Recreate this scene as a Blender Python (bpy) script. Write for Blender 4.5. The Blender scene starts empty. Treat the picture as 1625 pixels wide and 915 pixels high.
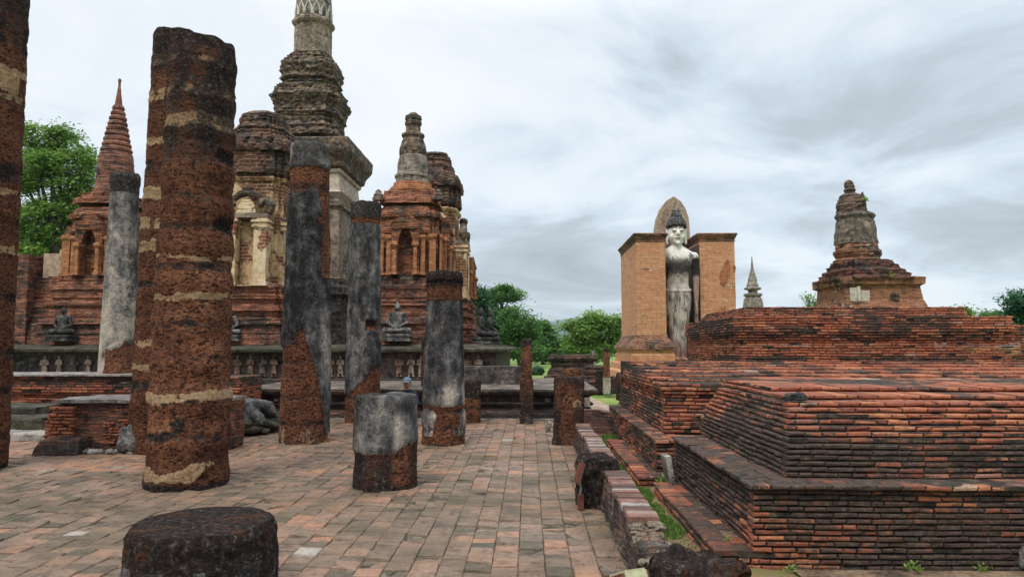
import bpy, bmesh, math, random
from mathutils import Vector, Matrix, noise
R = math.radians
C = bpy.context.scene
col = C.collection
PI = math.pi

# ------------------------------------------------------------------ camera
EYE = 1.6
F = 1130.0 / 1625.0
PITCH = math.atan(90.5 / 1130.0)
YAW = math.atan(27.5 / 1130.0)
cam = bpy.data.cameras.new('camera')
cam.sensor_width = 36.0
cam.lens = 36.0 * F
cam.clip_start = 0.05
cam.clip_end = 20000
camo = bpy.data.objects.new('camera', cam)
camo.location = (0, 0, EYE)
camo.rotation_euler = (PI / 2 + PITCH, 0, YAW)
col.objects.link(camo)
C.camera = camo

# ------------------------------------------------------------------ sky, sun, exposure
SUN_EL, SUN_AZ = R(58), R(205)          # azimuth clockwise from +Y: behind the camera, to the left
w = bpy.data.worlds.new('World')
C.world = w
w.use_nodes = True
nt = w.node_tree
nt.nodes.clear()
wo = nt.nodes.new('ShaderNodeOutputWorld')
bg = nt.nodes.new('ShaderNodeBackground')
bg.inputs['Strength'].default_value = 0.1
nt.links.new(bg.outputs[0], wo.inputs[0])
sky = nt.nodes.new('ShaderNodeTexSky')
sky.sky_type = 'NISHITA'
sky.sun_disc = False
sky.sun_elevation = SUN_EL
sky.sun_rotation = SUN_AZ
tc = nt.nodes.new('ShaderNodeTexCoord')
sep = nt.nodes.new('ShaderNodeSeparateXYZ')
nt.links.new(tc.outputs['Generated'], sep.inputs[0])
def wm(op, a, b=None):
    n = nt.nodes.new('ShaderNodeMath'); n.operation = op
    for i, v in enumerate((a, b)):
        if v is None: continue
        if isinstance(v, (int, float)): n.inputs[i].default_value = v
        else: nt.links.new(v, n.inputs[i])
    return n.outputs[0]
den = wm('ADD', wm('MAXIMUM', sep.outputs[2], 0.0), 0.16)
cmb = nt.nodes.new('ShaderNodeCombineXYZ')
nt.links.new(wm('DIVIDE', sep.outputs[0], den), cmb.inputs[0])
nt.links.new(wm('DIVIDE', sep.outputs[1], den), cmb.inputs[1])
def wnoise(scale, det, rough, off, stretch=(1, 1, 1), dist=0.0):
    mp = nt.nodes.new('ShaderNodeMapping'); mp.inputs['Location'].default_value = off
    mp.inputs['Scale'].default_value = stretch
    nt.links.new(cmb.outputs[0], mp.inputs[0])
    n = nt.nodes.new('ShaderNodeTexNoise'); n.inputs['Scale'].default_value = scale
    n.inputs['Detail'].default_value = det; n.inputs['Roughness'].default_value = rough
    n.inputs['Distortion'].default_value = dist
    nt.links.new(mp.outputs[0], n.inputs['Vector'])
    return n.outputs['Fac']
def wramp(fac, stops):
    r = nt.nodes.new('ShaderNodeValToRGB'); e = r.color_ramp.elements
    while len(e) < len(stops): e.new(0.5)
    for i, (p, c) in enumerate(stops): e[i].position = p; e[i].color = (*c, 1)
    nt.links.new(fac, r.inputs[0])
    return r.outputs[0]
def wmix(f, a, b, mode='MIX'):
    n = nt.nodes.new('ShaderNodeMix'); n.data_type = 'RGBA'; n.blend_type = mode
    for k, v in ((0, f), (6, a), (7, b)):
        if isinstance(v, (int, float)): n.inputs[k].default_value = v
        elif isinstance(v, tuple): n.inputs[k].default_value = (*v, 1)
        else: nt.links.new(v, n.inputs[k])
    return n.outputs[2]
n1 = wnoise(0.42, 4, 0.5, (3.1, 1.7, 0), (1, 1.0, 1), 0.5)
n2 = wnoise(1.3, 7, 0.62, (7.0, 2.0, 3), (1, 1.0, 1), 0.6)
dens = wm('ADD', wm('MULTIPLY', n1, 0.62), wm('MULTIPLY', n2, 0.38))
cloud = wramp(dens, [(0.36, (7.2, 7.4, 7.55)), (0.45, (6.3, 6.8, 7.25)), (0.50, (5.1, 5.75, 6.4)), (0.55, (4.0, 4.45, 4.85)), (0.65, (2.9, 3.2, 3.45))])
clouds = wmix(0.10, cloud, sky.outputs[0])
# an overcast sky is brighter overhead than at the horizon
zen = wm('MULTIPLY', wm('MAXIMUM', wm('SUBTRACT', sep.outputs[2], 0.42), 0.0), 3.6)
gain = nt.nodes.new('ShaderNodeVectorMath'); gain.operation = 'SCALE'
nt.links.new(clouds, gain.inputs[0]); nt.links.new(wm('ADD', zen, 1.0), gain.inputs['Scale'])
nt.links.new(gain.outputs[0], bg.inputs['Color'])

sl = bpy.data.lights.new('sun', 'SUN')
sl.energy = 1.5
sl.angle = R(14)
sl.color = (1.0, 0.95, 0.88)
so = bpy.data.objects.new('sun', sl)
dirv = Vector((math.sin(SUN_AZ) * math.cos(SUN_EL), math.cos(SUN_AZ) * math.cos(SUN_EL), math.sin(SUN_EL)))
so.rotation_euler = (-dirv).to_track_quat('-Z', 'Y').to_euler()
so.location = dirv * 50
col.objects.link(so)

vs = C.view_settings
vs.view_transform = 'Standard'
vs.look = 'None'
vs.exposure = 0.5
vs.gamma = 1.0
vs.use_curve_mapping = False
C.render.engine = 'CYCLES'
C.cycles.use_denoising = True
C.cycles.max_bounces = 5
C.cycles.volume_bounces = 0

# ------------------------------------------------------------------ surveying: a pixel of the photo and a distance give a point of the place
def ray(px, py):
    a = (px - 812.5) / 1130.0; b = -(py - 457.5) / 1130.0
    cx, sx = math.cos(PITCH), math.sin(PITCH)
    X, Y, Z = a, cx - b * sx, sx + b * cx
    c, s = math.cos(YAW), math.sin(YAW)
    return Vector((X * c - Y * s, X * s + Y * c, Z))
def W(px, py, y):
    r = ray(px, py); t = y / r.y
    return Vector((r.x * t, y, EYE + r.z * t))
def G(px, py, z=0.0):
    r = ray(px, py); t = (z - EYE) / r.z
    return Vector((r.x * t, r.y * t, z))

# ------------------------------------------------------------------ shader helpers
class NT:
    def __init__(s, name, rough=0.9):
        s.m = bpy.data.materials.new(name); s.m.use_nodes = True
        s.t = s.m.node_tree; s.b = s.t.nodes['Principled BSDF']
        s.b.inputs['Roughness'].default_value = rough
        s.b.inputs['Specular IOR Level'].default_value = 0.25
        g = s.t.nodes.new('ShaderNodeNewGeometry'); s.pos = g.outputs['Position']; s.nor = g.outputs['Normal']
    def n(s, typ): return s.t.nodes.new(typ)
    def put(s, node, key, v):
        i = node.inputs[key]
        if isinstance(v, (int, float)): i.default_value = v
        elif isinstance(v, tuple): i.default_value = (*v, 1) if (len(v) == 3 and i.type == 'RGBA') else v
        else: s.t.links.new(v, i)
    def map(s, vec, scale=(1, 1, 1), loc=(0, 0, 0)):
        n = s.n('ShaderNodeMapping'); s.put(n, 0, vec); n.inputs['Scale'].default_value = scale; n.inputs['Location'].default_value = loc
        return n.outputs[0]
    def noise(s, scale, det=4, rough=0.6, vec=None, dist=0.0, k=1.65):
        n = s.n('ShaderNodeTexNoise'); s.put(n, 'Vector', vec or s.pos); s.put(n, 'Scale', scale); s.put(n, 'Detail', det)
        s.put(n, 'Roughness', rough); s.put(n, 'Distortion', dist)
        if k == 1: return n.outputs['Fac']
        m = s.n('ShaderNodeMath'); m.operation = 'MULTIPLY_ADD'; m.use_clamp = True
        s.put(m, 0, n.outputs['Fac']); s.put(m, 1, k); s.put(m, 2, 0.5 - 0.5 * k)
        return m.outputs[0]
    def vor(s, scale, vec=None, feat='F1'):
        n = s.n('ShaderNodeTexVoronoi'); n.feature = feat; s.put(n, 'Vector', vec or s.pos); s.put(n, 'Scale', scale)
        return n.outputs['Distance']
    def math(s, op, a, b=None, clamp=False):
        n = s.n('ShaderNodeMath'); n.operation = op; n.use_clamp = clamp; s.put(n, 0, a)
        if b is not None: s.put(n, 1, b)
        return n.outputs[0]
    def ramp(s, fac, stops, interp='LINEAR'):
        r = s.n('ShaderNodeValToRGB'); e = r.color_ramp.elements; r.color_ramp.interpolation = interp
        while len(e) < len(stops): e.new(0.5)
        for i, (p, c) in enumerate(stops):
            e[i].position = p; e[i].color = (*c, 1) if isinstance(c, tuple) else (c, c, c, 1)
        s.put(r, 0, fac)
        return r.outputs[0]
    def step(s, fac, lo, hi):
        n = s.n('ShaderNodeMapRange'); n.interpolation_type = 'SMOOTHSTEP'; n.clamp = True
        s.put(n, 0, fac); s.put(n, 1, lo); s.put(n, 2, hi)
        return n.outputs[0]
    def mix(s, f, a, b, mode='MIX'):
        n = s.n('ShaderNodeMix'); n.data_type = 'RGBA'; n.blend_type = mode
        s.put(n, 0, f); s.put(n, 6, a); s.put(n, 7, b)
        return n.outputs[2]
    def attr(s, name):
        n = s.n('ShaderNodeAttribute'); n.attribute_name = name
        return n.outputs['Fac']
    def uv(s):
        return s.n('ShaderNodeTexCoord').outputs['UV']
    def bump(s, h, strength=0.5, dist=0.02):
        n = s.n('ShaderNodeBump'); s.put(n, 'Strength', strength); s.put(n, 'Distance', dist); s.put(n, 'Height', h)
        s.t.links.new(n.outputs[0], s.b.inputs['Normal'])
    def base(s, c): s.put(s.b, 'Base Color', c)

BLACK = (0.018, 0.016, 0.015)

def mat_bricks():                                  # bricks that are modelled one by one (face attributes rnd and dark)
    s = NT('weathered_brick', 0.85)
    r = s.attr('rnd'); d = s.attr('dark')
    c = s.ramp(r, [(0.0, (0.16, 0.052, 0.034)), (0.25, (0.28, 0.082, 0.045)), (0.5, (0.37, 0.12, 0.06)), (0.75, (0.47, 0.18, 0.085)),
                   (0.88, (0.30, 0.13, 0.09)), (1.0, (0.40, 0.25, 0.17))])
    n1 = s.noise(13, 6, 0.72); n2 = s.noise(60, 5, 0.7); n3 = s.noise(1.6, 6, 0.7); n4 = s.noise(5, 5, 0.68, s.map(s.pos, (0.7, 0.7, 2.2)))
    c = s.mix(0.9, c, s.ramp(n1, [(0.15, 0.40), (0.5, 0.95), (0.85, 1.3)]), 'MULTIPLY')
    c = s.mix(0.7, c, s.ramp(n2, [(0.2, 0.50), (0.6, 1.1)]), 'MULTIPLY')
    n5 = s.noise(3.4, 5, 0.7, s.map(s.pos, (1.6, 1.6, 0.35), (2, 5, 1)))
    e = s.math('ADD', d, s.math('MULTIPLY', s.math('SUBTRACT', n1, 0.5), 1.0))
    e = s.math('ADD', e, s.math('MULTIPLY', s.math('SUBTRACT', n5, 0.5), 0.35))
    e = s.math('ADD', e, s.math('MULTIPLY', s.math('SUBTRACT', n3, 0.5), 0.5))
    e = s.math('ADD', e, s.math('MULTIPLY', s.math('SUBTRACT', n4, 0.5), 0.7))
    e = s.math('ADD', e, s.math('MULTIPLY', s.math('SUBTRACT', n2, 0.5), 0.7))
    dk = s.step(e, 0.36, 0.62)
    grime = s.ramp(s.math('ADD', s.math('MULTIPLY', n1, 0.5), s.math('MULTIPLY', n2, 0.5)), [(0.25, (0.014, 0.012, 0.011)), (0.5, (0.048, 0.037, 0.029)), (0.75, (0.125, 0.095, 0.07))])
    c = s.mix(s.math('MULTIPLY', dk, 0.95), c, grime)
    li = s.step(s.noise(30, 5, 0.7, s.map(s.pos, loc=(5, 2, 9)), k=1), 0.64, 0.70)
    c = s.mix(s.math('MULTIPLY', li, 0.4), c, (0.30, 0.27, 0.22))
    s.base(c)
    s.bump(s.math('ADD', s.math('MULTIPLY', n1, 0.8), s.math('MULTIPLY', n2, 0.7)), 0.9, 0.014)
    return s.m

def mat_core():
    s = NT('dark_mortar', 0.95)
    n = s.noise(9, 5, 0.7)
    s.base(s.ramp(n, [(0.3, (0.018, 0.015, 0.012)), (0.55, (0.05, 0.037, 0.028)), (0.75, (0.13, 0.085, 0.055))]))
    s.bump(s.noise(40, 4, 0.7), 0.7, 0.02)
    return s.m

def mat_brickwork(name, ca, cb, mortar, dark=0.5, plaster=0.0, pcol=(0.5, 0.36, 0.22), bw=0.24, rh=0.062, seed=0.0, soft=0.8, dscale=0.9):
    s = NT(name, 0.9)
    uv = s.uv()
    dist = s.noise(3.0, 3, 0.5)
    wob = s.n('ShaderNodeCombineXYZ'); s.put(wob, 0, 0.0); s.put(wob, 1, s.math('MULTIPLY', s.math('SUBTRACT', dist, 0.5), 0.06)); s.put(wob, 2, 0.0)
    va = s.n('ShaderNodeVectorMath'); s.put(va, 0, uv); s.put(va, 1, wob.outputs[0])
    bt = s.n('ShaderNodeTexBrick'); s.put(bt, 'Vector', va.outputs[0]); s.put(bt, 'Scale', 1.0); s.put(bt, 'Brick Width', bw); s.put(bt, 'Row Height', rh)
    s.put(bt, 'Mortar Size', rh * 0.11); s.put(bt, 'Mortar Smooth', 0.4); s.put(bt, 'Bias', 0.0)
    s.put(bt, 'Color1', ca); s.put(bt, 'Color2', cb); s.put(bt, 'Mortar', mortar)
    o = (seed, seed * 0.7, seed * 1.3)
    n1 = s.noise(5, 6, 0.68, s.map(s.pos, loc=o)); n2 = s.noise(40, 4, 0.65)
    n3 = s.noise(dscale, 6, 0.66, s.map(s.pos, (1, 1, 1.6), o), 0.4)
    nc = s.noise(6.0, 4, 0.6, s.map(s.pos, (0.5, 0.5, 3.2), o))      # staining that runs along the courses
    c = s.mix(soft, bt.outputs['Color'], s.ramp(n1, [(0.25, 0.5), (0.5, 1.0), (0.75, 1.3)]), 'MULTIPLY')
    c = s.mix(0.6, c, s.ramp(n2, [(0.3, 0.6), (0.65, 1.2)]), 'MULTIPLY')
    h = s.math('MULTIPLY', bt.outputs['Fac'], -1.0)
    if plaster > 0:
        pm = s.step(s.math('ADD', s.math('MULTIPLY', n3, 0.55), s.math('MULTIPLY', n1, 0.45)), 0.68 - 0.36 * plaster, 0.71 - 0.36 * plaster)
        pc = s.mix(0.7, pcol, s.ramp(n1, [(0.3, 0.5), (0.6, 1.05), (0.8, 1.25)]), 'MULTIPLY')
        c = s.mix(pm, c, pc)
        h = s.math('ADD', h, s.math('MULTIPLY', pm, 1.2))
    e = s.math('ADD', s.math('MULTIPLY', n3, 0.5), s.math('MULTIPLY', nc, 0.5))
    e = s.math('ADD', e, s.math('MULTIPLY', s.math('SUBTRACT', n2, 0.5), 0.3))
    dk = s.step(e, 0.72 - 0.42 * dark, 0.80 - 0.42 * dark)
    c = s.mix(s.math('MULTIPLY', dk, 0.93), c, s.ramp(n1, [(0.3, BLACK), (0.6, (0.05, 0.043, 0.037)), (0.78, (0.13, 0.11, 0.09))]))
    s.base(c)
    h = s.math('ADD', h, s.math('ADD', s.math('MULTIPLY', n1, 0.9), s.math('MULTIPLY', n2, 0.5)))
    s.bump(h, 0.8, 0.02)
    return s.m

def mat_column():                                  # laterite core, stucco, lime plaster and algae by vertex attributes
    s = NT('laterite_and_stucco', 0.97); s.b.inputs['Specular IOR Level'].default_value = 0.08
    st = s.attr('stucco'); pl = s.attr('plaster'); dk = s.attr('dark'); pale = s.attr('pale')
    n1 = s.noise(2.6, 6, 0.66); n2 = s.noise(22, 6, 0.72); n3 = s.noise(95, 3, 0.6)
    vo = s.vor(52, s.mix(0.06, s.pos, s.noise(8, 3)))
    hz = s.noise(21, 6, 0.75, s.map(s.pos, (0.7, 0.7, 1.7)))
    lat = s.ramp(s.math('ADD', s.math('MULTIPLY', n1, 0.45), s.math('MULTIPLY', n2, 0.55)),
                 [(0.22, (0.052, 0.024, 0.017)), (0.42, (0.128, 0.053, 0.032)), (0.56, (0.225, 0.092, 0.048)), (0.72, (0.33, 0.155, 0.082)), (0.88, (0.40, 0.25, 0.16))])
    tone = s.n('ShaderNodeCombineColor'); tv = s.math('ADD', 0.78, s.math('MULTIPLY', pale, 0.78))
    for i_ in range(3): s.put(tone, i_, tv)
    lat = s.mix(1.0, lat, tone.outputs[0], 'MULTIPLY')
    pit = s.math('MULTIPLY', s.step(s.math('SUBTRACT', hz, s.math('MULTIPLY', vo, 0.3)), 0.36, 0.20), 0.92)
    lat = s.mix(pit, lat, (0.026, 0.014, 0.010))
    lat = s.mix(0.55, lat, s.ramp(n3, [(0.3, 0.45), (0.65, 1.25)]), 'MULTIPLY')
    fleck = s.step(s.noise(55, 3, 0.6, s.map(s.pos, loc=(3, 1, 4)), k=1), 0.68, 0.73)
    lat = s.mix(s.math('MULTIPLY', fleck, 0.55), lat, (0.42, 0.36, 0.28))
    streak = s.noise(3.5, 7, 0.72, s.map(s.pos, (1, 1, 0.28)), 0.3, 1.3)
    blot = s.noise(4.5, 7, 0.72, s.map(s.pos, loc=(9, 9, 2)), 0.5, 1.3)
    g = s.math('ADD', s.math('ADD', s.math('MULTIPLY', streak, 0.5), s.math('MULTIPLY', blot, 0.5)), s.math('MULTIPLY', s.math('SUBTRACT', pale, 0.5), 0.3))
    stc = s.ramp(g, [(0.36, (0.022, 0.021, 0.021)), (0.47, (0.075, 0.070, 0.068)), (0.56, (0.17, 0.155, 0.145)), (0.66, (0.36, 0.31, 0.255)), (0.78, (0.52, 0.44, 0.34))])
    stc = s.mix(0.75, stc, s.ramp(n2, [(0.2, 0.45), (0.7, 1.3)]), 'MULTIPLY')
    stc = s.mix(0.5, stc, s.ramp(n3, [(0.25, 0.5), (0.7, 1.3)]), 'MULTIPLY')
    spk = s.step(s.noise(42, 5, 0.7, s.map(s.pos, loc=(1, 7, 2)), k=1), 0.60, 0.68)
    stc = s.mix(s.math('MULTIPLY', spk, 0.45), stc, (0.34, 0.32, 0.29))
    plc = s.ramp(s.math('ADD', s.math('MULTIPLY', n1, 0.4), s.math('MULTIPLY', n2, 0.6)), [(0.28, (0.16, 0.09, 0.055)), (0.46, (0.46, 0.29, 0.155)), (0.68, (0.64, 0.46, 0.28))])
    c = s.mix(s.step(st, 0.42, 0.58), lat, stc)
    pmx = s.step(s.math('ADD', pl, s.math('MULTIPLY', s.math('SUBTRACT', n2, 0.5), 0.9)), 0.45, 0.56)
    c = s.mix(pmx, c, plc)
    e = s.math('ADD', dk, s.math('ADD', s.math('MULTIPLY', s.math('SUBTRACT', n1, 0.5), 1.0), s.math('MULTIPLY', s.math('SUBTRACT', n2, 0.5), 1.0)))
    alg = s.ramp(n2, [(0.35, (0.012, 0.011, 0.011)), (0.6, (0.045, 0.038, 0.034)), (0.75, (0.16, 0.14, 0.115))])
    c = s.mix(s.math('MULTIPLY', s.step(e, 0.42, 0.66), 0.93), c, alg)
    s.base(c)
    rough_h = s.math('ADD', s.math('MULTIPLY', hz, 1.3), s.math('ADD', s.math('MULTIPLY', n2, 0.9), s.math('MULTIPLY', n3, 0.5)))
    smooth_h = s.math('ADD', s.math('MULTIPLY', n2, 0.5), s.math('MULTIPLY', n3, 0.15))
    hmix = s.n('ShaderNodeMix'); hmix.data_type = 'FLOAT'
    s.put(hmix, 0, s.step(st, 0.4, 0.6)); s.put(hmix, 2, rough_h); s.put(hmix, 3, smooth_h)
    s.bump(hmix.outputs[0], 0.95, 0.035)
    return s.m

def mat_stucco(name, lo, mid, hi, dark=0.5, brick=0.0, bcol=(0.28, 0.10, 0.05), scale=1.2, seed=0.0, zs=0.5):
    s = NT(name, 0.88)
    o = (seed, seed * 1.7, seed * 0.6)
    n1 = s.noise(scale, 7, 0.68, s.map(s.pos, (1, 1, zs), o), 0.4)
    n2 = s.noise(7, 6, 0.7, s.map(s.pos, loc=o)); n3 = s.noise(45, 4, 0.65)
    c = s.ramp(s.math('ADD', s.math('MULTIPLY', n1, 0.5), s.math('MULTIPLY', n2, 0.5)), [(0.34, lo), (0.5, mid), (0.66, hi)])
    h = s.math('ADD', s.math('MULTIPLY', n2, 0.6), s.math('MULTIPLY', n3, 0.3))
    if brick > 0:
        bm_ = s.step(s.math('ADD', s.math('MULTIPLY', s.noise(1.5, 5, 0.6, s.map(s.pos, loc=(seed + 4, 2, 8))), 0.7), s.math('MULTIPLY', n2, 0.3)), 0.62 - 0.25 * brick, 0.64 - 0.25 * brick)
        bt = s.n('ShaderNodeTexBrick'); s.put(bt, 'Vector', s.uv()); s.put(bt, 'Scale', 1.0); s.put(bt, 'Brick Width', 0.34); s.put(bt, 'Row Height', 0.11)
        s.put(bt, 'Mortar Size', 0.012); s.put(bt, 'Color1', bcol); s.put(bt, 'Color2', tuple(v * 0.55 for v in bcol)); s.put(bt, 'Mortar', (0.40, 0.28, 0.16))
        bc = s.mix(0.7, bt.outputs['Color'], s.ramp(n2, [(0.3, 0.5), (0.7, 1.25)]), 'MULTIPLY')
        c = s.mix(bm_, c, bc)
        h = s.math('SUBTRACT', h, s.math('MULTIPLY', bm_, 0.9))
    e = s.math('ADD', s.math('MULTIPLY', n1, 0.42), s.math('MULTIPLY', n3, 0.14))
    e = s.math('ADD', e, s.math('MULTIPLY', s.noise(3.2, 5, 0.65, s.map(s.pos, (1, 1, 0.6), (2, seed, 1))), 0.2))
    e = s.math('ADD', e, s.math('MULTIPLY', s.noise(4.5, 5, 0.65, s.map(s.pos, (0.35, 0.35, 2.6), (seed, 1, 7))), 0.24))
    dk = s.step(e, 0.72 - 0.42 * dark, 0.82 - 0.42 * dark)
    c = s.mix(s.math('MULTIPLY', dk, 0.92), c, s.ramp(n2, [(0.3, BLACK), (0.62, (0.06, 0.055, 0.05)), (0.8, (0.16, 0.14, 0.12))]))
    s.base(c)
    s.bump(h, 0.7, 0.03)
    return s.m

def mat_tiles():
    s = NT('paving_tiles', 0.62)
    r = s.attr('rnd')
    c = s.ramp(r, [(0.0, (0.085, 0.070, 0.045)), (0.16, (0.135, 0.098, 0.065)), (0.34, (0.185, 0.126, 0.086)), (0.52, (0.235, 0.148, 0.098)),
                   (0.70, (0.29, 0.16, 0.10)), (0.85, (0.35, 0.17, 0.095)), (0.95, (0.26, 0.20, 0.15)), (1.0, (0.34, 0.29, 0.24))])
    n1 = s.noise(0.9, 6, 0.65); n2 = s.noise(13, 6, 0.7); n3 = s.noise(120, 3, 0.6)
    c = s.mix(0.9, c, s.ramp(n2, [(0.28, 0.55), (0.5, 0.98), (0.72, 1.25)]), 'MULTIPLY')
    c = s.mix(0.6, c, s.ramp(n3, [(0.2, 0.5), (0.7, 1.2)]), 'MULTIPLY')
    n4 = s.noise(4.5, 6, 0.72, s.map(s.pos, loc=(4, 8, 1)))
    c = s.mix(s.math('MULTIPLY', s.step(n4, 0.56, 0.72), 0.55), c, (0.055, 0.045, 0.032))
    crk = s.step(s.vor(2.3, s.mix(0.08, s.pos, s.noise(6, 4)), 'DISTANCE_TO_EDGE'), 0.006, 0.0)
    c = s.mix(s.math('MULTIPLY', crk, s.step(n1, 0.45, 0.6)), c, (0.02, 0.016, 0.012))
    st = s.step(s.math('ADD', s.math('MULTIPLY', n1, 0.62), s.math('MULTIPLY', n2, 0.38)), 0.46, 0.66)
    c = s.mix(s.math('MULTIPLY', st, 0.66), c, (0.085, 0.066, 0.04))
    s.base(c)
    s.put(s.b, 'Roughness', s.ramp(n1, [(0.3, 0.45), (0.6, 0.75)]))
    s.bump(s.math('ADD', s.math('MULTIPLY', n2, 0.8), s.math('MULTIPLY', n3, 0.3)), 0.5, 0.01)
    return s.m

def mat_simple(name, stops, scale=6.0, rough=0.9, bump=0.5, bd=0.02, det=6, attr=None, vec=None):
    s = NT(name, rough)
    n1 = s.noise(scale, det, 0.66); n2 = s.noise(scale * 8, 4, 0.65)
    c = s.ramp(s.math('ADD', s.math('MULTIPLY', n1, 0.7), s.math('MULTIPLY', n2, 0.3)), stops)
    s.base(c)
    s.bump(s.math('ADD', n1, s.math('MULTIPLY', n2, 0.5)), bump, bd)
    return s.m

def mat_leaf(name, a, b, c3):
    s = NT(name, 0.55)
    r = s.attr('rnd')
    s.base(s.ramp(r, [(0.0, a), (0.55, b), (1.0, c3)]))
    tr = s.n('ShaderNodeBsdfTranslucent'); s.put(tr, 0, s.ramp(r, [(0.0, a), (0.55, b), (1.0, c3)]))
    mx = s.n('ShaderNodeMixShader'); mx.inputs[0].default_value = 0.45
    s.t.links.new(s.b.outputs[0], mx.inputs[1]); s.t.links.new(tr.outputs[0], mx.inputs[2])
    out = s.t.nodes['Material Output']; s.t.links.new(mx.outputs[0], out.inputs[0])
    return s.m

def mat_plain(name, c, rough=0.7, metal=0.0):
    s = NT(name, rough); n = s.noise(30, 4, 0.6)
    s.base(s.mix(0.5, c, s.ramp(n, [(0.3, 0.6), (0.7, 1.2)]), 'MULTIPLY')); s.put(s.b, 'Metallic', metal)
    return s.m

M = {}
M['bricks'] = mat_bricks()
M['core'] = mat_core()
M['column'] = mat_column()
M['tiles'] = mat_tiles()
M['shrine_brick'] = mat_brickwork('shrine_brick', (0.40, 0.165, 0.08), (0.24, 0.085, 0.045), (0.06, 0.035, 0.025), dark=0.47, plaster=0.10, pcol=(0.46, 0.27, 0.15), seed=3)
M['shrine_orange'] = mat_brickwork('shrine_orange_brick', (0.50, 0.23, 0.10), (0.38, 0.14, 0.06), (0.2, 0.1, 0.055), dark=0.16, seed=6)
M['shrine_base'] = mat_brickwork('shrine_base_brick', (0.36, 0.145, 0.08), (0.20, 0.07, 0.042), (0.045, 0.03, 0.022), dark=0.54, plaster=0.10, pcol=(0.48, 0.30, 0.16), seed=11, dscale=0.7)
M['dark_base'] = mat_brickwork('dark_stained_brick', (0.20, 0.10, 0.06), (0.11, 0.05, 0.035), (0.03, 0.025, 0.02), dark=0.80, plaster=0.12, pcol=(0.36, 0.31, 0.25), seed=17)
M['terrace_wall'] = mat_stucco('stained_terrace_plaster', (0.03, 0.026, 0.023), (0.105, 0.085, 0.072), (0.33, 0.26, 0.20), dark=0.62, seed=5, scale=2.2)
M['prang_dark'] = mat_brickwork('dark_laterite_brick', (0.15, 0.07, 0.042), (0.09, 0.04, 0.03), (0.26, 0.17, 0.10), dark=0.62, plaster=0.10, pcol=(0.48, 0.33, 0.19), bw=0.4, rh=0.13, seed=23)
M['prang_stucco'] = mat_stucco('ochre_stucco', (0.20, 0.12, 0.07), (0.50, 0.33, 0.17), (0.64, 0.48, 0.29), dark=0.30, brick=0.42, bcol=(0.22, 0.085, 0.045), seed=2)
M['prang_cream'] = mat_stucco('cream_stucco', (0.34, 0.24, 0.14), (0.58, 0.42, 0.25), (0.70, 0.56, 0.38), dark=0.22, brick=0.12, seed=9)
M['tower'] = mat_stucco('grey_tower_stucco', (0.085, 0.066, 0.052), (0.25, 0.19, 0.14), (0.45, 0.35, 0.25), dark=0.52, seed=7, scale=1.2)
M['tower_dark'] = mat_stucco('blackened_tower_stucco', (0.045, 0.034, 0.027), (0.155, 0.108, 0.076), (0.43, 0.29, 0.175), dark=0.62, seed=14, scale=1.6, zs=1.6)
M['spire_brick'] = mat_brickwork('spire_brick', (0.36, 0.15, 0.09), (0.23, 0.09, 0.058), (0.10, 0.06, 0.045), dark=0.47, bw=0.26, rh=0.07, seed=31)
M['bell'] = mat_stucco('grey_bell_stucco', (0.08, 0.066, 0.056), (0.22, 0.178, 0.142), (0.42, 0.34, 0.26), dark=0.50, seed=19, scale=1.8)
M['chedi_brick'] = mat_brickwork('ruined_chedi_brick', (0.36, 0.165, 0.085), (0.25, 0.095, 0.05), (0.12, 0.075, 0.05), dark=0.36, plaster=0.08, pcol=(0.55, 0.45, 0.33), seed=41)
M['chedi_dark'] = mat_brickwork('blackened_chedi_brick', (0.22, 0.085, 0.05), (0.12, 0.05, 0.035), (0.04, 0.03, 0.025), dark=0.60, seed=44)
M['mondop'] = mat_brickwork('pale_orange_brick', (0.64, 0.325, 0.175), (0.53, 0.235, 0.115), (0.38, 0.21, 0.12), dark=0.12, plaster=0.05, pcol=(0.62, 0.42, 0.27), bw=0.5, rh=0.10, seed=52, soft=0.5)
M['mondop_dark'] = mat_brickwork('mossy_moulding_brick', (0.34, 0.165, 0.09), (0.22, 0.10, 0.06), (0.09, 0.06, 0.045), dark=0.50, bw=0.34, rh=0.085, seed=55)
M['old_wall'] = mat_brickwork('old_boundary_brick', (0.24, 0.12, 0.085), (0.13, 0.06, 0.05), (0.06, 0.045, 0.037), dark=0.5, plaster=0.2, pcol=(0.30, 0.22, 0.16), bw=0.2, rh=0.05, seed=61)
M['moss_slab'] = mat_simple('mossy_slab', [(0.3, (0.014, 0.013, 0.010)), (0.5, (0.042, 0.038, 0.024)), (0.74, (0.12, 0.105, 0.066))], 4.0)
M['frieze'] = mat_stucco('mauve_frieze_plaster', (0.05, 0.038, 0.033), (0.13, 0.097, 0.083), (0.22, 0.17, 0.14), dark=0.48, seed=25, scale=2.0)
M['stone_fig'] = mat_simple('grey_stone_figure', [(0.36, (0.03, 0.028, 0.026)), (0.5, (0.10, 0.092, 0.085)), (0.66, (0.26, 0.235, 0.21))], 5.0)
M['dark_fig'] = mat_simple('dark_stone_figure', [(0.36, (0.015, 0.014, 0.014)), (0.52, (0.045, 0.04, 0.037)), (0.7, (0.12, 0.11, 0.10))], 5.0)
M['monk_pale'] = mat_simple('pale_stucco_figure', [(0.33, (0.16, 0.10, 0.07)), (0.48, (0.44, 0.31, 0.22)), (0.68, (0.62, 0.50, 0.38))], 6.0)
M['monk_tan'] = mat_simple('tan_stucco_figure', [(0.33, (0.10, 0.055, 0.04)), (0.48, (0.33, 0.18, 0.12)), (0.68, (0.48, 0.32, 0.22))], 6.0)
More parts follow.
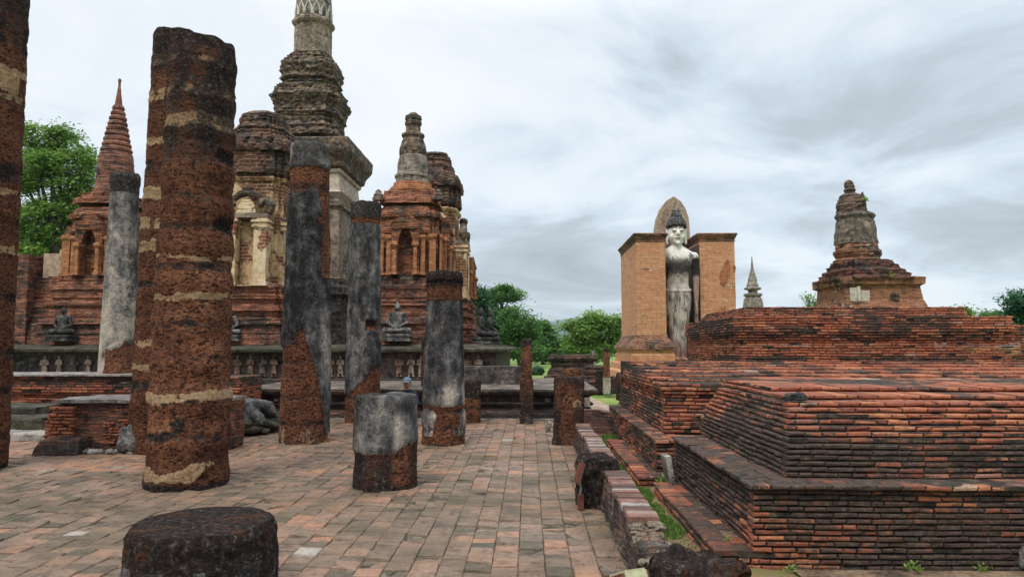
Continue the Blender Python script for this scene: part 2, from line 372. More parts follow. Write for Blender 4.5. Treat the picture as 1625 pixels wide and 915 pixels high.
M['monk_grey'] = mat_simple('weathered_stucco_figure', [(0.33, (0.05, 0.04, 0.035)), (0.5, (0.16, 0.12, 0.10)), (0.68, (0.35, 0.28, 0.22))], 6.0)
M['rock'] = mat_simple('grey_rock', [(0.34, (0.03, 0.028, 0.026)), (0.5, (0.11, 0.10, 0.09)), (0.68, (0.24, 0.22, 0.2))], 4.0)
M['soil'] = mat_simple('soil', [(0.34, (0.05, 0.034, 0.022)), (0.5, (0.15, 0.095, 0.058)), (0.66, (0.24, 0.165, 0.10))], 3.0)
M['slab'] = mat_simple('grey_stone_slab', [(0.34, (0.06, 0.052, 0.045)), (0.5, (0.2, 0.175, 0.15)), (0.68, (0.36, 0.32, 0.275))], 4.0)
M['path'] = mat_simple('pale_path_paving', [(0.34, (0.17, 0.12, 0.09)), (0.5, (0.33, 0.235, 0.17)), (0.66, (0.45, 0.34, 0.26))], 1.5)
M['plat_top'] = mat_simple('platform_paving', [(0.3, (0.035, 0.028, 0.022)), (0.5, (0.11, 0.085, 0.066)), (0.72, (0.25, 0.20, 0.155))], 2.6)
M['bark'] = mat_simple('bark', [(0.34, (0.03, 0.022, 0.017)), (0.5, (0.075, 0.058, 0.045)), (0.66, (0.15, 0.12, 0.09))], 5.0)
M['leaf_bright'] = mat_leaf('bright_leaf', (0.075, 0.15, 0.028), (0.19, 0.32, 0.06), (0.34, 0.47, 0.11))
M['leaf_mid'] = mat_leaf('mid_leaf', (0.045, 0.115, 0.028), (0.11, 0.23, 0.055), (0.20, 0.34, 0.09))
M['leaf_dark'] = mat_leaf('dark_leaf', (0.02, 0.065, 0.028), (0.042, 0.125, 0.05), (0.08, 0.20, 0.075))
M['leaf_blue'] = mat_leaf('deep_leaf', (0.008, 0.024, 0.022), (0.015, 0.045, 0.038), (0.028, 0.075, 0.055))
M['grass'] = mat_leaf('grass_blade', (0.055, 0.11, 0.02), (0.10, 0.20, 0.035), (0.20, 0.31, 0.07))
M['frame_brown'] = mat_plain('brown_painted_metal', (0.13, 0.045, 0.03), 0.5)
M['terracotta'] = mat_plain('terracotta_panel', (0.40, 0.115, 0.06), 0.6)
M['louvre'] = mat_plain('yellowed_plastic', (0.42, 0.40, 0.24), 0.5)
M['steel'] = mat_plain('grey_metal', (0.25, 0.24, 0.22), 0.45, 0.6)
M['cap_cloth'] = mat_plain('grey_blue_cloth', (0.14, 0.17, 0.215), 0.85)
M['navy'] = mat_plain('navy_cloth', (0.012, 0.018, 0.035), 0.85)
M['skin'] = mat_plain('skin', (0.36, 0.19, 0.12), 0.6)
M['black_cloth'] = mat_plain('black_cloth', (0.015, 0.015, 0.018), 0.8)

# ------------------------------------------------------------------ object helpers
def tag(o, label=None, cat=None, group=None, kind=None):
    if label: o['label'] = label
    if cat: o['category'] = cat
    if group: o['group'] = group
    if kind: o['kind'] = kind
    return o
def empty(name, loc, label, cat, group=None):
    o = bpy.data.objects.new(name, None); col.objects.link(o); o.location = loc
    o.empty_display_size = 0.2
    return tag(o, label, cat, group)
def box_uv(me):
    uvl = me.uv_layers.new(name='UVMap')
    vs_ = me.vertices
    for p in me.polygons:
        n = p.normal
        ax, ay, az = abs(n.x), abs(n.y), abs(n.z)
        for li in p.loop_indices:
            v = vs_[me.loops[li].vertex_index].co
            if az > 0.8: uvl.data[li].uv = (v.x, v.y)
            elif ax > ay: uvl.data[li].uv = (v.y, v.z)
            else: uvl.data[li].uv = (v.x, v.z)
def obj(name, bm, mat, parent=None, smooth=False, uv=True, loc=(0, 0, 0)):
    """bm holds world coordinates; the mesh is stored relative to loc (or to its parent's place)."""
    me = bpy.data.meshes.new(name)
    org = Vector(loc)
    if parent:
        org = Vector(parent.location)
        if parent.parent: org = org + Vector(parent.parent.location)
    if org.length: bmesh.ops.translate(bm, verts=bm.verts, vec=-org)
    bmesh.ops.recalc_face_normals(bm, faces=bm.faces)
    bm.to_mesh(me); bm.free()
    for m in (mat if isinstance(mat, (list, tuple)) else [mat]): me.materials.append(m)
    if smooth: me.polygons.foreach_set('use_smooth', [True] * len(me.polygons))
    if uv: box_uv(me)
    o = bpy.data.objects.new(name, me); col.objects.link(o)
    if parent: o.parent = parent
    else: o.location = loc
    return o
def part_of_part(name, bm, mat, part, root, smooth=False):      # sub-part: its part stands at the thing's origin
    o = obj(name, bm, mat, None, smooth)
    bmo = o.data
    bmo.transform(Matrix.Translation(-Vector(root.location)))
    o.parent = part
    return o

def add_box(bm, x0, x1, y0, y1, z0, z1, jit=0.0, rnd=None):
    v = [bm.verts.new((x + (rnd.uniform(-jit, jit) if rnd else 0), y + (rnd.uniform(-jit, jit) if rnd else 0), z + (rnd.uniform(-jit, jit) if rnd else 0)))
         for z in (z0, z1) for y in (y0, y1) for x in (x0, x1)]
    for f in ((0, 2, 3, 1), (4, 5, 7, 6), (0, 1, 5, 4), (2, 6, 7, 3), (0, 4, 6, 2), (1, 3, 7, 5)):
        bm.faces.new([v[i] for i in f])
    return v
def loft(bm, rings, cap=True, bottom=False):
    prev = None; first = None
    for ring in rings:
        cur = [bm.verts.new(p) for p in ring]
        if prev:
            n = len(cur)
            for i in range(n):
                bm.faces.new((prev[i], prev[(i + 1) % n], cur[(i + 1) % n], cur[i]))
        else: first = cur
        prev = cur
    if cap: bm.faces.new(prev)
    if bottom: bm.faces.new(list(reversed(first)))
def resample(poly, n_per, ref=None):
    out = []
    for i in range(len(poly)):
        a, b = poly[i], poly[(i + 1) % len(poly)]
        c, d = (ref or poly)[i], (ref or poly)[(i + 1) % len(poly)]
        k = max(1, int(math.hypot(d[0] - c[0], d[1] - c[1]) / n_per + 0.5))
        for j in range(k): out.append((a[0] + (b[0] - a[0]) * j / k, a[1] + (b[1] - a[1]) * j / k))
    return out
def plan_square(seg=0.12): return resample([(-1, -1), (1, -1), (1, 1), (-1, 1)], seg)
def plan_redent(n=2, d=0.16, seg=0.12):
    # square with stepped corners
    q = []
    a = 1.0
    pts = []
    for k in range(n + 1): pts.append((1 - (n - k) * d, -1 + 0.0 - 0) if False else None)
    base = []
    # corner near (1,-1): walk from (1-n*d, -1) to (1, -1+n*d)
    x, y = 1 - n * d, -1.0
    base.append((x, y))
    for k in range(n):
        y += d; base.append((x, y)); x += d; base.append((x, y))
    poly = []
    for r in range(4):
        c, s = (1, 0, -1, 0)[r], (0, 1, 0, -1)[r]
        for (px, py) in base: poly.append((px * c - py * s, px * s + py * c))
    return resample(poly, seg)
def plan_round(n=28): return [(math.cos(2 * PI * i / n), math.sin(2 * PI * i / n)) for i in range(n)]
def plan_octa(seg=0.16):
    return resample([(math.cos(PI / 8 + PI / 4 * i) / math.cos(PI / 8), math.sin(PI / 8 + PI / 4 * i) / math.cos(PI / 8)) for i in range(8)], seg)
def refine(levels, dz):
    out = []
    for (z0, w0), (z1, w1) in zip(levels, levels[1:]):
        k = max(1, int(abs(z1 - z0) / dz + 0.5))
        for i in range(k): out.append((z0 + (z1 - z0) * i / k, w0 + (w1 - w0) * i / k))
    out.append(levels[-1])
    return out
def stack(bm, cx, cy, plan, levels, dz=0.12, wob=0.03, nscale=2.2, seed=0.0, course=0.0, crumble=0.0, lean=(0, 0), cap=True):
    """rings up a profile of (z, half-width); noise eats the edges, 'course' lets single courses of masonry stand in or out"""
    rng = random.Random(int(seed * 100) + 7)
    rings = []
    lv = refine(levels, dz)
    z0 = lv[0][0]
    for (z, wd) in lv:
        cj = rng.uniform(-course, course)
        ring = []
        for (ux, uy) in plan:
            p = Vector((cx + ux * wd, cy + uy * wd, z))
            nv = noise.noise_vector(p * nscale + Vector((seed, seed * 2, seed * 3)))
            nf = noise.noise(p * nscale * 3.1 + Vector((seed * 2, 1, seed)))
            k = 1 + cj / max(wd, 0.05) + (nv.x * wob + nf * wob * 0.6) / max(wd, 0.1)
            if crumble and nf > 0.12: k -= crumble * (nf - 0.12) / max(wd, 0.1)
            ring.append((cx + ux * wd * k + lean[0] * (z - z0), cy + uy * wd * k + lean[1] * (z - z0), z + nv.z * wob * 0.5))
        rings.append(ring)
    loft(bm, rings, cap, True)
def tube(bm, pts, radii, n=8):
    rings = []
    for i, p in enumerate(pts):
        p = Vector(p)
        d = (Vector(pts[min(i + 1, len(pts) - 1)]) - Vector(pts[max(i - 1, 0)])).normalized()
        a = d.orthogonal().normalized() if i == 0 else (rings_a - d * rings_a.dot(d)).normalized()
        rings_a = a
        b = d.cross(a)
        rings.append([p + (a * math.cos(2 * PI * k / n) + b * math.sin(2 * PI * k / n)) * radii[i] for k in range(n)])
    loft(bm, rings, True, True)

# ---- sculpted figures: overlapping rounded masses fused into one skin
def ell(bm, c, r, rot=None):
    c = Vector(c); nu, nv = 18, 11
    rows = []
    for j in range(1, nv):
        t_ = PI * j / nv
        rows.append([bm.verts.new((c.x + r[0] * math.sin(t_) * math.cos(2 * PI * i / nu), c.y + r[1] * math.sin(t_) * math.sin(2 * PI * i / nu), c.z + r[2] * math.cos(t_))) for i in range(nu)])
    top = bm.verts.new((c.x, c.y, c.z + r[2])); bot = bm.verts.new((c.x, c.y, c.z - r[2]))
    for i in range(nu):
        k = (i + 1) % nu
        bm.faces.new((top, rows[0][i], rows[0][k])); bm.faces.new((bot, rows[-1][k], rows[-1][i]))
        for a, b in zip(rows, rows[1:]): bm.faces.new((a[i], b[i], b[k], a[k]))
def cap_(bm, p0, p1, r0, r1, flat=None):
    p0, p1 = Vector(p0), Vector(p1)
    tube(bm, [p0.lerp(p1, i / 4) for i in range(5)], [r0 + (r1 - r0) * i / 4 for i in range(5)], 12)
    for p, r in ((p0, r0), (p1, r1)): ell(bm, p, (r, r, r))
def fuse(name, bm, voxel, smooth_it=3):
    me = bpy.data.meshes.new(name); bm.to_mesh(me); bm.free()
    t = bpy.data.objects.new(name + '_tmp', me); col.objects.link(t)
    rm = t.modifiers.new('r', 'REMESH'); rm.mode = 'VOXEL'; rm.voxel_size = voxel
    if smooth_it:
        sm = t.modifiers.new('s', 'SMOOTH'); sm.iterations = smooth_it; sm.factor = 0.5
    dg = bpy.context.evaluated_depsgraph_get(); dg.update()
    res = bpy.data.meshes.new_from_object(t.evaluated_get(dg))
    bpy.data.objects.remove(t); bpy.data.meshes.remove(me)
    res.name = name
    res.polygons.foreach_set('use_smooth', [True] * len(res.polygons))
    return res
def mesh_obj(name, me, mat, parent=None, loc=(0, 0, 0), rz=0.0, scale=1.0):
    if not me.materials: me.materials.append(mat)
    o = bpy.data.objects.new(name, me); col.objects.link(o)
    o.location = loc; o.rotation_euler = (0, 0, rz); o.scale = (scale,) * 3
    if parent: o.parent = parent
    return o

# ---- masonry laid brick by brick
class Masonry:
    def __init__(s, seed=1, dark=lambda x, y, z: 0.4):
        s.bm = bmesh.new(); s.r = s.bm.faces.layers.float.new('rnd'); s.d = s.bm.faces.layers.float.new('dark')
        s.rng = random.Random(seed); s.dark = dark
    def brick(s, c, t, n, L, D, z, h, rn, dk, soft=0.009):
        rng = s.rng
        j = lambda a: rng.uniform(-a, a)
        def P(u, v, zz): return (c[0] + t[0] * u + n[0] * v, c[1] + t[1] * u + n[1] * v, zz)
        tilt = j(0.004)
        o = [(0, z), (L, z + tilt), (L, z + h + tilt), (0, z + h)]
        back = [s.bm.verts.new(P(u, -D, zz)) for u, zz in o]
        rim = [s.bm.verts.new(P(u + j(0.003), -soft - abs(j(0.003)), zz + j(0.002))) for u, zz in o]
        q = soft * 0.9
        ins = [(q, z + q), (L - q, z + tilt + q), (L - q, z + h + tilt - q), (q, z + h - q)]
        fr = [s.bm.verts.new(P(u + j(0.003), j(0.003), zz + j(0.002))) for u, zz in ins]
        fs = [s.bm.faces.new(fr)]
        for i in range(4):
            k = (i + 1) % 4
            fs.append(s.bm.faces.new((rim[i], rim[k], fr[k], fr[i])))
            fs.append(s.bm.faces.new((back[i], back[k], rim[k], rim[i])))
        for f in fs: f[s.r] = rn; f[s.d] = dk
    def course(s, p0, p1, n, z, h, D, L=0.2, gap=0.011, miss=0.0, out=0.007, dadd=0.0):
        rng = s.rng
        t = Vector((p1[0] - p0[0], p1[1] - p0[1])); ln = t.length; t /= ln
        u = -rng.uniform(0, L * 0.6)
        while u < ln:
            b = L * (rng.choice((1, 1, 1, 0.52, 0.55, 0.8, 0.9)) + rng.uniform(-0.08, 0.12))
            a0, a1 = max(u, 0), min(u + b - gap, ln)
            if a1 - a0 > 0.03 and rng.random() >= max(miss, 0.008):
                o = rng.uniform(-out, out) 
                if rng.random() < 0.10: o -= rng.uniform(0.008, 0.03)
                cx, cy = p0[0] + t.x * a0 + n[0] * o, p0[1] + t.y * a0 + n[1] * o
                mx, my = p0[0] + t.x * (a0 + a1) / 2, p0[1] + t.y * (a0 + a1) / 2
                dk = s.dark(mx, my, z) + dadd + rng.gauss(0, 0.13)
                s.brick((cx, cy), t, n, a1 - a0, D, z, h - gap + rng.uniform(-0.003, 0.002), min(1, max(0, rng.gauss(0.48, 0.2))), dk)
            u += b
    def mass(s, x0, x1, y0, y1, z0, z1):                # the packed fill behind the bricks
        v = add_box(s.bm, x0, x1, y0, y1, z0, z1)
        for f in v[0].link_faces: pass
        for f in {f for q in v for f in q.link_faces}: f.material_index = 1
    def done(s, name, parent=None, loc=(0, 0, 0)):
        for v in s.bm.verts:
            c = v.co
            a = noise.noise_vector(c * 0.9 + Vector((3, 1, 2))); b = noise.noise_vector(c * 5.5); d = noise.noise_vector(c * 21)
            v.co = c + Vector((a.x * 0.016 + b.x * 0.007 + d.x * 0.004, a.y * 0.016 + b.y * 0.007 + d.y * 0.004, a.z * 0.012 + b.z * 0.003 + d.z * 0.0025))
        return obj(name, s.bm, [M['bricks'], M['core']], parent, uv=False, loc=loc)

def mound(ms, x0, x1, y0, y1, z0, prof, h=0.05, L=0.2, D=0.1, right=False, miss_top=0.0, skew=0.0, gap=0.011):
    """prof: list of (front set-back, left set-back) one entry per course; skew lets the front run slightly askew"""
    n = len(prof)
    for i, (sf, sl_) in enumerate(prof):
        z = z0 + i * h
        nf, nl = (prof[i + 1] if i + 1 < n else (sf + 0.06, sl_ + 0.06))
        Df, Dl = max(D, nf - sf + 0.05), max(D, nl - sl_ + 0.05)
        yl, yr = y0 + sf, y0 + sf + skew * (x1 - x0)
        v = Vector((x1 - x0 - sl_, yr - yl)).normalized()
        ms.course((x0 + sl_, yl), (x1, yr), (v.y, -v.x), z, h, Df, L, gap, miss_top if i > n - 3 else 0.0)
        ms.course((x0 + sl_, y1), (x0 + sl_, yl + Dl * 0.5), (-1, 0), z, h, Dl, L, gap, dadd=0.12)
        if right: ms.course((x1, yr + Df * 0.5), (x1, y1), (1, 0), z, h, Dl, L, gap)
        if i == n - 1 and D < 0.19:                          # second row of pavers on a ledge
            for r_ in (1, 2, 3):
                o_ = r_ * 0.115
                ms.course((x0 + sl_ + o_, yl + o_), (x1, yr + o_), (v.y, -v.x), z + 0.001 * r_, h, 0.11, L, gap, 0.03)
                ms.course((x0 + sl_ + o_, y1), (x0 + sl_ + o_, yl + o_ + .1), (-1, 0), z + 0.001 * r_, h, 0.11, L, gap, 0.03)
        ms.mass(x0 + sl_ + 0.016, x1 - 0.016, max(yl, yr) + 0.016, y1, z, z + h - 0.006 - gap * 0.5)

# ================================================================== SETTING
# ground sheet to the horizon
bm = bmesh.new()
S = 9000
xs = [-S, -300, -60, -25, -10, 0, 10, 25, 60, 300, S]; ys = [-S, -300, -40, 0, 12, 22, 30, 40, 60, 90, 140, 400, S]
gv = [[bm.verts.new((x, y, -0.12)) for x in xs] for y in ys]
for j in range(len(ys) - 1):
    for i in range(len(xs) - 1): bm.faces.new((gv[j][i], gv[j][i + 1], gv[j + 1][i + 1], gv[j + 1][i]))
s = NT('lawn', 0.9)
n1 = s.noise(0.25, 6, 0.65); n2 = s.noise(5, 6, 0.7); n3 = s.noise(60, 3, 0.6)
gc = s.ramp(s.math('ADD', s.math('MULTIPLY', n1, 0.5), s.math('MULTIPLY', n2, 0.5)), [(0.36, (0.075, 0.15, 0.025)), (0.5, (0.15, 0.23, 0.045)), (0.64, (0.27, 0.30, 0.085))])
s.base(s.mix(0.4, gc, s.ramp(n3, [(0.3, 0.5), (0.7, 1.3)]), 'MULTIPLY'))
s.bump(n3, 0.6, 0.03)
g = obj('ground', bm, s.m, uv=False); tag(g, kind='structure')

# trench of soil and thin grass between the low wall and the brick mounds
bm = bmesh.new(); nx, ny = 14, 90
vv = [[bm.verts.new((0.9 + 1.1 * i / nx, 3.2 + 10.8 * j / ny, -0.10 + 0.03 * noise.noise(Vector((i * 0.2, j * 0.23, 0))))) for i in range(nx + 1)] for j in range(ny + 1)]
for j in range(ny):
    for i in range(nx): bm.faces.new((vv[j][i], vv[j][i + 1], vv[j + 1][i + 1], vv[j + 1][i]))
s = NT('trench_soil', 0.95)
n1 = s.noise(2.2, 6, 0.68); n2 = s.noise(30, 5, 0.7)
sc = s.ramp(s.math('ADD', s.math('MULTIPLY', n1, 0.6), s.math('MULTIPLY', n2, 0.4)), [(0.25, (0.10, 0.055, 0.032)), (0.45, (0.25, 0.14, 0.085)), (0.6, (0.20, 0.18, 0.06)), (0.8, (0.20, 0.27, 0.06))])
s.base(sc); s.bump(n2, 0.8, 0.03)
tag(obj('soil_strip', bm, s.m, uv=False, smooth=True), kind='structure')

# paved court: every tile modelled
bm = bmesh.new(); lr = bm.faces.layers.float.new('rnd'); rng = random.Random(5)
T = 0.193
x = 0.70
ci = 0
while x > -14.5:
    wd = T * rng.uniform(0.97, 1.04)
    gapx = 0.004 if rng.random() > 0.12 else rng.uniform(0.008, 0.016)
    y = 1.2 + rng.uniform(0, T)
    while y < 15.62:
        dp = T * rng.choice((1, 1, 1, 1.02, 0.96, 0.72)) * rng.uniform(0.97, 1.03)
        if y + dp > 15.68: break
        z = rng.uniform(-0.005, 0.003) + 0.012 * noise.noise(Vector((x * 0.8, y * 0.8, 7))); tx, ty = rng.gauss(0, 0.007), rng.gauss(0, 0.007)
        g2 = rng.uniform(0.003, 0.009)
        x1, x0 = x - gapx / 2, x - wd + gapx / 2
        y0, y1 = y + g2 / 2, y + dp - g2 / 2
        big = noise.noise(Vector((x * 0.35, y * 0.35, 3)))
        rn = min(0.93, max(0, rng.gauss(0.38 + 0.26 * big + (0.20 if y > 9 else 0), 0.17)))
        if rng.random() < 0.001: rn = 1.0
        j = lambda: rng.uniform(-0.002, 0.002)
        q = 0.005
        top = [bm.verts.new((a + j(), b + j(), z + tx * (a - x) / T + ty * (b - y) / T)) for a, b in ((x0 + q, y0 + q), (x1 - q, y0 + q), (x1 - q, y1 - q), (x0 + q, y1 - q))]
        rim = [bm.verts.new((a + j(), b + j(), z - 0.006)) for a, b in ((x0, y0), (x1, y0), (x1, y1), (x0, y1))]
        bot = [bm.verts.new((v.co.x, v.co.y, -0.03)) for v in rim]
        fs = [bm.faces.new(top)]
        for k in range(4):
            m = (k + 1) % 4
            fs += [bm.faces.new((rim[k], rim[m], top[m], top[k])), bm.faces.new((bot[k], bot[m], rim[m], rim[k]))]
        for f in fs: f[lr] = rn
        y += dp
    x -= wd; ci += 1
tag(obj('pavement', bm, M['tiles'], uv=False), kind='structure')
bm = bmesh.new(); add_box(bm, -22, 0.74, -6, 15.75, -0.11, -0.013)
tag(obj('pavement_bed', bm, mat_simple('joint_soil', [(0.35, (0.03, 0.024, 0.016)), (0.5, (0.085, 0.068, 0.045)), (0.66, (0.19, 0.16, 0.11))], 7.0), uv=False), kind='structure')
# path beyond the court
bm = bmesh.new()
pl = [(1.5, 14.2, 2.5), (1.5, 17, 2.6), (1.6, 20, 2.3), (1.5, 24, 2.0), (1.35, 30, 1.9)]
for (a, y0, b), (a2, y1, b2) in zip(pl, pl[1:]):
    bm.faces.new([bm.verts.new(p) for p in ((a, y0, -0.1), (b, y0, -0.1), (b2, y1, -0.1), (a2, y1, -0.1))])
tag(obj('path', bm, M['path'], uv=False), kind='structure')
bm = bmesh.new()
bm.faces.new([bm.verts.new(p) for p in ((2.0, 4.2, -0.095), (9, 4.2, -0.095), (9, 5.62, -0.095), (2.0, 5.62, -0.095))])
tag(obj('ground_strip', bm, M['soil'], uv=False), kind='structure')
# far wooded mountain
bm = bmesh.new(); rows = []
for j in range(10):
    row = []
    for i in range(90):
        X = -1500 + 40 * i; t = j / 9
        h = 128 * math.exp(-((X - 190) / 260) ** 2) + 60 * math.exp(-((X - 900) / 500) ** 2) + 45 * math.exp(-((X + 700) / 420) ** 2)
        h += 12 * noise.noise(Vector((X * 0.006, 0, 1)))
        row.append(bm.verts.new((X, 2700 + 900 * t, -2 + h * math.sin(t * PI * 0.5) + 5 * noise.noise(Vector((X * 0.02, t * 5, 0))))))
    rows.append(row)
for j in range(9):
    for i in range(89): bm.faces.new((rows[j][i], rows[j][i + 1], rows[j + 1][i + 1], rows[j + 1][i]))
tag(obj('hills', bm, mat_simple('wooded_hill', [(0.35, (0.02, 0.05, 0.035)), (0.65, (0.04, 0.085, 0.055))], 0.02), uv=False, smooth=True), kind='structure')

# ================================================================== COLUMNS
def sm(a, b, x):
    t = min(1, max(0, (x - a) / (b - a))) if a != b else float(x > a)
    return t * t * (3 - 2 * t)
def column(name, label, cx, cy, r0, r1, H, fn, cat='column', group=None, seed=1, nt_=96, dz=0.035, top_amp=0.05, lump=0.012, dome=0.04, flat=None):
    """fn(u, front, z, a) -> (radius change, stucco, plaster, dark, pale); u is -1..1 across the side that faces the court's camera end"""
    bm = bmesh.new()
    ls = {k: bm.verts.layers.float.new(k) for k in ('stucco', 'plaster', 'dark', 'pale')}
    nz = max(4, int(H / dz))
    ring_prev = None
    def mk(a, z, rad, scale=1.0, top=False):
        u = math.cos(a); front = -math.sin(a)
        dr, st, pl_, dk, pa = fn(u, front, z, a)
        p = Vector((math.cos(a), math.sin(a), z))
        q = Vector((math.cos(a) * rad, math.sin(a) * rad, z)) * 1.0 + Vector((seed * 3.1, seed, seed * 2))
        n_ = noise.noise(q * 3.0) * lump * 1.3 + noise.noise(q * 11.0) * lump * (0.4 + 0.6 * (1 - st)) + noise.noise(q * 26) * lump * 0.5 * (1 - st)
        rr = (rad + dr + n_) * scale
        if flat: rr = rr / max(abs(u), abs(front)) ** flat
        v = bm.verts.new((cx + math.cos(a) * rr, cy + math.sin(a) * rr, z))
        v[ls['stucco']] = st; v[ls['plaster']] = pl_; v[ls['dark']] = dk; v[ls['pale']] = pa
        return v
    for k in range(nz + 1):
        z = H * k / nz
        rad = r0 + (r1 - r0) * z / H
        ring = []
        for i in range(nt_):
            a = 2 * PI * i / nt_
            tz = top_amp * noise.noise(Vector((math.cos(a) * 1.6, math.sin(a) * 1.6, seed))) * sm(H - 0.5, H, z)
            v = mk(a, z, rad * (1 - 0.05 * sm(H - 0.06, H, z)))
            v.co.z += tz
            ring.append(v)
        if ring_prev:
            for i in range(nt_): bm.faces.new((ring_prev[i], ring_prev[(i + 1) % nt_], ring[(i + 1) % nt_], ring[i]))
        ring_prev = ring
    for sc in (0.9, 0.75, 0.55, 0.35, 0.15):
        ring = []
        for i in range(nt_):
            a = 2 * PI * i / nt_
            v = mk(a, H, r1, sc)
            q = Vector((v.co.x * 5, v.co.y * 5, seed))
            v.co.z += dome * (1 - sc * sc) + top_amp * (noise.noise(Vector((math.cos(a) * 1.6 * sc, math.sin(a) * 1.6 * sc, seed))) + 0.45 * noise.noise(q) + 0.3 * noise.noise(q * 3))
            ring.append(v)
        for i in range(nt_): bm.faces.new((ring_prev[i], ring_prev[(i + 1) % nt_], ring[(i + 1) % nt_], ring[i]))
        ring_prev = ring
    bm.faces.new(ring_prev)
    o = obj(name, bm, M['column'], None, True, False, loc=(cx, cy, 0))
    return tag(o, label, cat, group)
def zpx(py, px, y): return W(px, py, y).z
def nz_(a, z, k=1.0, s=0.0): return noise.noise(Vector((math.cos(a) * 1.7 * k, math.sin(a) * 1.7 * k, z * 1.5 * k + s)))
def bands(a, z, lst, seed):
    """lst of (height, half thickness, strength, kind)"""
    p = d = dr = 0.0
    for (h, t, st, kind) in lst:
        zz = z + 0.05 * nz_(a, h * 3, 0.8, seed) + 0.02 * nz_(a, z * 3, 3, seed)
        m = 1 - sm(t * 0.6, t * 1.3, abs(zz - h))
        if m > 0:
            if kind == 'c': p = max(p, m * st * (0.62 + 0.9 * nz_(a, h, 1.6, seed + h) + 0.35))
            else: d = max(d, m * st * (0.8 + 0.5 * nz_(a, h, 1.5, seed + h)))
        dr -= 0.022 * math.exp(-((zz - h) / 0.028) ** 2) * (0.6 + 0.8 * abs(nz_(a, h, 1.5, seed)))
        d = max(d, 0.75 * math.exp(-((zz - h + t * 0.9) / 0.018) ** 2) * (0.6 + nz_(a, h, 2, seed + 3)))
    return p, d, dr

# --- the big banded laterite column in front
yB = 8.3
def Z(py): return zpx(py, 290, yB)
BL = [(Z(627), 0.055, 1.15, 'c'), (Z(688), 0.05, 0.8, 'd'), (Z(566), 0.05, 0.55, 'd'), (Z(472), 0.04, 0.95, 'c'), (Z(515), 0.04, 0.6, 'd'), (Z(427), 0.05, 0.75, 'd'),
      (Z(412), 0.03, 0.55, 'c'), (Z(368), 0.05, 0.7, 'd'), (Z(318), 0.05, 0.5, 'd'), (Z(262), 0.04, 0.5, 'd'), (Z(205), 0.09, 0.85, 'c'), (Z(158), 0.06, 0.85, 'c'), (Z(110), 0.05, 0.85, 'c'), (Z(232), 0.06, 0.4, 'd')]
def fB(u, fr, z, a):
    p, d, dr = bands(a, z, BL, 2)
    # lime plaster remains round the foot, its upper edge climbing to the right
    top = Z(738) + 0.16 * max(0, u) * fr + 0.08 * nz_(a, 0, 1.4, 5)
    foot = sm(top + 0.02, top - 0.03, z) * sm(0.06, 0.13, z + 0.05 * nz_(a, 0, 2, 1))
    if u > 0.45: foot *= sm(0.0, 0.1, z - 0.5 * (u - 0.45))
    p = max(p, foot * (0.9 + 0.5 * nz_(a, z, 2, 9)))
    d = max(d, 0.8 * sm(0.12, 0.03, z), 0.5 * sm(Z(722), Z(735), z) * sm(Z(765), Z(745), z) * sm(0.0, -0.6, u))
    d = max(d, sm(Z(330), Z(225), z) * 0.74 * (0.85 + 0.4 * nz_(a, z, 1.3, 4)) + sm(Z(120), Z(60), z) * 0.3, 0.12)
    tone_ = 0.55 + 0.9 * noise.noise(Vector((int((z + 0.05 * nz_(a, z, 1)) / 0.44) * 1.7, 3.3, a * 0.15)))
    for (px, py, r) in ((290, 668, 0.09), (-0.6, 0, 0)):
        if r:
            zz = Z(py); k = math.hypot((u - 0.2) * 0.45, z - zz)
            if fr > 0: d = max(d, 0.9 * sm(r, r * 0.7, k))
    dr += 0.012 * p + 0.012 * math.sin((z + 0.05 * nz_(a, z, 1)) * 2 * PI / 0.44)
    dr += -0.10 * sm(Z(75), Z(48), z) * sm(-0.2, 0.9, -u)
    for (zz, uu) in ((Z(255), 0.97), (Z(360), 0.97)):
        k = math.hypot(z - zz, (u - uu) * 0.45) if fr > -0.3 else 9
        dr -= 0.06 * sm(0.1, 0.03, k); d = max(d, sm(0.12, 0.06, k))
    return dr, 0.0, p, d, tone_
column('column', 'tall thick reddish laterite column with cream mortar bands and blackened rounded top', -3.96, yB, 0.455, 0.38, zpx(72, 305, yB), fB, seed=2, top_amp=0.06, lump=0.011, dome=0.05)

# --- the one standing close behind it
yC = 10.9
def fC(u, fr, z, a):
    p, d, dr = bands(a, z, [(zpx(y, 240, yC), t, s_, k) for y, t, s_, k in
        ((108, .10, 1.2, 'c'), (160, .1, 0.9, 'c'), (232, .07, 1.1, 'c'), (312, .10, 1.2, 'c'), (360, .10, 1.1, 'c'), (395, .10, 1.0, 'c'), (455, .05, .8, 'd'), (545, .06, 1, 'c'), (580, .05, 1, 'c'), (500, .05, .7, 'd'), (270, .1, 0.8, 'd'), (610, .1, .9, 'd'))], 7)
    d = max(d, 0.25, sm(5.4, 6.2, z) * 0.8)
    return dr + 0.01 * p, 0, p, d, 0.5
column('column', 'slim laterite column half hidden close behind the thick banded one', -5.66, yC, 0.43, 0.305, zpx(54, 280, yC), fC, seed=4, top_amp=0.06, lump=0.012)

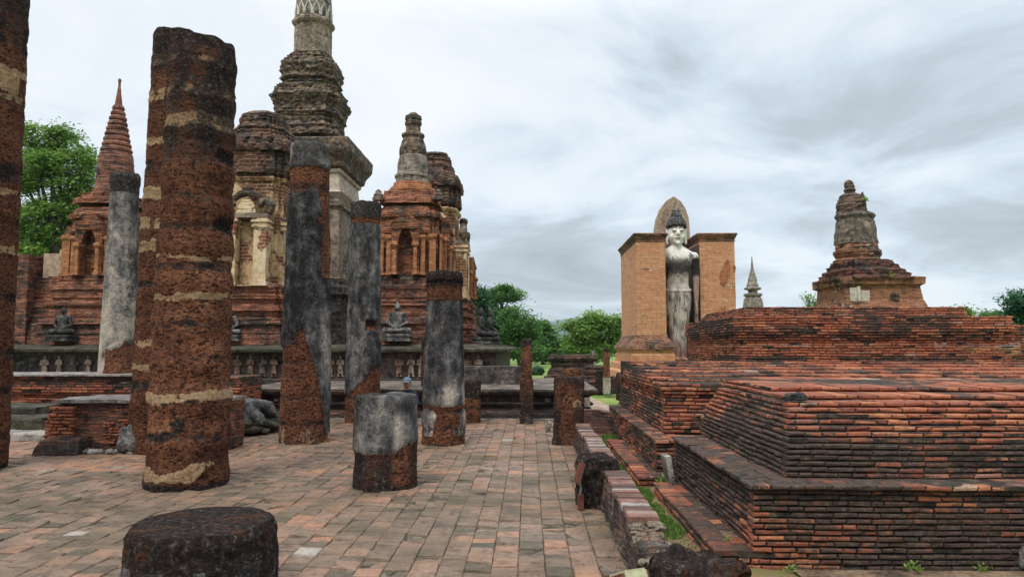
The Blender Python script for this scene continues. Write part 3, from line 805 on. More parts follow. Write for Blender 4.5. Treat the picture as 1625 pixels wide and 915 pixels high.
# --- at the left edge of the court
yA = 9.3
def fA(u, fr, z, a):
    zz = lambda py: zpx(py, 20, yA)
    p, d, dr = bands(a, z, [(zz(y), t, s_, k) for y, t, s_, k in ((118, .05, 1.1, 'c'), (160, .05, .8, 'c'), (165, .06, .7, 'd'), (275, .16, .75, 'd'), (305, .05, .8, 'c'), (355, .08, .6, 'd'), (400, .07, .8, 'c'), (470, .06, .8, 'd'), (560, .08, .7, 'd'), (620, .05, .7, 'd'), (690, .06, .7, 'd'), (60, .22, .9, 'd'))], 3)
    d = max(d, 0.18 + 0.3 * max(0, nz_(a, z, 0.8, 6)), 0.85 * sm(0.1, 0.03, z), sm(zz(110), zz(20), z) * 0.7)
    if fr > 0 and u > 0.55: p = max(p, 0.9 * sm(0.16, 0.06, abs(z - zz(134)) - 0.25 * (u - 0.7)))
    return dr + 0.01 * p, 0, p, d, 0.5
column('column', 'laterite column at the left edge rising past the top of the view', -7.36, yA, 0.44, 0.385, 7.6, fA, seed=9, top_amp=0.06, lump=0.012)

# --- pale stuccoed one beside the brick shrine
yD = 15.2
def fD(u, fr, z, a):
    zc = zpx(306, 195, yD)
    e = z - zpx(548, 186, yD)
    hole = sm(0.02, -0.04, e - 0.10 * u - 0.18 * nz_(a, z, 1.6, 2)) * sm(-0.35, -0.1, u - 0.3 * nz_(a, z, 2)) if fr > -0.2 else sm(0.1, -0.1, e + 0.3 * nz_(a, z))
    st = 1 - hole
    dr = 0.022 * st
    d = 0.0
    if z > zc - 0.02:
        dr += 0.008 + 0.02 * sm(zc + 0.1, zc + 0.2, z) - 0.03 * sm(zc + 0.33, zc + 0.42, z); d = 0.85
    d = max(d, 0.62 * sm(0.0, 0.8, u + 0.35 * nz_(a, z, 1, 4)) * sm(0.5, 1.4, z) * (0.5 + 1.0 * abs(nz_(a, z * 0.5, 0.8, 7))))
    pale = 0.8 + 0.5 * sm(3.2, 1.2, z) - 0.3 * sm(3.4, 5.0, z)
    return dr, st, 0, d, pale
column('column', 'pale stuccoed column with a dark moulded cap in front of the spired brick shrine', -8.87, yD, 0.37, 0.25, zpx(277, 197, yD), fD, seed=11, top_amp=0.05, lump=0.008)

# --- dark stuccoed, its lower half bare laterite
yE = 12.05
def fE(u, fr, z, a):
    zz = lambda py: zpx(py, 476, yE)
    pts = [(-1.0, 549), (-0.35, 549), (-0.2, 538), (0.0, 524), (0.22, 527), (0.32, 541), (0.55, 570), (0.75, 600), (0.86, 640), (1.0, 700)]
    uu = u
    if fr >= 0:
        b = pts[-1][1]
        for (a0, y0), (a1, y1) in zip(pts, pts[1:]):
            if a0 <= uu <= a1: b = y0 + (y1 - y0) * (uu - a0) / (a1 - a0); break
    else: b = 590 + 50 * u
    zb = zz(b) + 0.03 * nz_(a, 0, 5, 3)
    st = sm(zb - 0.015, zb + 0.015, z)
    ztop = zz(308)
    edge = 0.12 * nz_(a, z, 2, 8)
    st *= 1 - sm(ztop - 0.05, ztop + 0.05, z + edge)
    strip = sm(0.74, 0.82, u + 0.20 * nz_(a, z, 2.2, 2) + 0.12 * nz_(a, z, 6, 1)) * sm(zz(455), zz(430), z) * (1 if fr > -0.5 else 0)
    st *= 1 - strip
    d = 0.0; pl_ = 0.0
    if z < 0.30:
        m = sm(0.30, 0.22, z + 0.06 * nz_(a, 0, 3, 1)); pl_ = 0.42 * m * (1 + nz_(a, z, 2)); d = 0.4 * m
    d = max(d, 0.5 * sm(0.05, 0.0, z))
    pale = 0.14 + 0.35 * max(0, nz_(a, z * 0.6, 0.8, 3)) + 0.30 * sm(0.3, 0.9, u) * sm(2.8, 1.5, z)
    if st < 0.5: pale = 0.62
    if z > zz(272): d = max(d, 0.48); pale = 0.6; st = max(st, sm(zz(272), zz(268), z))
    if zz(308) < z < zz(296): d = max(d, 0.6)
    dr = 0.028 * st
    lp, ld, ldr = bands(a, z, [(zz(y), .035, .7, 'd') for y in (573, 627, 668)], 4)
    return dr + ldr * (1 - st), st, pl_, max(d, ld * (1 - st)), pale
column('column', 'charcoal stuccoed column whose plaster has broken away over its orange lower third', -3.79, yE, 0.41, 0.312, zpx(233, 492, yE), fE, seed=13, top_amp=0.05, lump=0.012)

# --- dark stuccoed with a square hole
yF = 15.1
def fF(u, fr, z, a):
    zz = lambda py: zpx(py, 576, yF)
    zb = zz(606) - 0.25 * sm(0.1, -0.6, u) + 0.34 * sm(0.1, 0.8, u) + 0.10 * nz_(a, 0, 3, 3)
    st = sm(zb - 0.02, zb + 0.02, z)
    zt = zz(357)
    d = 0.0; dr = 0.024 * st; pale = 0.36 + 0.5 * max(0, nz_(a, z * 0.7, 1, 5))
    pale += 0.35 * sm(zz(540), zz(590), z) * 0 + 0.3 * sm(0, -0.9, u) * 0
    if z > zt:
        d = 0.72; dr += 0.02
        if z < zt + 0.12: d = 0.3; dr -= 0.03; st = 0.2
    k = max(abs(u - 0.62) * 0.32, abs(z - zz(516)))
    if fr > 0 and k < 0.12:
        dr -= 0.07 * sm(0.11, 0.08, k); d = max(d, 0.55 * sm(0.12, 0.08, k)); st *= 1 - sm(0.11, 0.09, k)
        if z < zz(518) and k < 0.1: d = 0.1
    lp, ld, ldr = bands(a, z, [(zz(y), .04, .7, 'd') for y in (628, 650)], 6)
    return dr + ldr, st, 0, max(d, ld * (1 - st), 0.12 if st < 0.5 else 0), pale
column('column', 'mottled grey stuccoed column with a dark cap and a broken square hole in its side', -3.52, yF, 0.37, 0.285, zpx(323, 580, yF), fF, seed=17, top_amp=0.03, lump=0.01)

# --- shorter stuccoed one with a black cap
yG = 11.85
def fG(u, fr, z, a):
    zz = lambda py: zpx(py, 703, yG)
    zb = zz(642) + 0.05 * nz_(a, 0, 3, 3)
    st = sm(zb - 0.02, zb + 0.02, z)
    if z < zb:
        m = nz_(a, z * 0.9, 2.1, 12) + 0.35 * math.cos(a * 3 + 1.2)
        st = max(st, sm(0.02, 0.12, m) * sm(zz(692), zz(685), z) * (1 - sm(zb - 0.08, zb - 0.03, z)))
    d = 0.0; dr = 0.02 * st; pale = 0.26 + 0.4 * max(0, nz_(a, z, 1.2, 5)) + 0.5 * sm(zz(585), zz(625), z) * sm(-0.4, 0.6, u)
    if z > zz(478): st *= 0.15; d = 0.3; dr -= 0.0
    if z > zz(456): d = 0.85; dr += 0.022 - 0.05 * sm(0.025, 0.0, abs(z - zz(449)) - 0.01) * (1 if fr > 0 else 0)
    d = max(d, 0.7 * sm(0.08, 0.0, z))
    if z < zb - 0.02: pale = 0.75
    lp, ld, ldr = bands(a, z, [(zz(y), .04, .75, 'd') for y in (650, 678)], 8)
    return dr + ldr, st, 0, max(d, ld * 0.9, 0.1 if st < 0.5 else 0), pale
column('column', 'shorter grey stuccoed column with a black grooved cap and patchy orange foot', -1.42, yG, 0.355, 0.265, zpx(433, 709, yG), fG, seed=21, top_amp=0.02, lump=0.012)

# --- stumps
yH = 8.3
def fH(u, fr, z, a):
    zb = 0.40 + 0.05 * nz_(a, 0, 3, 2) + 0.10 * sm(0.3, 0.9, u)
    st = sm(zb - 0.015, zb + 0.015, z)
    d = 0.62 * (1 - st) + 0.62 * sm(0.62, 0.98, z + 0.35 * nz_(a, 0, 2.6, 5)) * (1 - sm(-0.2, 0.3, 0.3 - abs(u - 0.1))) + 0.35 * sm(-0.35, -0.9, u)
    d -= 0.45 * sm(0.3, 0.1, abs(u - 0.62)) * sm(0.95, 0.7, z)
    if z < 0.07: d = 0.75
    pale = 0.50 + 0.5 * sm(0.35, 0.1, abs(u - 0.66)) * sm(1.0, 0.75, z) + 0.35 * sm(0.3, 0.05, abs(u - 0.05)) * sm(0.6, 1.0, z)
    return 0.022 * st, st, 0, d, pale
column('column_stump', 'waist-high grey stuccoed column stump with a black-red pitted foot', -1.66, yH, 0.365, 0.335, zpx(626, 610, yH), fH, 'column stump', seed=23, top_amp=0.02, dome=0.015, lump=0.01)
def fI(u, fr, z, a):
    d = 0.80 + 0.3 * nz_(a, z, 2, 3)
    st = 0.0
    if z > 0.45: d = 0.78 + 0.3 * nz_(a, z, 2, 8)
    if fr > 0 and z < 0.27: st = sm(0.2, 0.45, nz_(a, z * 1.5, 1.6, 7) + 0.3) * 0.9
    return 0.016 * st + 0.006 * nz_(a, z, 3, 2), st, 0, d - 0.2 * st, 0.35
column('column_stump', 'low blackened laterite column stump with a rough flat top, nearest of the court', -2.13, 4.72, 0.462, 0.452, 0.455, fI, 'column stump', seed=25, nt_=180, dz=0.014, top_amp=0.014, dome=0.004, lump=0.009)
def fS(u, fr, z, a): return 0.02 * nz_(a, z, 3, 4), 0, 0, 0.98, 0.3
column('column_stump', 'black laterite stump built into the low brick wall', 0.69, 7.42, 0.225, 0.215, 0.45, fS, 'column stump', seed=27, nt_=96, dz=0.02, top_amp=0.05, lump=0.028)
def fK(u, fr, z, a): return 0.03 * nz_(a, z, 3, 4), 0, 0, 0.70 + 0.35 * nz_(a, z, 3, 1) - 0.22 * sm(0.2, 0.3, z), 0.2
column('laterite_boulder', 'crumbled dark red laterite block ending the low wall in the front corner', 1.06, 4.72, 0.33, 0.27, 0.20, fK, 'laterite block', seed=29, nt_=120, dz=0.014, top_amp=0.09, lump=0.05, dome=0.05)

def slab_post(name, label, cx, cy, wx, wy, H, fn, cat, group=None, seed=1, top=0.02, lump=0.012):
    """square laterite post: a column whose plan is squared off"""
    bm = bmesh.new()
    ls = {k: bm.verts.layers.float.new(k) for k in ('stucco', 'plaster', 'dark', 'pale')}
    plan = plan_square(0.16); n = len(plan); nz = max(6, int(H / 0.03)); prev = None
    def mk(ux, uy, z, sc):
        a = math.atan2(uy, ux); dr, st, pl_, dk, pa = fn(ux, -uy, z, a)
        q = Vector((ux * wx, uy * wy, z)) + Vector((seed, seed * 2, 0))
        nv = noise.noise_vector(q * 4) * lump * 1.5 + noise.noise_vector(q * 15) * lump * 0.9
        corner = 1 - 0.05 * sm(1.2, 1.42, math.hypot(ux, uy))
        v = bm.verts.new((cx + ux * (wx + dr) * corner * sc + nv.x, cy + uy * (wy + dr) * corner * sc + nv.y, z + nv.z * 0.6))
        v[ls['stucco']] = st; v[ls['plaster']] = pl_; v[ls['dark']] = dk; v[ls['pale']] = pa
        return v
    for k in range(nz + 1):
        z = H * k / nz; ring = [mk(ux, uy, z, 1 - 0.05 * sm(H - 0.05, H, z)) for ux, uy in plan]
        if prev:
            for i in range(n): bm.faces.new((prev[i], prev[(i + 1) % n], ring[(i + 1) % n], ring[i]))
        prev = ring
    for sc in (0.8, 0.5, 0.2):
        ring = [mk(ux, uy, H, sc) for ux, uy in plan]
        for v in ring: v.co.z += top * (1 - sc) + top * noise.noise(v.co * 6)
        for i in range(n): bm.faces.new((prev[i], prev[(i + 1) % n], ring[(i + 1) % n], ring[i]))
        prev = ring
    bm.faces.new(prev)
    return tag(obj(name, bm, M['column'], None, True, False, loc=(cx, cy, 0)), label, cat, group)
def fBlk(u, fr, z, a):
    d = 0.72 + 0.35 * nz_(a, z, 2, 3); p = 0
    if fr > 0.9:
        k = math.hypot((u - 0.52) * 0.24, z - 0.66); p = 1.2 * sm(0.075, 0.05, k)
        k2 = math.hypot((u + 0.2) * 0.24, (z - 0.72) * 0.6); p = max(p, 0.5 * sm(0.07, 0.04, k2)); d -= 0.35 * sm(0.3, 0.1, k2)
        d -= 0.25 * sm(0.3, 0.1, math.hypot((u + 0.1) * 0.3, z - 0.2))
    return 0.03 * sm(0.12, 0, z), 0, p, d, 0.5
slab_post('laterite_block', 'square dark laterite pillar with one round cream patch beside the low wall', 0.65, 11.9, 0.245, 0.22, 1.08, fBlk, 'laterite pillar', seed=3, top=0.02, lump=0.018)
slab_post('laterite_block', 'reddish laterite block peeping over the top of the cream-patched pillar', 0.74, 12.75, 0.16, 0.2, 1.18, lambda u, f, z, a: (0, 0, 0, 0.3 + 0.3 * nz_(a, z, 2), 0.5), 'laterite pillar', seed=4, lump=0.02)
def fSq(u, fr, z, a):
    p, d, dr = bands(a, z, [(0.29, .02, .9, 'd'), (0.53, .02, .9, 'd')], 3)
    return dr, 0, 0, max(d, 0.25 + 0.5 * sm(0.5, 0.6, z)), 0.5
slab_post('laterite_stub', 'squat square stub of three laterite blocks against the low platform', -1.19, 14.98, 0.165, 0.165, 0.87, fSq, 'laterite stub', seed=5)
def fTh(u, fr, z, a):
    return 0.02 * (z < 0.9), 0.85 if z < 0.18 and u > -0.2 else 0, 0, 0.25 + 0.35 * (z < 0.9) + 0.5 * sm(1.5, 1.7, z), 0.7
slab_post('laterite_post', 'thin upright laterite post rising against the trees before the low platform', -0.06, 14.98, 0.115, 0.13, 1.72, fTh, 'laterite post', seed=6, lump=0.014)
p = W(674, 640, 17.0)
slab_post('laterite_post', 'thin dark red post standing just left of the black-capped column', p.x, 17.0, 0.085, 0.1, zpx(536, 674, 17.0), lambda u, f, z, a: (0, 0, 0, 0.35 + 0.4 * sm(1.3, 1.7, z), 0.5), 'laterite post', seed=7)
# posts and stumps along the far path
p = G(963, 629, -0.1)
def fOr(u, fr, z, a): return 0.02 * (z < 0.55), 1.0 if z < 0.52 else 0, 0, 0.05 + 0.7 * sm(1.25, 1.5, z), 1.1
slab_post('laterite_post', 'orange laterite post with a whitewashed foot beside the far path', p.x, p.y, 0.10, 0.12, zpx(553, 963, p.y), fOr, 'laterite post', seed=8)
GRP = 'dark stumps lining the far path'
for i, (x0, x1, yt, yb, Lb, off) in enumerate(((967, 978, 598, 629, 'dark stump immediately right of the whitewashed orange post', 0.3), (979, 988, 592, 640, 'tall thin dark stump between shorter ones beside the far path', 0.3),
        (991, 1001, 627, 652, 'lowest grey stump at the near end of the path row', 0.55), (998, 1007, 592, 645, 'tall dark stump next to the stepped brick terrace', 0.35), (946, 957, 588, 626, 'dark stump left of the whitewashed orange post', 0.5),
        (1016, 1027, 598, 612, 'black block lying on the corner of the brick terrace', 0.7))):
    q = G((x0 + x1) / 2, yb, -0.1) if i != 5 else W(1021, 610, 13.2)
    slab_post('laterite_stump', Lb, q.x, q.y, (x1 - x0) / 2 * q.y / 1130, 0.12, zpx(yt, (x0 + x1) / 2, q.y), lambda u, f, z, a, o=off: (0, 0, 0, o + 0.35, 0.5), 'laterite stump', GRP, seed=30 + i, lump=0.02)
q = G(937, 610, -0.1)
slab_post('laterite_stump', 'small orange stump in front of the stepped black ruin', q.x, 24.5, 0.07, 0.1, zpx(578, 937, 24.5), lambda u, f, z, a: (0, 0, 0, 0.15, 0.5), 'laterite stump', GRP, seed=40)

# ================================================================== LOW WALL AND KERBS
# low wall between court and trench: bricks on edge along the top, rubble below
t = empty('low_wall', (0.83, 8.2, 0), 'low knee-high wall topped with bricks laid crosswise, running beside the court', 'wall')
rng = random.Random(3); wall_pieces = []
for (ya, yb) in ((4.95, 7.22), (7.62, 11.5)):
    bm = bmesh.new(); rings = []
    k = int((yb - ya) / 0.05)
    secs = [(-0.125, -0.12), (-0.115, 0.05), (-0.10, 0.2), (-0.095, 0.30), (0.0, 0.31), (0.095, 0.30), (0.10, 0.1), (0.11, -0.12)]
    for i in range(k + 1):
        y = ya + (yb - ya) * i / k
        h = 1.0 if y > 5.35 else 0.80 + 0.2 * sm(4.95, 5.35, y)
        ring = []
        for (dx, z) in resample([(a, b * 1.0) for a, b in secs], 0.05):
            nv = noise.noise_vector(Vector((dx * 3, y * 4.0, z * 6.0))) * 0.022 + noise.noise_vector(Vector((dx * 9, y * 14, z * 14))) * 0.014
            ring.append((0.835 + dx + nv.x, y + nv.y, z * h + nv.z))
        rings.append(ring)
    wall_pieces.append(bm); loft(bm, rings, True, True)
s = NT('wall_rubble', 0.95)
n1 = s.noise(6, 6, 0.7); n2 = s.noise(28, 5, 0.7); vo = s.vor(11, s.map(s.pos, (1, 1, 2.2)), 'DISTANCE_TO_EDGE')
c = s.ramp(s.math('ADD', s.math('MULTIPLY', n1, 0.6), s.math('MULTIPLY', n2, 0.4)), [(0.34, (0.028, 0.022, 0.018)), (0.47, (0.11, 0.075, 0.052)), (0.57, (0.21, 0.155, 0.11)), (0.68, (0.34, 0.27, 0.2))])
s.base(s.mix(s.step(vo, 0.10, 0.0), c, (0.02, 0.016, 0.013)))
s.bump(s.math('ADD', s.math('MULTIPLY', s.step(vo, 0.0, 0.14), 0.7), s.math('ADD', n1, s.math('MULTIPLY', n2, 0.7))), 1.0, 0.035)
M_low = mat_brickwork('eroded_low_wall', (0.20, 0.11, 0.075), (0.13, 0.075, 0.055), (0.05, 0.038, 0.03), dark=0.62, plaster=0.30, pcol=(0.23, 0.175, 0.13), bw=0.18, rh=0.05, seed=66, dscale=3.0)
for bm in wall_pieces: obj('wall_body', bm, M_low, t, True)
ms = Masonry(8, lambda x, y, z: 0.16)
s = NT('weathered_coping_brick', 0.85); n1 = s.noise(9, 6, 0.7); n2 = s.noise(50, 5, 0.7)
c = s.ramp(s.attr('rnd'), [(0.1, (0.07, 0.05, 0.042)), (0.35, (0.19, 0.10, 0.078)), (0.6, (0.27, 0.135, 0.10)), (0.85, (0.27, 0.17, 0.13)), (1.0, (0.33, 0.28, 0.245))])
c = s.mix(0.9, c, s.ramp(n1, [(0.15, 0.4), (0.5, 0.95), (0.85, 1.3)]), 'MULTIPLY')
s.base(s.mix(0.7, c, s.ramp(n2, [(0.2, 0.5), (0.65, 1.15)]), 'MULTIPLY')); s.bump(s.math('ADD', n1, n2), 0.8, 0.012); M_cop = s.m
for (ya, yb) in ((5.28, 7.2), (7.66, 11.5)):
    y = ya
    while y < yb:
        L = 0.098 + ms.rng.uniform(-0.01, 0.012)
        z = 0.318 + ms.rng.uniform(-0.006, 0.006); x0 = 0.727 + ms.rng.uniform(-0.008, 0.008)
        pale = ms.rng.random() < 0.14
        ms.brick((x0, y), (0, 1), (-1, 0), L - 0.006, 0.215, z, 0.05, 1.0 if pale else min(0.9, max(0.15, ms.rng.gauss(0.42, 0.24))), ms.rng.gauss(0.22, 0.16))
        y += L
o = ms.done('wall_coping', t); o.data.materials[0] = M_cop
# crumbled end of the wall
bm = bmesh.new()
for i in range(60):
    p = Vector((rng.uniform(0.74, 0.95), rng.uniform(4.85, 5.32), 0)); p.z = (0.15 + 0.14 * sm(4.9, 5.3, p.y)) + 0.03 * rng.random()
    r = rng.uniform(0.018, 0.045)
    bmesh.ops.create_icosphere(bm, subdivisions=2, radius=1, matrix=Matrix.Translation(p) @ Matrix.Rotation(rng.uniform(0, 6), 4, 'Z') @ Matrix.Diagonal((r * 1.3, r, r * 0.6, 1)))
for v in bm.verts: v.co += noise.noise_vector(v.co * 26) * 0.018
obj('broken_end', bm, mat_simple('broken_wall_stone', [(0.2, (0.03, 0.024, 0.019)), (0.45, (0.13, 0.10, 0.072)), (0.7, (0.28, 0.22, 0.16))], 9.0), t, False)

def kerb(label, x0, x1, y0, y1, seed, cat='kerb'):
    ms = Masonry(seed, lambda x, y, z: 0.42 + 0.35 * noise.noise(Vector((x * 2, y * 0.9, seed))))
    for z, o in ((-0.13, 0.0), (-0.075, 0.004), (-0.02, 0.01)):
        ms.course((x0 + o, y1), (x0 + o, y0), (-1, 0), z, 0.052, 0.1 if z < -0.05 else 0.19, 0.2)
        ms.course((x0 + o, y0), (x1, y0), (0, -1), z, 0.052, 0.1, 0.2)
    # pavers behind the edge
    y = y0
    while y < y1 - 0.1:
        x = x0 + 0.20
        while x < x1:
            ms.brick((x, y), (0, 1), (-1, 0), 0.19, 0.19, -0.03 + ms.rng.uniform(-0.008, 0.004), 0.05, ms.rng.random(), 0.62 + ms.rng.gauss(0, 0.2)); x += 0.2
        y += 0.2
    ms.mass(x0 + 0.03, x1, y0 + 0.03, y1, -0.14, 0.0)
    o = ms.done('brick_kerb', None, ((x0 + x1) / 2, y0, -0.12)); return tag(o, label, cat)
kerb('low brick kerb with orange edge bricks along the foot of the nearest mound', 1.42, 1.80, 5.7, 8.45, 51)
kerb('low brick kerb at the foot of the farther mound, ending in one orange brick', 1.30, 1.72, 8.82, 12.3, 52)

# ================================================================== BRICK MOUNDS ON THE RIGHT
def dk1(x, y, z):
    n_ = noise.noise(Vector((x * 0.7, y * 0.7, z * 2.2))) + 0.5 * noise.noise(Vector((x * 2, y * 2, z * 5)))
    if 0.47 < z < 0.53: return 0.58 + 0.45 * n_
    if z < 0.5:
        return 0.76 + 0.42 * n_ - 0.56 * sm(0.45, 0.0, abs(x - 1.74)) * sm(6.4, 5.6, y) + 0.1 * sm(2.2, 3.5, x)
    return 0.78 - 0.40 * sm(0.70, 0.84, z) + 0.65 * n_
ms = Masonry(11, dk1)
t = empty('brick_mound', (4.0, 7.2, -0.12), 'nearest stepped brick mound with a blackened lower tier and orange sloping top courses', 'brick mound')
mound(ms, 1.72, 7.4, 5.68, 8.75, -0.12, [(0.003 * i, 0.002 * i) for i in range(14)] + [(-0.012, -0.015)], h=0.0433, D=0.11)
ms.done('lower_tier', t)
ms = Masonry(12, dk1)
up = [(0.0, 0.0), (0.01, 0.008), (0.02, 0.016), (0.03, 0.025), (0.045, 0.035), (0.065, 0.05), (0.12, 0.075), (0.19, 0.10), (0.26, 0.13), (0.34, 0.16), (0.43, 0.20), (0.52, 0.23), (0.62, 0.25)]
mound(ms, 2.09, 7.4, 5.98, 8.95, 0.527, up, h=0.0433, D=0.12)
ms.done('upper_tier', t)
ms = Masonry(13, lambda x, y, z: 0.25 + 0.4 * noise.noise(Vector((x * 1.5, y * 1.5, z))))
mound(ms, 2.42, 7.4, 6.95, 9.2, 1.09, [(0.0, 0.0), (0.55, 0.06)], D=0.6, skew=-0.03, h=0.045)
for k in range(13): ms.course((2.50, 7.66 + .12 * k), (7.4, 7.62 + .12 * k), (0, -1), 1.135, 0.04, 0.11, 0.2, out=0.01, miss=.03)
ms.done('top_courses', t)
# loose blackened lump on the broken top edge
def lump(name, label, c, r, mat, cat, group=None, seed=1, amp=0.35, sub=4):
    bm = bmesh.new(); bmesh.ops.create_icosphere(bm, subdivisions=sub, radius=1)
    for v in bm.verts:
        d = 1 + amp * noise.noise(v.co * 1.3 + Vector((seed, 0, 0))) + amp * 0.5 * noise.noise(v.co * 3.5 + Vector((seed, 3, 0))) + amp * 0.2 * noise.noise(v.co * 9)
        v.co = Vector((v.co.x * r[0], v.co.y * r[1], max(v.co.z, -0.55) * r[2])) * d + Vector(c)
    return tag(obj(name, bm, mat, None, True, False, loc=(c[0], c[1], c[2] - r[2] * 0.5)), label, cat, group)
p = W(1262, 630, 6.72)
lump('mossy_clod', 'black mossy clod in the broken corner of the nearest mound top', (p.x, p.y, p.z), (0.11, 0.07, 0.045), M['dark_fig'], 'clod', seed=5)
p = G(1610, 885, -0.1)
lump('boulder', 'grey boulder leaning on the nearest brick mound at the right edge', (p.x + 0.03, 5.62, 0.04), (0.17, 0.13, 0.2), M['rock'], 'boulder', seed=8)
# white slab leaning in the corner
bm = bmesh.new(); p = G(1078, 765, -0.08)
vv = add_box(bm, -0.03, 0.03, -0.16, 0.16, 0, 0.42)
for v in bm.verts: v.co = Matrix.Rotation(R(-9), 4, 'Y') @ v.co; v.co += Vector((1.655, 8.5, -0.09)) + noise.noise_vector(v.co * 5) * 0.02
tag(obj('stone_slab', bm, M['slab'], None, False, True, loc=(1.655, 8.5, -0.09)), 'pale stone slab propped on edge where the two kerbs meet', 'slab')

def dk2(x, y, z):
    n_ = noise.noise(Vector((x * 0.8, y * 0.8, z * 2.5 + 7))) + 0.4 * noise.noise(Vector((x * 2.5, y * 2.5, z * 6)))
    base = 0.54 if z < 0.62 else (0.66 if z < 0.78 else 0.10)
    if z > 0.95: base = 0.36
    return base + 0.60 * n_
t = empty('brick_terrace', (4.5, 11.0, -0.12), 'long stepped terrace of red brick whose broken courses rise towards the tall red plinth', 'brick terrace')
ms = Masonry(21, dk2)
mound(ms, 1.585, 3.6, 9.12, 14.4, -0.12, [(0.002 * i, 0.0) for i in range(10)] + [(-0.008, -0.01)], D=0.11)
ms.done('lower_tier', t)
ms = Masonry(22, dk2)
mound(ms, 1.80, 9.4, 9.70, 14.6, 0.43, [(0, 0), (0.01, 0.005), (0.05, 0.01), (0.10, 0.015), (0.16, 0.03), (0.22, 0.04), (0.225, 0.04), (0.23, 0.045), (0.235, 0.05), (0.235, 0.05), (0.21, 0.03), (0.19, 0.01)], D=0.12)
ms.done('upper_tier', t)
ms = Masonry(23, dk2)
z = 1.03
for i in range(7):
    yy = 9.95 + 0.6 * i
    ms.course((1.82 + 0.015 * i + (0.05 if i % 2 else 0), yy + 0.10), (9.5, yy - 0.35), Vector((-0.058, -1.0)).normalized(), z, 0.05, 0.62, 0.22, miss=0.02, out=0.012)
    ms.course((1.82 + 0.015 * i, 14.0), (1.82 + 0.015 * i, yy + 0.2), (-1, 0), z, 0.05, 0.3, 0.22, miss=0.02, out=0.012)
    v = add_box(ms.bm, 1.86, 9.5, yy + 0.12, 14.6, z - 0.02, z + 0.036)
    for f in {f for q in v for f in q.link_faces}: f.material_index = 1
    z += 0.036 if i else 0.045
ms.done('top_courses', t)

# tall red plinth
def dk3(x, y, z):
    n_ = noise.noise(Vector((x * 0.5, y * 0.5, z * 1.6 + 3))) + 0.5 * noise.noise(Vector((x * 1.7, y * 1.7, z * 5)))
    base = 0.38 if z > 1.72 else (0.02 if z > 1.36 else 0.52)
    if x > 8.2: base -= 0.05
    return base + (0.75 if z > 1.72 or z < 1.36 else 0.3) * n_
t = empty('brick_plinth', (6.6, 16.0, 1.0), 'tall red brick plinth with an overhanging upper band and an orange lower band', 'brick plinth')
ms = Masonry(31, dk3)
h = 0.052
x0, x1, y0, y1 = 4.10, 9.30, 14.0, 18.6
prof = [(-0.16, -0.10), (-0.12, -0.08), (-0.09, -0.06), (-0.06, -0.04), (-0.03, -0.02)] + [(0.0, 0.0)] * 5 + [(0.005, 0.0)] * 4 + \
       [(-0.02, -0.02), (-0.05, -0.05), (-0.07, -0.07), (-0.09, -0.09), (-0.09, -0.09), (-0.08, -0.08), (-0.08, -0.08), (-0.07, -0.07), (-0.07, -0.07)]
mound(ms, x0, x1, y0, y1, 0.98, prof, h=h, L=0.22, D=0.12, right=True)
ms.done('lower_tier', t)
ms = Masonry(32, lambda x, y, z: 0.32 + 0.4 * noise.noise(Vector((x * 0.6, y, z * 3))))
mound(ms, 4.45, 9.3, 15.3, 18.9, 0.98 + 23 * h, [(0.03 * i, 0.05 * i) for i in range(5)], h=h, L=0.22, D=0.16, right=False)
ms.done('upper_tier', t)
ms = Masonry(33, dk3)
t2 = empty('brick_wall', (10.8, 15.2, 0), 'worn brick wall at the right edge continuing past the tall red plinth', 'brick wall')
mound(ms, 9.32, 13.0, 14.5, 15.4, 0.98, [(-0.16 + 0.02 * min(i, 8), 0.0) for i in range(20)], h=h, L=0.22, D=0.12)
ms.done('wall_face', t2)
bm = bmesh.new(); add_box(bm, 3.95, 13.0, 14.65, 18.5, -0.12, 0.98)
obj('buried_core', bm, M['core'], t)

# ================================================================== RUINED CHEDI BEYOND THE PLINTH
yc = 25.4
cxx = (W(1348, 470, 24).x + W(1465, 470, 24).x) / 2
zc = lambda py: zpx(py, 1375, yc)
t = empty('ruined_chedi', (cxx, yc, 0), 'ruined brick chedi with a broken grey spire and square orange base', 'chedi')
bm = bmesh.new()
stack(bm, cxx, yc, plan_square(0.1), [(0.0, 1.5), (zc(505), 1.45), (zc(490), 1.38), (zc(478), 1.26), (zc(458), 1.22), (zc(455), 1.34), (zc(445), 1.36), (zc(443), 1.2)], 0.07, 0.02, 2.5, 1, course=0.012)
obj('base', bm, M['chedi_brick'], t)
bm = bmesh.new()
lv = []
for py, hw in ((447, 64), (444, 64), (443, 57), (437, 56), (436, 51), (430, 50), (429, 44), (423, 43), (422, 39), (416, 38), (415, 35)):
    lv += [(zc(py), hw * yc / 1130)]
stack(bm, cxx - 0.05, yc, plan_redent(2, 0.15, 0.08), lv, 0.05, 0.05, 2.6, 2, course=0.025, lean=(-0.16, 0), crumble=0.22)
obj('stepped_tier', bm, M['chedi_dark'], t)
bm = bmesh.new()
lv = [(zc(py), hw * yc / 1130) for py, hw in ((418, 35), (414, 36), (411, 32), (406, 34), (402, 36), (399, 35), (397, 31), (391, 31), (387, 29))]
stack(bm, cxx - 0.26, yc, plan_round(30), lv, 0.04, 0.035, 3, 3, course=0.02, crumble=0.1)
obj('ring_mouldings', bm, M['chedi_brick'], t)
bm = bmesh.new()
lv = [(zc(py), hw * yc / 1130) for py, hw in ((388, 29.5), (372, 28.5), (352, 26.5), (350, 25), (347, 26), (344, 28), (341, 27), (339, 24))]
stack(bm, cxx - 0.30, yc, plan_octa(0.2), lv, 0.06, 0.03, 3, 4)
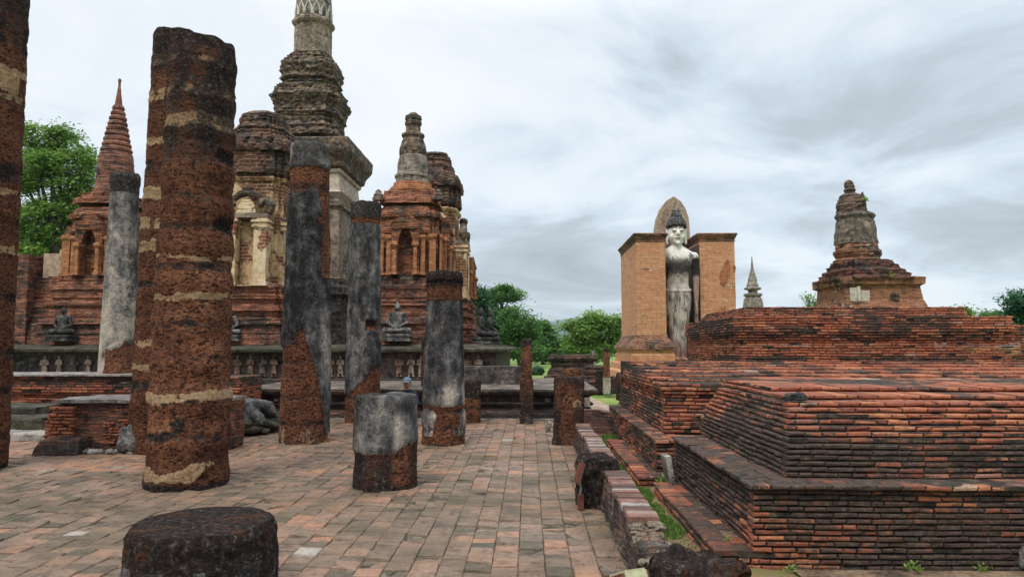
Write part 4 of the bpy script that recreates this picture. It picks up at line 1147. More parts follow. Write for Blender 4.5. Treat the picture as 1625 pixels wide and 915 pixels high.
obj('spire_drum', bm, mat_stucco('brown_grey_drum', (0.05, 0.04, 0.033), (0.15, 0.115, 0.088), (0.32, 0.245, 0.18), dark=0.54, seed=20, scale=1.8, zs=0.4), t)
bm = bmesh.new()
lv = [(zc(py), hw * yc / 1130) for py, hw in ((341, 24), (336, 22), (334, 23.5), (328, 22), (325, 21), (322, 20.5), (318, 19), (314, 18), (310, 15), (308, 10.5), (306, 8.5), (302, 9), (294, 8.5), (289, 7), (286, 3))]
stack(bm, cxx - 0.40, yc, plan_round(26), lv, 0.05, 0.045, 3.5, 5, course=0.02, crumble=0.16, lean=(-0.05, 0))
obj('broken_spire', bm, mat_brickwork('grey_brown_spire', (0.22, 0.13, 0.085), (0.13, 0.085, 0.065), (0.06, 0.05, 0.04), dark=0.55, seed=47), t)
bm = bmesh.new(); stack(bm, cxx + 0.0, yc, plan_round(10), [(zc(332), 0.13), (zc(318), 0.12), (zc(312), 0.08), (zc(305), 0.03)], 0.06, 0.03, 5, 6)
obj('leaning_knob', bm, M['chedi_dark'], t)
# pale plaster left on its base
bm = bmesh.new()
for (xa, xb, za, zb) in ((0.0, 0.24, 483, 461), (0.24, 0.36, 483, 459), (0.38, 0.66, 483, 465)):
    add_box(bm, cxx - 1.14 + xa, cxx - 1.14 + xb - 0.01, yc - 1.30, yc - 1.2, zc(za), zc(zb), 0.012, random.Random(int(xa * 100)))
obj('plaster_patch', bm, mat_stucco('pale_plaster', (0.3, 0.26, 0.21), (0.52, 0.45, 0.36), (0.62, 0.55, 0.45), dark=0.15, seed=3), t)
bm = bmesh.new(); stack(bm, cxx + 0.32, yc - 1.1, plan_round(12), [(zc(480), 0.24), (zc(472), 0.24), (zc(466), 0.1)], 0.05, 0.06, 5, 6)
obj('hollow_shade_plug', bm, M['core'], t)  # solid plug; its dark colour stands in for the shade of a hollow

# small distant bell chedi
yk = 60; ck = W(1195, 480, yk).x; zk = lambda py: zpx(py, 1195, yk)
t = empty('bell_chedi', (ck, yk, -0.12), 'slim grey bell-shaped chedi far off between the shrine wall and the plinth', 'chedi')
bm = bmesh.new(); stack(bm, ck, yk, plan_square(0.2), [(-0.12, 1.5), (2.5, 1.4), (2.6, 1.1), (zk(500), 1.0)], 0.2, 0.02); obj('base', bm, M['bell'], t)
bm = bmesh.new(); stack(bm, ck, yk, plan_round(28), [(zk(py), hw * yk / 1130) for py, hw in ((505, 17), (492, 16), (482, 15.2), (475, 14), (471, 11), (469, 14), (466, 14), (465, 9))], 0.12, 0.015); obj('bell', bm, M['bell'], t)
bm = bmesh.new(); lv = []
for py, hw in ((468, 7), (461, 7), (459, 13), (457, 13), (455, 9), (452, 9), (450, 8), (447, 7), (444, 7), (440, 6), (436, 4.8), (431, 3.5), (425, 2.2), (415, 1.2), (407, 0.5)): lv.append((zk(py), hw * yk / 1130))
stack(bm, ck, yk, plan_round(20), lv, 0.2, 0.005); obj('spire', bm, M['bell'], t)

# ================================================================== STANDING BUDDHA AND ITS WALLS
def mwall(label, x0, x1, y0, y1, flare, seed):
    zz = lambda py: zpx(py, 840 + 1130 * x0 / y0, y0)
    cx, cy = (x0 + x1) / 2, (y0 + y1) / 2
    t = empty('shrine_wall', (cx, cy, 0), label, 'shrine wall')
    hx, hy = (x1 - x0) / 2, (y1 - y0) / 2
    def ringbox(bm, lv, wob=0.012, seed=1, dz=0.18):
        rings = []
        for (z, g) in refine(lv, dz):
            pl_ = resample([(cx - hx - g, cy - hy - g), (cx + hx + g, cy - hy - g), (cx + hx + g, cy + hy + g), (cx - hx - g, cy + hy + g)], 0.3, [(cx - hx, cy - hy), (cx + hx, cy - hy), (cx + hx, cy + hy), (cx - hx, cy + hy)])
            rings.append([(x + wob * noise.noise(Vector((x * 2, y * 2, z * 3))), y + wob * noise.noise(Vector((x * 2 + 9, y * 2, z * 3))), z) for x, y in pl_])
        loft(bm, rings, True, True)
    zt = zz(370); zb = zz(531)
    bm = bmesh.new(); ringbox(bm, [(zb - 0.02, 0.0), (zt - 0.42, 0.0)])
    obj('wall_body', bm, M['mondop'], t)
    bm = bmesh.new(); ringbox(bm, [(zt - 0.415, 0.03), (zt - 0.36, 0.035), (zt - 0.355, 0.0), (zt - 0.27, 0.01), (zt - 0.265, 0.05), (zt - 0.19, 0.055), (zt - 0.185, 0.09), (zt - 0.11, 0.10), (zt - 0.105, 0.14), (zt - 0.03, 0.15), (zt, 0.11)], 0.035, dz=0.05)
    obj('cornice', bm, M['mondop_dark'], t)
    if flare:
        bm = bmesh.new(); ringbox(bm, [(zz(554), 0.42), (zz(550), 0.40), (zz(542), 0.22), (zz(537), 0.1), (zb, 0.02)], 0.05, dz=0.07)
        obj('mossy_moulding', bm, M['mondop_dark'], t)
        bm = bmesh.new(); ringbox(bm, [(-0.12, 0.75), (zz(592), 0.72), (zz(588), 0.6), (zz(578), 0.58), (zz(576), 0.34), (zz(563), 0.34), (zz(560), 0.27), (zz(554), 0.32)], 0.02)
        obj('plinth', bm, M['mondop'], t)
    else:
        bm = bmesh.new(); ringbox(bm, [(-0.12, 0.3), (zb - 0.02, 0.05)]); obj('plinth', bm, M['mondop'], t)
    return t
xa = W(1010, 450, 35).x; xb = W(1056.5, 450, 35).x
mwall('pale orange brick shrine wall with a mossy base moulding on the left of the standing figure', xa, xb, 35, 40.8, True, 1)
xc = W(1111, 450, 36.6).x; xd = W(1167, 450, 36.6).x
M['red_patch'] = mat_brickwork('red_patch_brick', (0.42, 0.15, 0.07), (0.36, 0.12, 0.06), (0.3, 0.14, 0.08), dark=0.2, bw=0.34, rh=0.085, seed=59)
tw = mwall('pale orange brick shrine wall with a red bare patch on the right of the standing figure', xc, xd, 36.6, 42.0, False, 2)
bm = bmesh.new(); add_box(bm, xc - .035, xc - .003, 36.62, 41.9, 0.2, zpx(378, 1111, 36.6) - .3); obj('dark_face_slab', bm, mat_stucco('dark_slab_stucco', (0.03, 0.025, 0.023), (0.09, 0.065, 0.055), (0.2, 0.14, 0.12), dark=0.5, seed=15), tw)  # thin dark slab added over the wall's inner face to darken it
for pts in (((1146, 424), (1153, 412), (1158, 414), (1160, 428), (1157, 440), (1151, 455), (1143, 452), (1142, 440)), ((1139, 492), (1150, 486), (1153, 492), (1149, 499), (1141, 499)), ((1163, 420), (1167, 418), (1167, 432), (1163, 434))):
    bm = bmesh.new(); rj = random.Random(5); fr = [W(a + rj.uniform(-1.3, 1.3), b + rj.uniform(-1.3, 1.3), 36.59) for a, b in resample(list(pts), 2.6)]
    f0 = [bm.verts.new((p.x, 36.585, p.z)) for p in fr]; f1 = [bm.verts.new((p.x, 36.7, p.z)) for p in fr]; bm.faces.new(f0)
    for i in range(len(fr)): k = (i + 1) % len(fr); bm.faces.new((f0[i], f0[k], f1[k], f1[i]))
    obj('bare_patch', bm, M['red_patch'], tw)
# rear wall with the pointed halo
yh = 40.2
t = empty('halo_wall', (W(1070, 500, yh).x, yh, 0), 'tan rear wall rising in a pointed arch behind the white figure', 'shrine wall')
bm = bmesh.new()
pts = [(1040, 380), (1040.5, 362), (1043, 346), (1049, 330), (1058, 318), (1069, 311.5), (1080, 319), (1088, 331), (1093, 346), (1094.5, 362), (1095, 380)]
fr = [W(a, b, yh) for a, b in pts]
f0 = [bm.verts.new(p) for p in fr]; f1 = [bm.verts.new((p.x, p.y + 0.7, p.z)) for p in fr]
bm.faces.new(f0); bm.faces.new(list(reversed(f1)))
for i in range(len(fr)):
    k = (i + 1) % len(fr); bm.faces.new((f0[i], f0[k], f1[k], f1[i]))
obj('halo', bm, mat_stucco('tan_halo_plaster', (0.14, 0.10, 0.075), (0.30, 0.215, 0.15), (0.40, 0.30, 0.21), dark=0.25, seed=8), t)
bm = bmesh.new(); a, b = W(1034, 378, yh), W(1101, 378, yh); add_box(bm, a.x, b.x, yh + 0.02, yh + 1.2, 0, a.z)
c_ = W(1118, 389, yh); add_box(bm, b.x + 0.005, c_.x, yh + 0.1, yh + 1.2, 0, c_.z)
obj('wall_body', bm, mat_stucco('dark_inner_plaster', (0.07, 0.055, 0.05), (0.2, 0.15, 0.125), (0.3, 0.23, 0.19), dark=0.6, seed=13), t)

def buddha_mesh():
    bm = bmesh.new()
    # robe and legs: a chain of flattened masses
    prof = [(0.0, .44, .36), (.25, .40, .36), (1.0, .44, .38), (1.9, .54, .42), (2.6, .64, .46), (3.2, .71, .48), (3.6, .66, .46), (4.0, .57, .42), (4.4, .60, .43), (4.9, .74, .46), (5.3, .84, .46), (5.55, .86, .42), (5.75, .66, .36), (5.88, .42, .30), (6.0, .30, .27)]
    rings = []
    for i, (z, a, b) in enumerate(refine3(prof, 0.12)):
        rings.append([(a * math.copysign(abs(math.cos(q)) ** 0.85, math.cos(q)), -b * math.copysign(abs(math.sin(q)) ** 0.85, math.sin(q)), z) for q in [2 * PI * k / 28 for k in range(28)]])
    loft(bm, rings, True, True)
    # neck and head
    cap_(bm, (0, 0, 5.7), (0, -0.03, 6.25), .30, .27)
    ell(bm, (0, -0.02, 6.72), (.44, .47, .62)); ell(bm, (0, -0.08, 6.35), (.36, .38, .38))
    ell(bm, (0, -0.44, 6.13), (.12, .1, .10))
    # nose, lips, brows, eyelids
    cap_(bm, (0, -0.46, 6.90), (0, -0.575, 6.60), .05, .085); ell(bm, (0, -0.53, 6.58), (.115, .08, .06))
    ell(bm, (0, -0.47, 6.41), (.15, .06, .038)); ell(bm, (0, -0.455, 6.35), (.12, .055, .04))
    for s_ in (-1, 1):
        cap_(bm, (s_ * .06, -0.47, 6.90), (s_ * .20, -0.47, 6.98), .035, .035); cap_(bm, (s_ * .20, -0.47, 6.98), (s_ * .33, -0.36, 6.92), .035, .025)
        ell(bm, (s_ * .185, -0.435, 6.80), (.12, .06, .055))
        # long ears
        cap_(bm, (s_ * .46, 0.02, 6.9), (s_ * .50, 0.0, 6.2), .085, .06); ell(bm, (s_ * .49, 0.0, 6.22), (.075, .06, .13))
        # cheek
        ell(bm, (s_ * .24, -0.28, 6.48), (.16, .15, .18))
        # chest and shoulder
        cap_(bm, (s_ * .12, .02, 5.98), (s_ * .78, .03, 5.50), .16, .20); cap_(bm, (s_ * .30, -.16, 5.30), (s_ * .42, -.20, 4.95), .26, .24); ell(bm, (s_ * .90, 0, 5.40), (.25, .28, .30))
        # arm
        cap_(bm, (s_ * .93, 0.0, 5.33), (s_ * 1.0, 0.05, 4.2), .21, .165); cap_(bm, (s_ * 1.0, 0.05, 4.2), (s_ * .96, -0.06, 3.05), .165, .115)
        ell(bm, (s_ * .95, -0.1, 2.72), (.10, .20, .30))
        for k, (dy, ln) in enumerate(((-.26, .62), (-.15, .72), (-.04, .68), (.06, .55))):
            cap_(bm, (s_ * .95, dy, 2.6), (s_ * (.95 - 0.02 * k), dy - 0.03, 2.6 - ln), .062, .045)
        cap_(bm, (s_ * .93, -0.26, 2.85), (s_ * 0.88, -0.36, 2.45), .06, .05)
        # feet
        ell(bm, (s_ * .22, -0.42, 0.10), (.18, .42, .11))
    # robe edge and belt
    for k in range(24):
        q = 2 * PI * k / 24; q2 = 2 * PI * (k + 1) / 24
        cap_(bm, (.70 * math.cos(q), -.48 * math.sin(q), 3.72 - .1 * math.sin(q)), (.70 * math.cos(q2), -.48 * math.sin(q2), 3.72 - .1 * math.sin(q2)), .05, .05)
    for x_ in (-.12, .14): cap_(bm, (x_, -.47, 3.5), (x_ * 1.2, -.38, .15), .06, .05)
    return fuse('standing_buddha', bm, 0.035, 5)
def refine3(pr, dz):
    out = []
    for p, q in zip(pr, pr[1:]):
        k = max(1, int((q[0] - p[0]) / dz + 0.5))
        for i in range(k): out.append(tuple(p[j] + (q[j] - p[j]) * i / k for j in range(3)))
    out.append(pr[-1]); return out
yb = 36.3
fb = W(1077, 573, yb)
top_z = zpx(313, 1069, yb)
SC = (top_z - fb.z) / 8.62
t = empty('standing_buddha', (fb.x, yb, fb.z), 'tall white standing Buddha statue stained black, between the two pale orange walls', 'statue')
s = NT('streaked_white_plaster', 0.85)
tc_ = s.n('ShaderNodeTexCoord').outputs['Object']
sx = s.n('ShaderNodeSeparateXYZ'); s.put(sx, 0, tc_)
z_ = sx.outputs[2]
n1 = s.noise(2.6, 6, 0.68, s.map(tc_, (1, 1, 0.55))); n2 = s.noise(6.5, 6, 0.72, s.map(tc_, (1.3, 1.3, 0.16)), 0.3); n3 = s.noise(22, 4, 0.65, tc_)
white = s.mix(0.5, (0.76, 0.70, 0.63), s.ramp(n1, [(0.3, 0.62), (0.6, 1.05)]), 'MULTIPLY')
mid = s.ramp(n1, [(0.32, (0.18, 0.15, 0.14)), (0.5, (0.40, 0.33, 0.29)), (0.68, (0.56, 0.48, 0.42))])
c = s.mix(s.step(s.math('ADD', z_, s.math('MULTIPLY', s.math('SUBTRACT', n1, 0.5), 1.6)), 5.15, 5.5), mid, white)
low = s.mix(0.6, (0.30, 0.16, 0.12), s.ramp(n2, [(0.3, 0.5), (0.7, 1.3)]), 'MULTIPLY')
c = s.mix(s.step(s.math('ADD', z_, s.math('MULTIPLY', n2, 1.2)), 1.9, 1.0), c, low)
bd = s.math('SUBTRACT', 1.0, s.math('MULTIPLY', s.math('ABSOLUTE', s.math('SUBTRACT', z_, 4.85)), 1.45), True)          # black growth across the chest
bd = s.math('ADD', s.math('MULTIPLY', bd, 0.36), s.math('ADD', s.math('MULTIPLY', n1, 0.44), s.math('MULTIPLY', n3, 0.42)))
c = s.mix(s.math('MULTIPLY', s.step(bd, 0.55, 0.63), 0.93), c, (0.022, 0.02, 0.02))
sk = s.math('MULTIPLY', s.step(n2, 0.55, 0.63), s.step(z_, 3.7, 3.2))
c = s.mix(s.math('MULTIPLY', sk, 0.85), c, (0.04, 0.035, 0.034))
armx = s.step(s.math('ABSOLUTE', sx.outputs[0]), 0.72, 0.80)
c = s.mix(s.math('MULTIPLY', s.math('MULTIPLY', armx, s.step(z_, 4.35, 4.6)), s.math('MULTIPLY', s.step(z_, 5.45, 5.3), 0.95)), c, (0.02, 0.018, 0.018))
c = s.mix(s.math('MULTIPLY', s.math('MULTIPLY', armx, s.step(z_, 4.5, 4.2)), 0.65), c, (0.26, 0.12, 0.09))
run = s.math('MULTIPLY', s.step(s.noise(7, 5, 0.7, s.map(tc_, (1.8, 1.8, 0.12)), 0.1), 0.52, 0.6), s.step(z_, 6.78, 7.02))
c = s.mix(s.math('MULTIPLY', run, 0.9), c, (0.035, 0.032, 0.032))
s.base(c); s.bump(s.math('ADD', n1, s.math('MULTIPLY', n3, 0.5)), 0.5, 0.04)
M['buddha'] = s.m
me = buddha_mesh()
o = mesh_obj('body', me, M['buddha'], t, scale=SC)
# curled hair and flame
bm = bmesh.new()
for ri, (z, r, n_) in enumerate(((7.0, .475, 22), (7.1, .47, 22), (7.2, .45, 20), (7.3, .41, 18), (7.4, .35, 16), (7.48, .28, 12), (7.58, .25, 11), (7.68, .21, 9), (7.76, .14, 6))):
    for k in range(n_):
        q = 2 * PI * (k + 0.5 * (ri % 2)) / n_
        if ri < 1 and math.sin(q) < -0.3: continue
        ell(bm, (r * math.cos(q), -0.02 + r * 1.04 * math.sin(q), z), (.072, .072, .07))
ell(bm, (0, 0, 7.1), (.46, .47, .36)); ell(bm, (0, 0, 7.5), (.25, .25, .28))
me = fuse('hair', bm, 0.03, 1)
s = NT('black_curls', 0.8); n_ = s.noise(9, 5, 0.7); s.base(s.ramp(n_, [(0.35, (0.02, 0.019, 0.019)), (0.6, (0.06, 0.055, 0.052)), (0.72, (0.25, 0.23, 0.21))]))
mesh_obj('hair', me, s.m, t, scale=SC)
ink = mat_plain('faded_black_line', (0.05, 0.045, 0.042), 0.8)
def face_line(nm, pts, r):
    bm = bmesh.new(); tube(bm, pts, [r * .6] + [r] * (len(pts) - 2) + [r * .6], 8)
    m_ = bpy.data.meshes.new(nm); bmesh.ops.recalc_face_normals(bm, faces=bm.faces); bm.to_mesh(m_); bm.free(); mesh_obj(nm, m_, ink, t, scale=SC)
for s_ in (-1, 1):
    face_line('eyelid', [(s_ * .09, -.475, 6.77), (s_ * .16, -.487, 6.735), (s_ * .24, -.462, 6.745), (s_ * .31, -.395, 6.80)], .026)
    face_line('eyebrow', [(s_ * .05, -.50, 6.90), (s_ * .14, -.50, 6.99), (s_ * .24, -.46, 6.99), (s_ * .34, -.37, 6.91)], .022)
face_line('mouth_line', [(-.17, -.44, 6.42), (-.07, -.53, 6.385), (0, -.54, 6.395), (.07, -.53, 6.385), (.17, -.44, 6.42)], .018)
bm = bmesh.new()
tube(bm, [(0, 0, 7.65), (0, 0, 7.8), (0, 0, 7.98), (0, 0, 8.2), (0, 0, 8.4), (0, 0, 8.62)], [.14, .20, .17, .10, .05, .008], 12)
for k in range(6):
    q = 2 * PI * k / 6
    tube(bm, [(.13 * math.cos(q), .13 * math.sin(q), 7.75), (.21 * math.cos(q), .21 * math.sin(q), 7.9), (.13 * math.cos(q), .13 * math.sin(q), 8.18)], [.06, .055, .006], 8)
me = fuse('flame', bm, 0.02, 1)
mesh_obj('flame_finial', me, M['bell'], t, scale=SC)
bm = bmesh.new(); add_box(bm, fb.x - 1.5, fb.x + 2.2, 35.7, 40.0, -0.1, fb.z + 0.02)
tag(obj('statue_platform', bm, M['mondop'], None, False, True, loc=(fb.x, 36.9, -0.1)), 'low brick platform under the feet of the standing white Buddha', 'platform')
p = W(1092, 560, 37.0)
bm = bmesh.new(); vv = add_box(bm, p.x - 0.5, p.x + 0.3, 37.0, 37.5, fb.z + 0.02, fb.z + 0.95)
for v in bm.verts:
    if v.co.z > fb.z + 0.5 and v.co.x > p.x: v.co.z -= 0.45
tag(obj('brick_pier', bm, mat_brickwork('dull_red_brick', (0.26, 0.10, 0.06), (0.18, 0.07, 0.045), (0.08, 0.05, 0.04), dark=0.3, seed=58), None, False, True, loc=(p.x, 37.2, fb.z)), 'dull red sloping brick pier at the right foot of the standing figure', 'pier')

# ================================================================== MAIN TEMPLE
YF = 20.0
XR = W(805, 560, YF).x
XL = -24.0
YBK = 36.0
t = empty('temple_terrace', ((XL + XR) / 2, 28, 0), 'broad temple terrace with a mossy sloping ledge above a plaster frieze', 'terrace')
zl = zpx(558, 500, YF)      # lower edge of the ledge
zt_ = zpx(546, 500, 20.9)
bm = bmesh.new(); add_box(bm, XL, XR - 0.35, YF + 0.50, YBK, 0.0, zl - 0.005)
obj('core', bm, M['terrace_wall'], t)
bm = bmesh.new()
rng = random.Random(4)
xs_ = [XL + (XR - XL) * i / 120 for i in range(121)]
rows = []
for (y, z, inset) in ((YF + 0.52, zl - 0.03, 0.42), (YF + 0.10, zl - 0.02, 0.12), (YF, zl, 0.0), (YF - 0.01, zl + 0.07, 0.0), (YF + 0.05, zl + 0.10, 0.05), (YF + 0.95, zt_, 1.0), (YF + 0.98, zt_ - 0.1, 1.02)):
    ring = []
    XR_ = XR - inset
    for x_ in [XL + (XR_ - XL) * i / 100 for i in range(101)]: ring.append((x_, y + 0.015 * noise.noise(Vector((x_ * 2, z * 4, 1))), z + 0.02 * noise.noise(Vector((x_ * 1.3, y, 4)))))
    for y_ in [y + (YBK - y) * i / 40 for i in range(1, 41)]: ring.append((XR_ + 0.015 * noise.noise(Vector((y_ * 2, z * 4, 1))), y_, z + 0.02 * noise.noise(Vector((y_ * 1.3, 2, 4)))))
    rows.append([bm.verts.new(p) for p in ring])
for a, b in zip(rows, rows[1:]):
    for i in range(len(a) - 1): bm.faces.new((a[i], a[i + 1], b[i + 1], b[i]))
obj('mossy_ledge', bm, M['moss_slab'], t)
bm = bmesh.new(); add_box(bm, XL, XR - 0.45, YF + 0.9, YBK, zl - 0.004, zt_ - 0.015); obj('terrace_top', bm, M['plat_top'], t)
# frieze plate, skirting ledges
for (a, b) in ((60, 158), (346, 445), (516, 548), (598, 672), (735, 805)):
    bm = bmesh.new()
    pa, pb = W(a, 590, YF + 0.2), W(b, 590, YF + 0.2)
    add_box(bm, pa.x, min(pb.x, XR - 0.34), YF + 0.46, YF + 0.49, zpx(603, 500, YF), zl - 0.03)
    obj('frieze', bm, M['frieze'], t)
bm = bmesh.new(); add_box(bm, XL, XR - 0.1, YF - 0.12, YF + 0.49, 0.0, zpx(606, 500, YF - 0.1))
for v in bm.verts: pass
obj('skirting', bm, M['dark_base'], t)
bm = bmesh.new(); add_box(bm, XL, XR + 0.1, YF - 0.55, YF - 0.125, 0.0, 0.68)
obj('lower_skirting', bm, M['dark_base'], t)

# low dark platform in front, with mouldings
PX0, PX1, PY0, PH = W(372, 640, 15.7).x, W(945, 618, 15.7).x, 15.75, 0.645
t = empty('dark_platform', ((PX0 + PX1) / 2, 18, 0), 'low black-stained platform with moulded sides and worn paving on top', 'platform')
bm = bmesh.new()
lv = [(-0.12, 0.04), (0.10, 0.04), (0.13, 0.0), (0.17, -0.10), (0.20, -0.12), (0.27, -0.12), (0.29, -0.06), (0.33, -0.04), (0.36, -0.12), (0.46, -0.14), (0.49, -0.08), (0.54, 0.03), (0.60, 0.06), (0.625, 0.05)]
rings = []
for (z, gx) in lv:
    pl_ = resample([(PX0 - gx, PY0 - gx), (PX1 + gx, PY0 - gx), (PX1 + gx, 21.2), (PX0 - gx, 21.2)], 0.18, [(PX0, PY0), (PX1, PY0), (PX1, 21.2), (PX0, 21.2)])
    rings.append([(x + 0.02 * noise.noise(Vector((x * 3, y * 3, z * 6))), y + 0.02 * noise.noise(Vector((x * 3 + 5, y * 3, z * 6))), z + 0.012 * noise.noise(Vector((x * 2, y * 2, z)))) for x, y in pl_])
loft(bm, rings, True, True)
obj('moulded_side', bm, M['dark_base'], t)
bm = bmesh.new(); add_box(bm, PX0 - 0.03, PX1 + 0.05, PY0 - 0.05, 21.2, 0.626, PH); obj('paved_top', bm, M['plat_top'], t)
bm = bmesh.new(); rng = random.Random(9)
x_ = PX0 + 0.2
while x_ < PX1 - 0.3:                                           # little stucco blocks in the recess
    if rng.random() < 0.6:
        bm = bmesh.new(); add_box(bm, x_, x_ + rng.uniform(0.08, 0.2), PY0 + 0.04, PY0 + 0.16, 0.365, 0.455, 0.008, rng); obj('frieze_block', bm, M['terrace_wall'], t)
    x_ += rng.uniform(0.24, 0.4)
bm = bmesh.new(); a = W(928, 655, 15.62); add_box(bm, PX1 - 0.30, PX1 - 0.12, PY0 - 0.03, PY0 + 0.2, 0.27, 0.47, 0.01, rng); obj('corner_block', bm, M['slab'], t)
bm = bmesh.new(); add_box(bm, -9.0, 0.72, 15.50, 15.70, -0.02, 0.018); tag(obj('stone_kerb', bm, M['slab'], None, False, True, loc=(-4, 15.6, -0.02)), 'pale flush stone kerb where the paving meets the low black platform', 'kerb')
# plastered wall on it
t = empty('plastered_wall', (-1.2, 17.9, PH), 'black-streaked plastered wall standing on the low platform', 'wall')
bm = bmesh.new(); a, b = W(676, 590, 17.8).x, W(833, 590, 17.8).x; zw = zpx(581, 780, 17.8)
rings = []
for z in [PH + (zw - PH) * i / 6 for i in range(7)]:
    rings.append([(x + 0.015 * noise.noise(Vector((x * 3, y, z * 5))), y + 0.015 * noise.noise(Vector((x * 3, y + 4, z * 5))), z) for x, y in resample([(a, 17.8), (b, 17.8), (b, 18.3), (a, 18.3)], 0.12)])
loft(bm, rings, True, True)
obj('wall_body', bm, M['terrace_wall'], t)
# low cross wall over the trench
bm = bmesh.new(); a, b = 1.02, 2.4
t = empty('cross_wall', (1.7, 14.0, -0.12), 'low weathered brick wall crossing the far end of the grassy trench', 'wall')
rings = []
for z in (-0.12, 0.0, 0.1, 0.2, 0.28, 0.365):
    rings.append([(x, y + 0.012 * noise.noise(Vector((x * 4, y, z * 8))), z - (0.06 if (z > 0.3 and x > 1.42) else 0)) for x, y in resample([(a, 13.85), (b, 13.85), (b, 14.15), (a, 14.15)], 0.08)])
loft(bm, rings, True, True); obj('wall_body', bm, M['old_wall'], t)

# ---------------- shrines on the terrace
def arch_pts(cx, z0, zs, w_, rise, n=8):
    """pointed arch outline from left foot to right foot"""
    pts = [(cx - w_, z0), (cx - w_, zs)]
    for i in range(1, n):
        t_ = i / n; pts.append((cx - w_ * (1 - t_ ** 1.7), zs + rise * math.sin(t_ * PI / 2)))
    pts.append((cx, zs + rise))
    for i in range(n - 1, 0, -1):
        t_ = i / n; pts.append((cx + w_ * (1 - t_ ** 1.7), zs + rise * math.sin(t_ * PI / 2)))
    pts += [(cx + w_, zs), (cx + w_, z0)]
    return pts
def porch(bm, cx, y0, y1, x0, x1, z0, z1, arch, axis='y', sx_=1):
    """a wall slab with an arched opening; axis 'x' turns it to face sideways"""
    outer_l = [(x0, z0), (x0, z1), (cx, z1 + 0.0)]
    half = len(arch) // 2
    def P(u, v, d): return (u, d, v) if axis == 'y' else (d, u, v)
    def quadstrip(side):
        a = arch[:half + 1] if side < 0 else arch[half:][::-1]
        xo = x0 if side < 0 else x1
        for d in (y0, y1):
            for (p, q) in zip(a, a[1:]):
                bm.faces.new([bm.verts.new(P(u, v, d)) for u, v in ((xo, p[1]), p, q, (xo, q[1]))] if abs(p[1] - q[1]) > 1e-6 else [bm.verts.new(P(u, v, d)) for u, v in ((xo, p[1]), p, q)])
            bm.faces.new([bm.verts.new(P(u, v, d)) for u, v in ((xo, a[-1][1]), a[-1], (cx, z1), (xo, z1))])
        for (p, q) in zip(a, a[1:]):
            bm.faces.new([bm.verts.new(P(p[0], p[1], y0)), bm.verts.new(P(q[0], q[1], y0)), bm.verts.new(P(q[0], q[1], y1)), bm.verts.new(P(p[0], p[1], y1))])
        bm.faces.new([bm.verts.new(P(xo, z0, y0)), bm.verts.new(P(xo, z1, y0)), bm.verts.new(P(xo, z1, y1)), bm.verts.new(P(xo, z0, y1))])
    quadstrip(-1); quadstrip(1)
    bm.faces.new([bm.verts.new(P(u, z1, d)) for u, d in ((x0, y0), (x1, y0), (x1, y1), (x0, y1))])
    bmesh.ops.remove_doubles(bm, verts=bm.verts, dist=0.0005)
def crumb(bm, amp=0.012, sc=6):
    for v in bm.verts: v.co += noise.noise_vector(v.co * sc) * amp

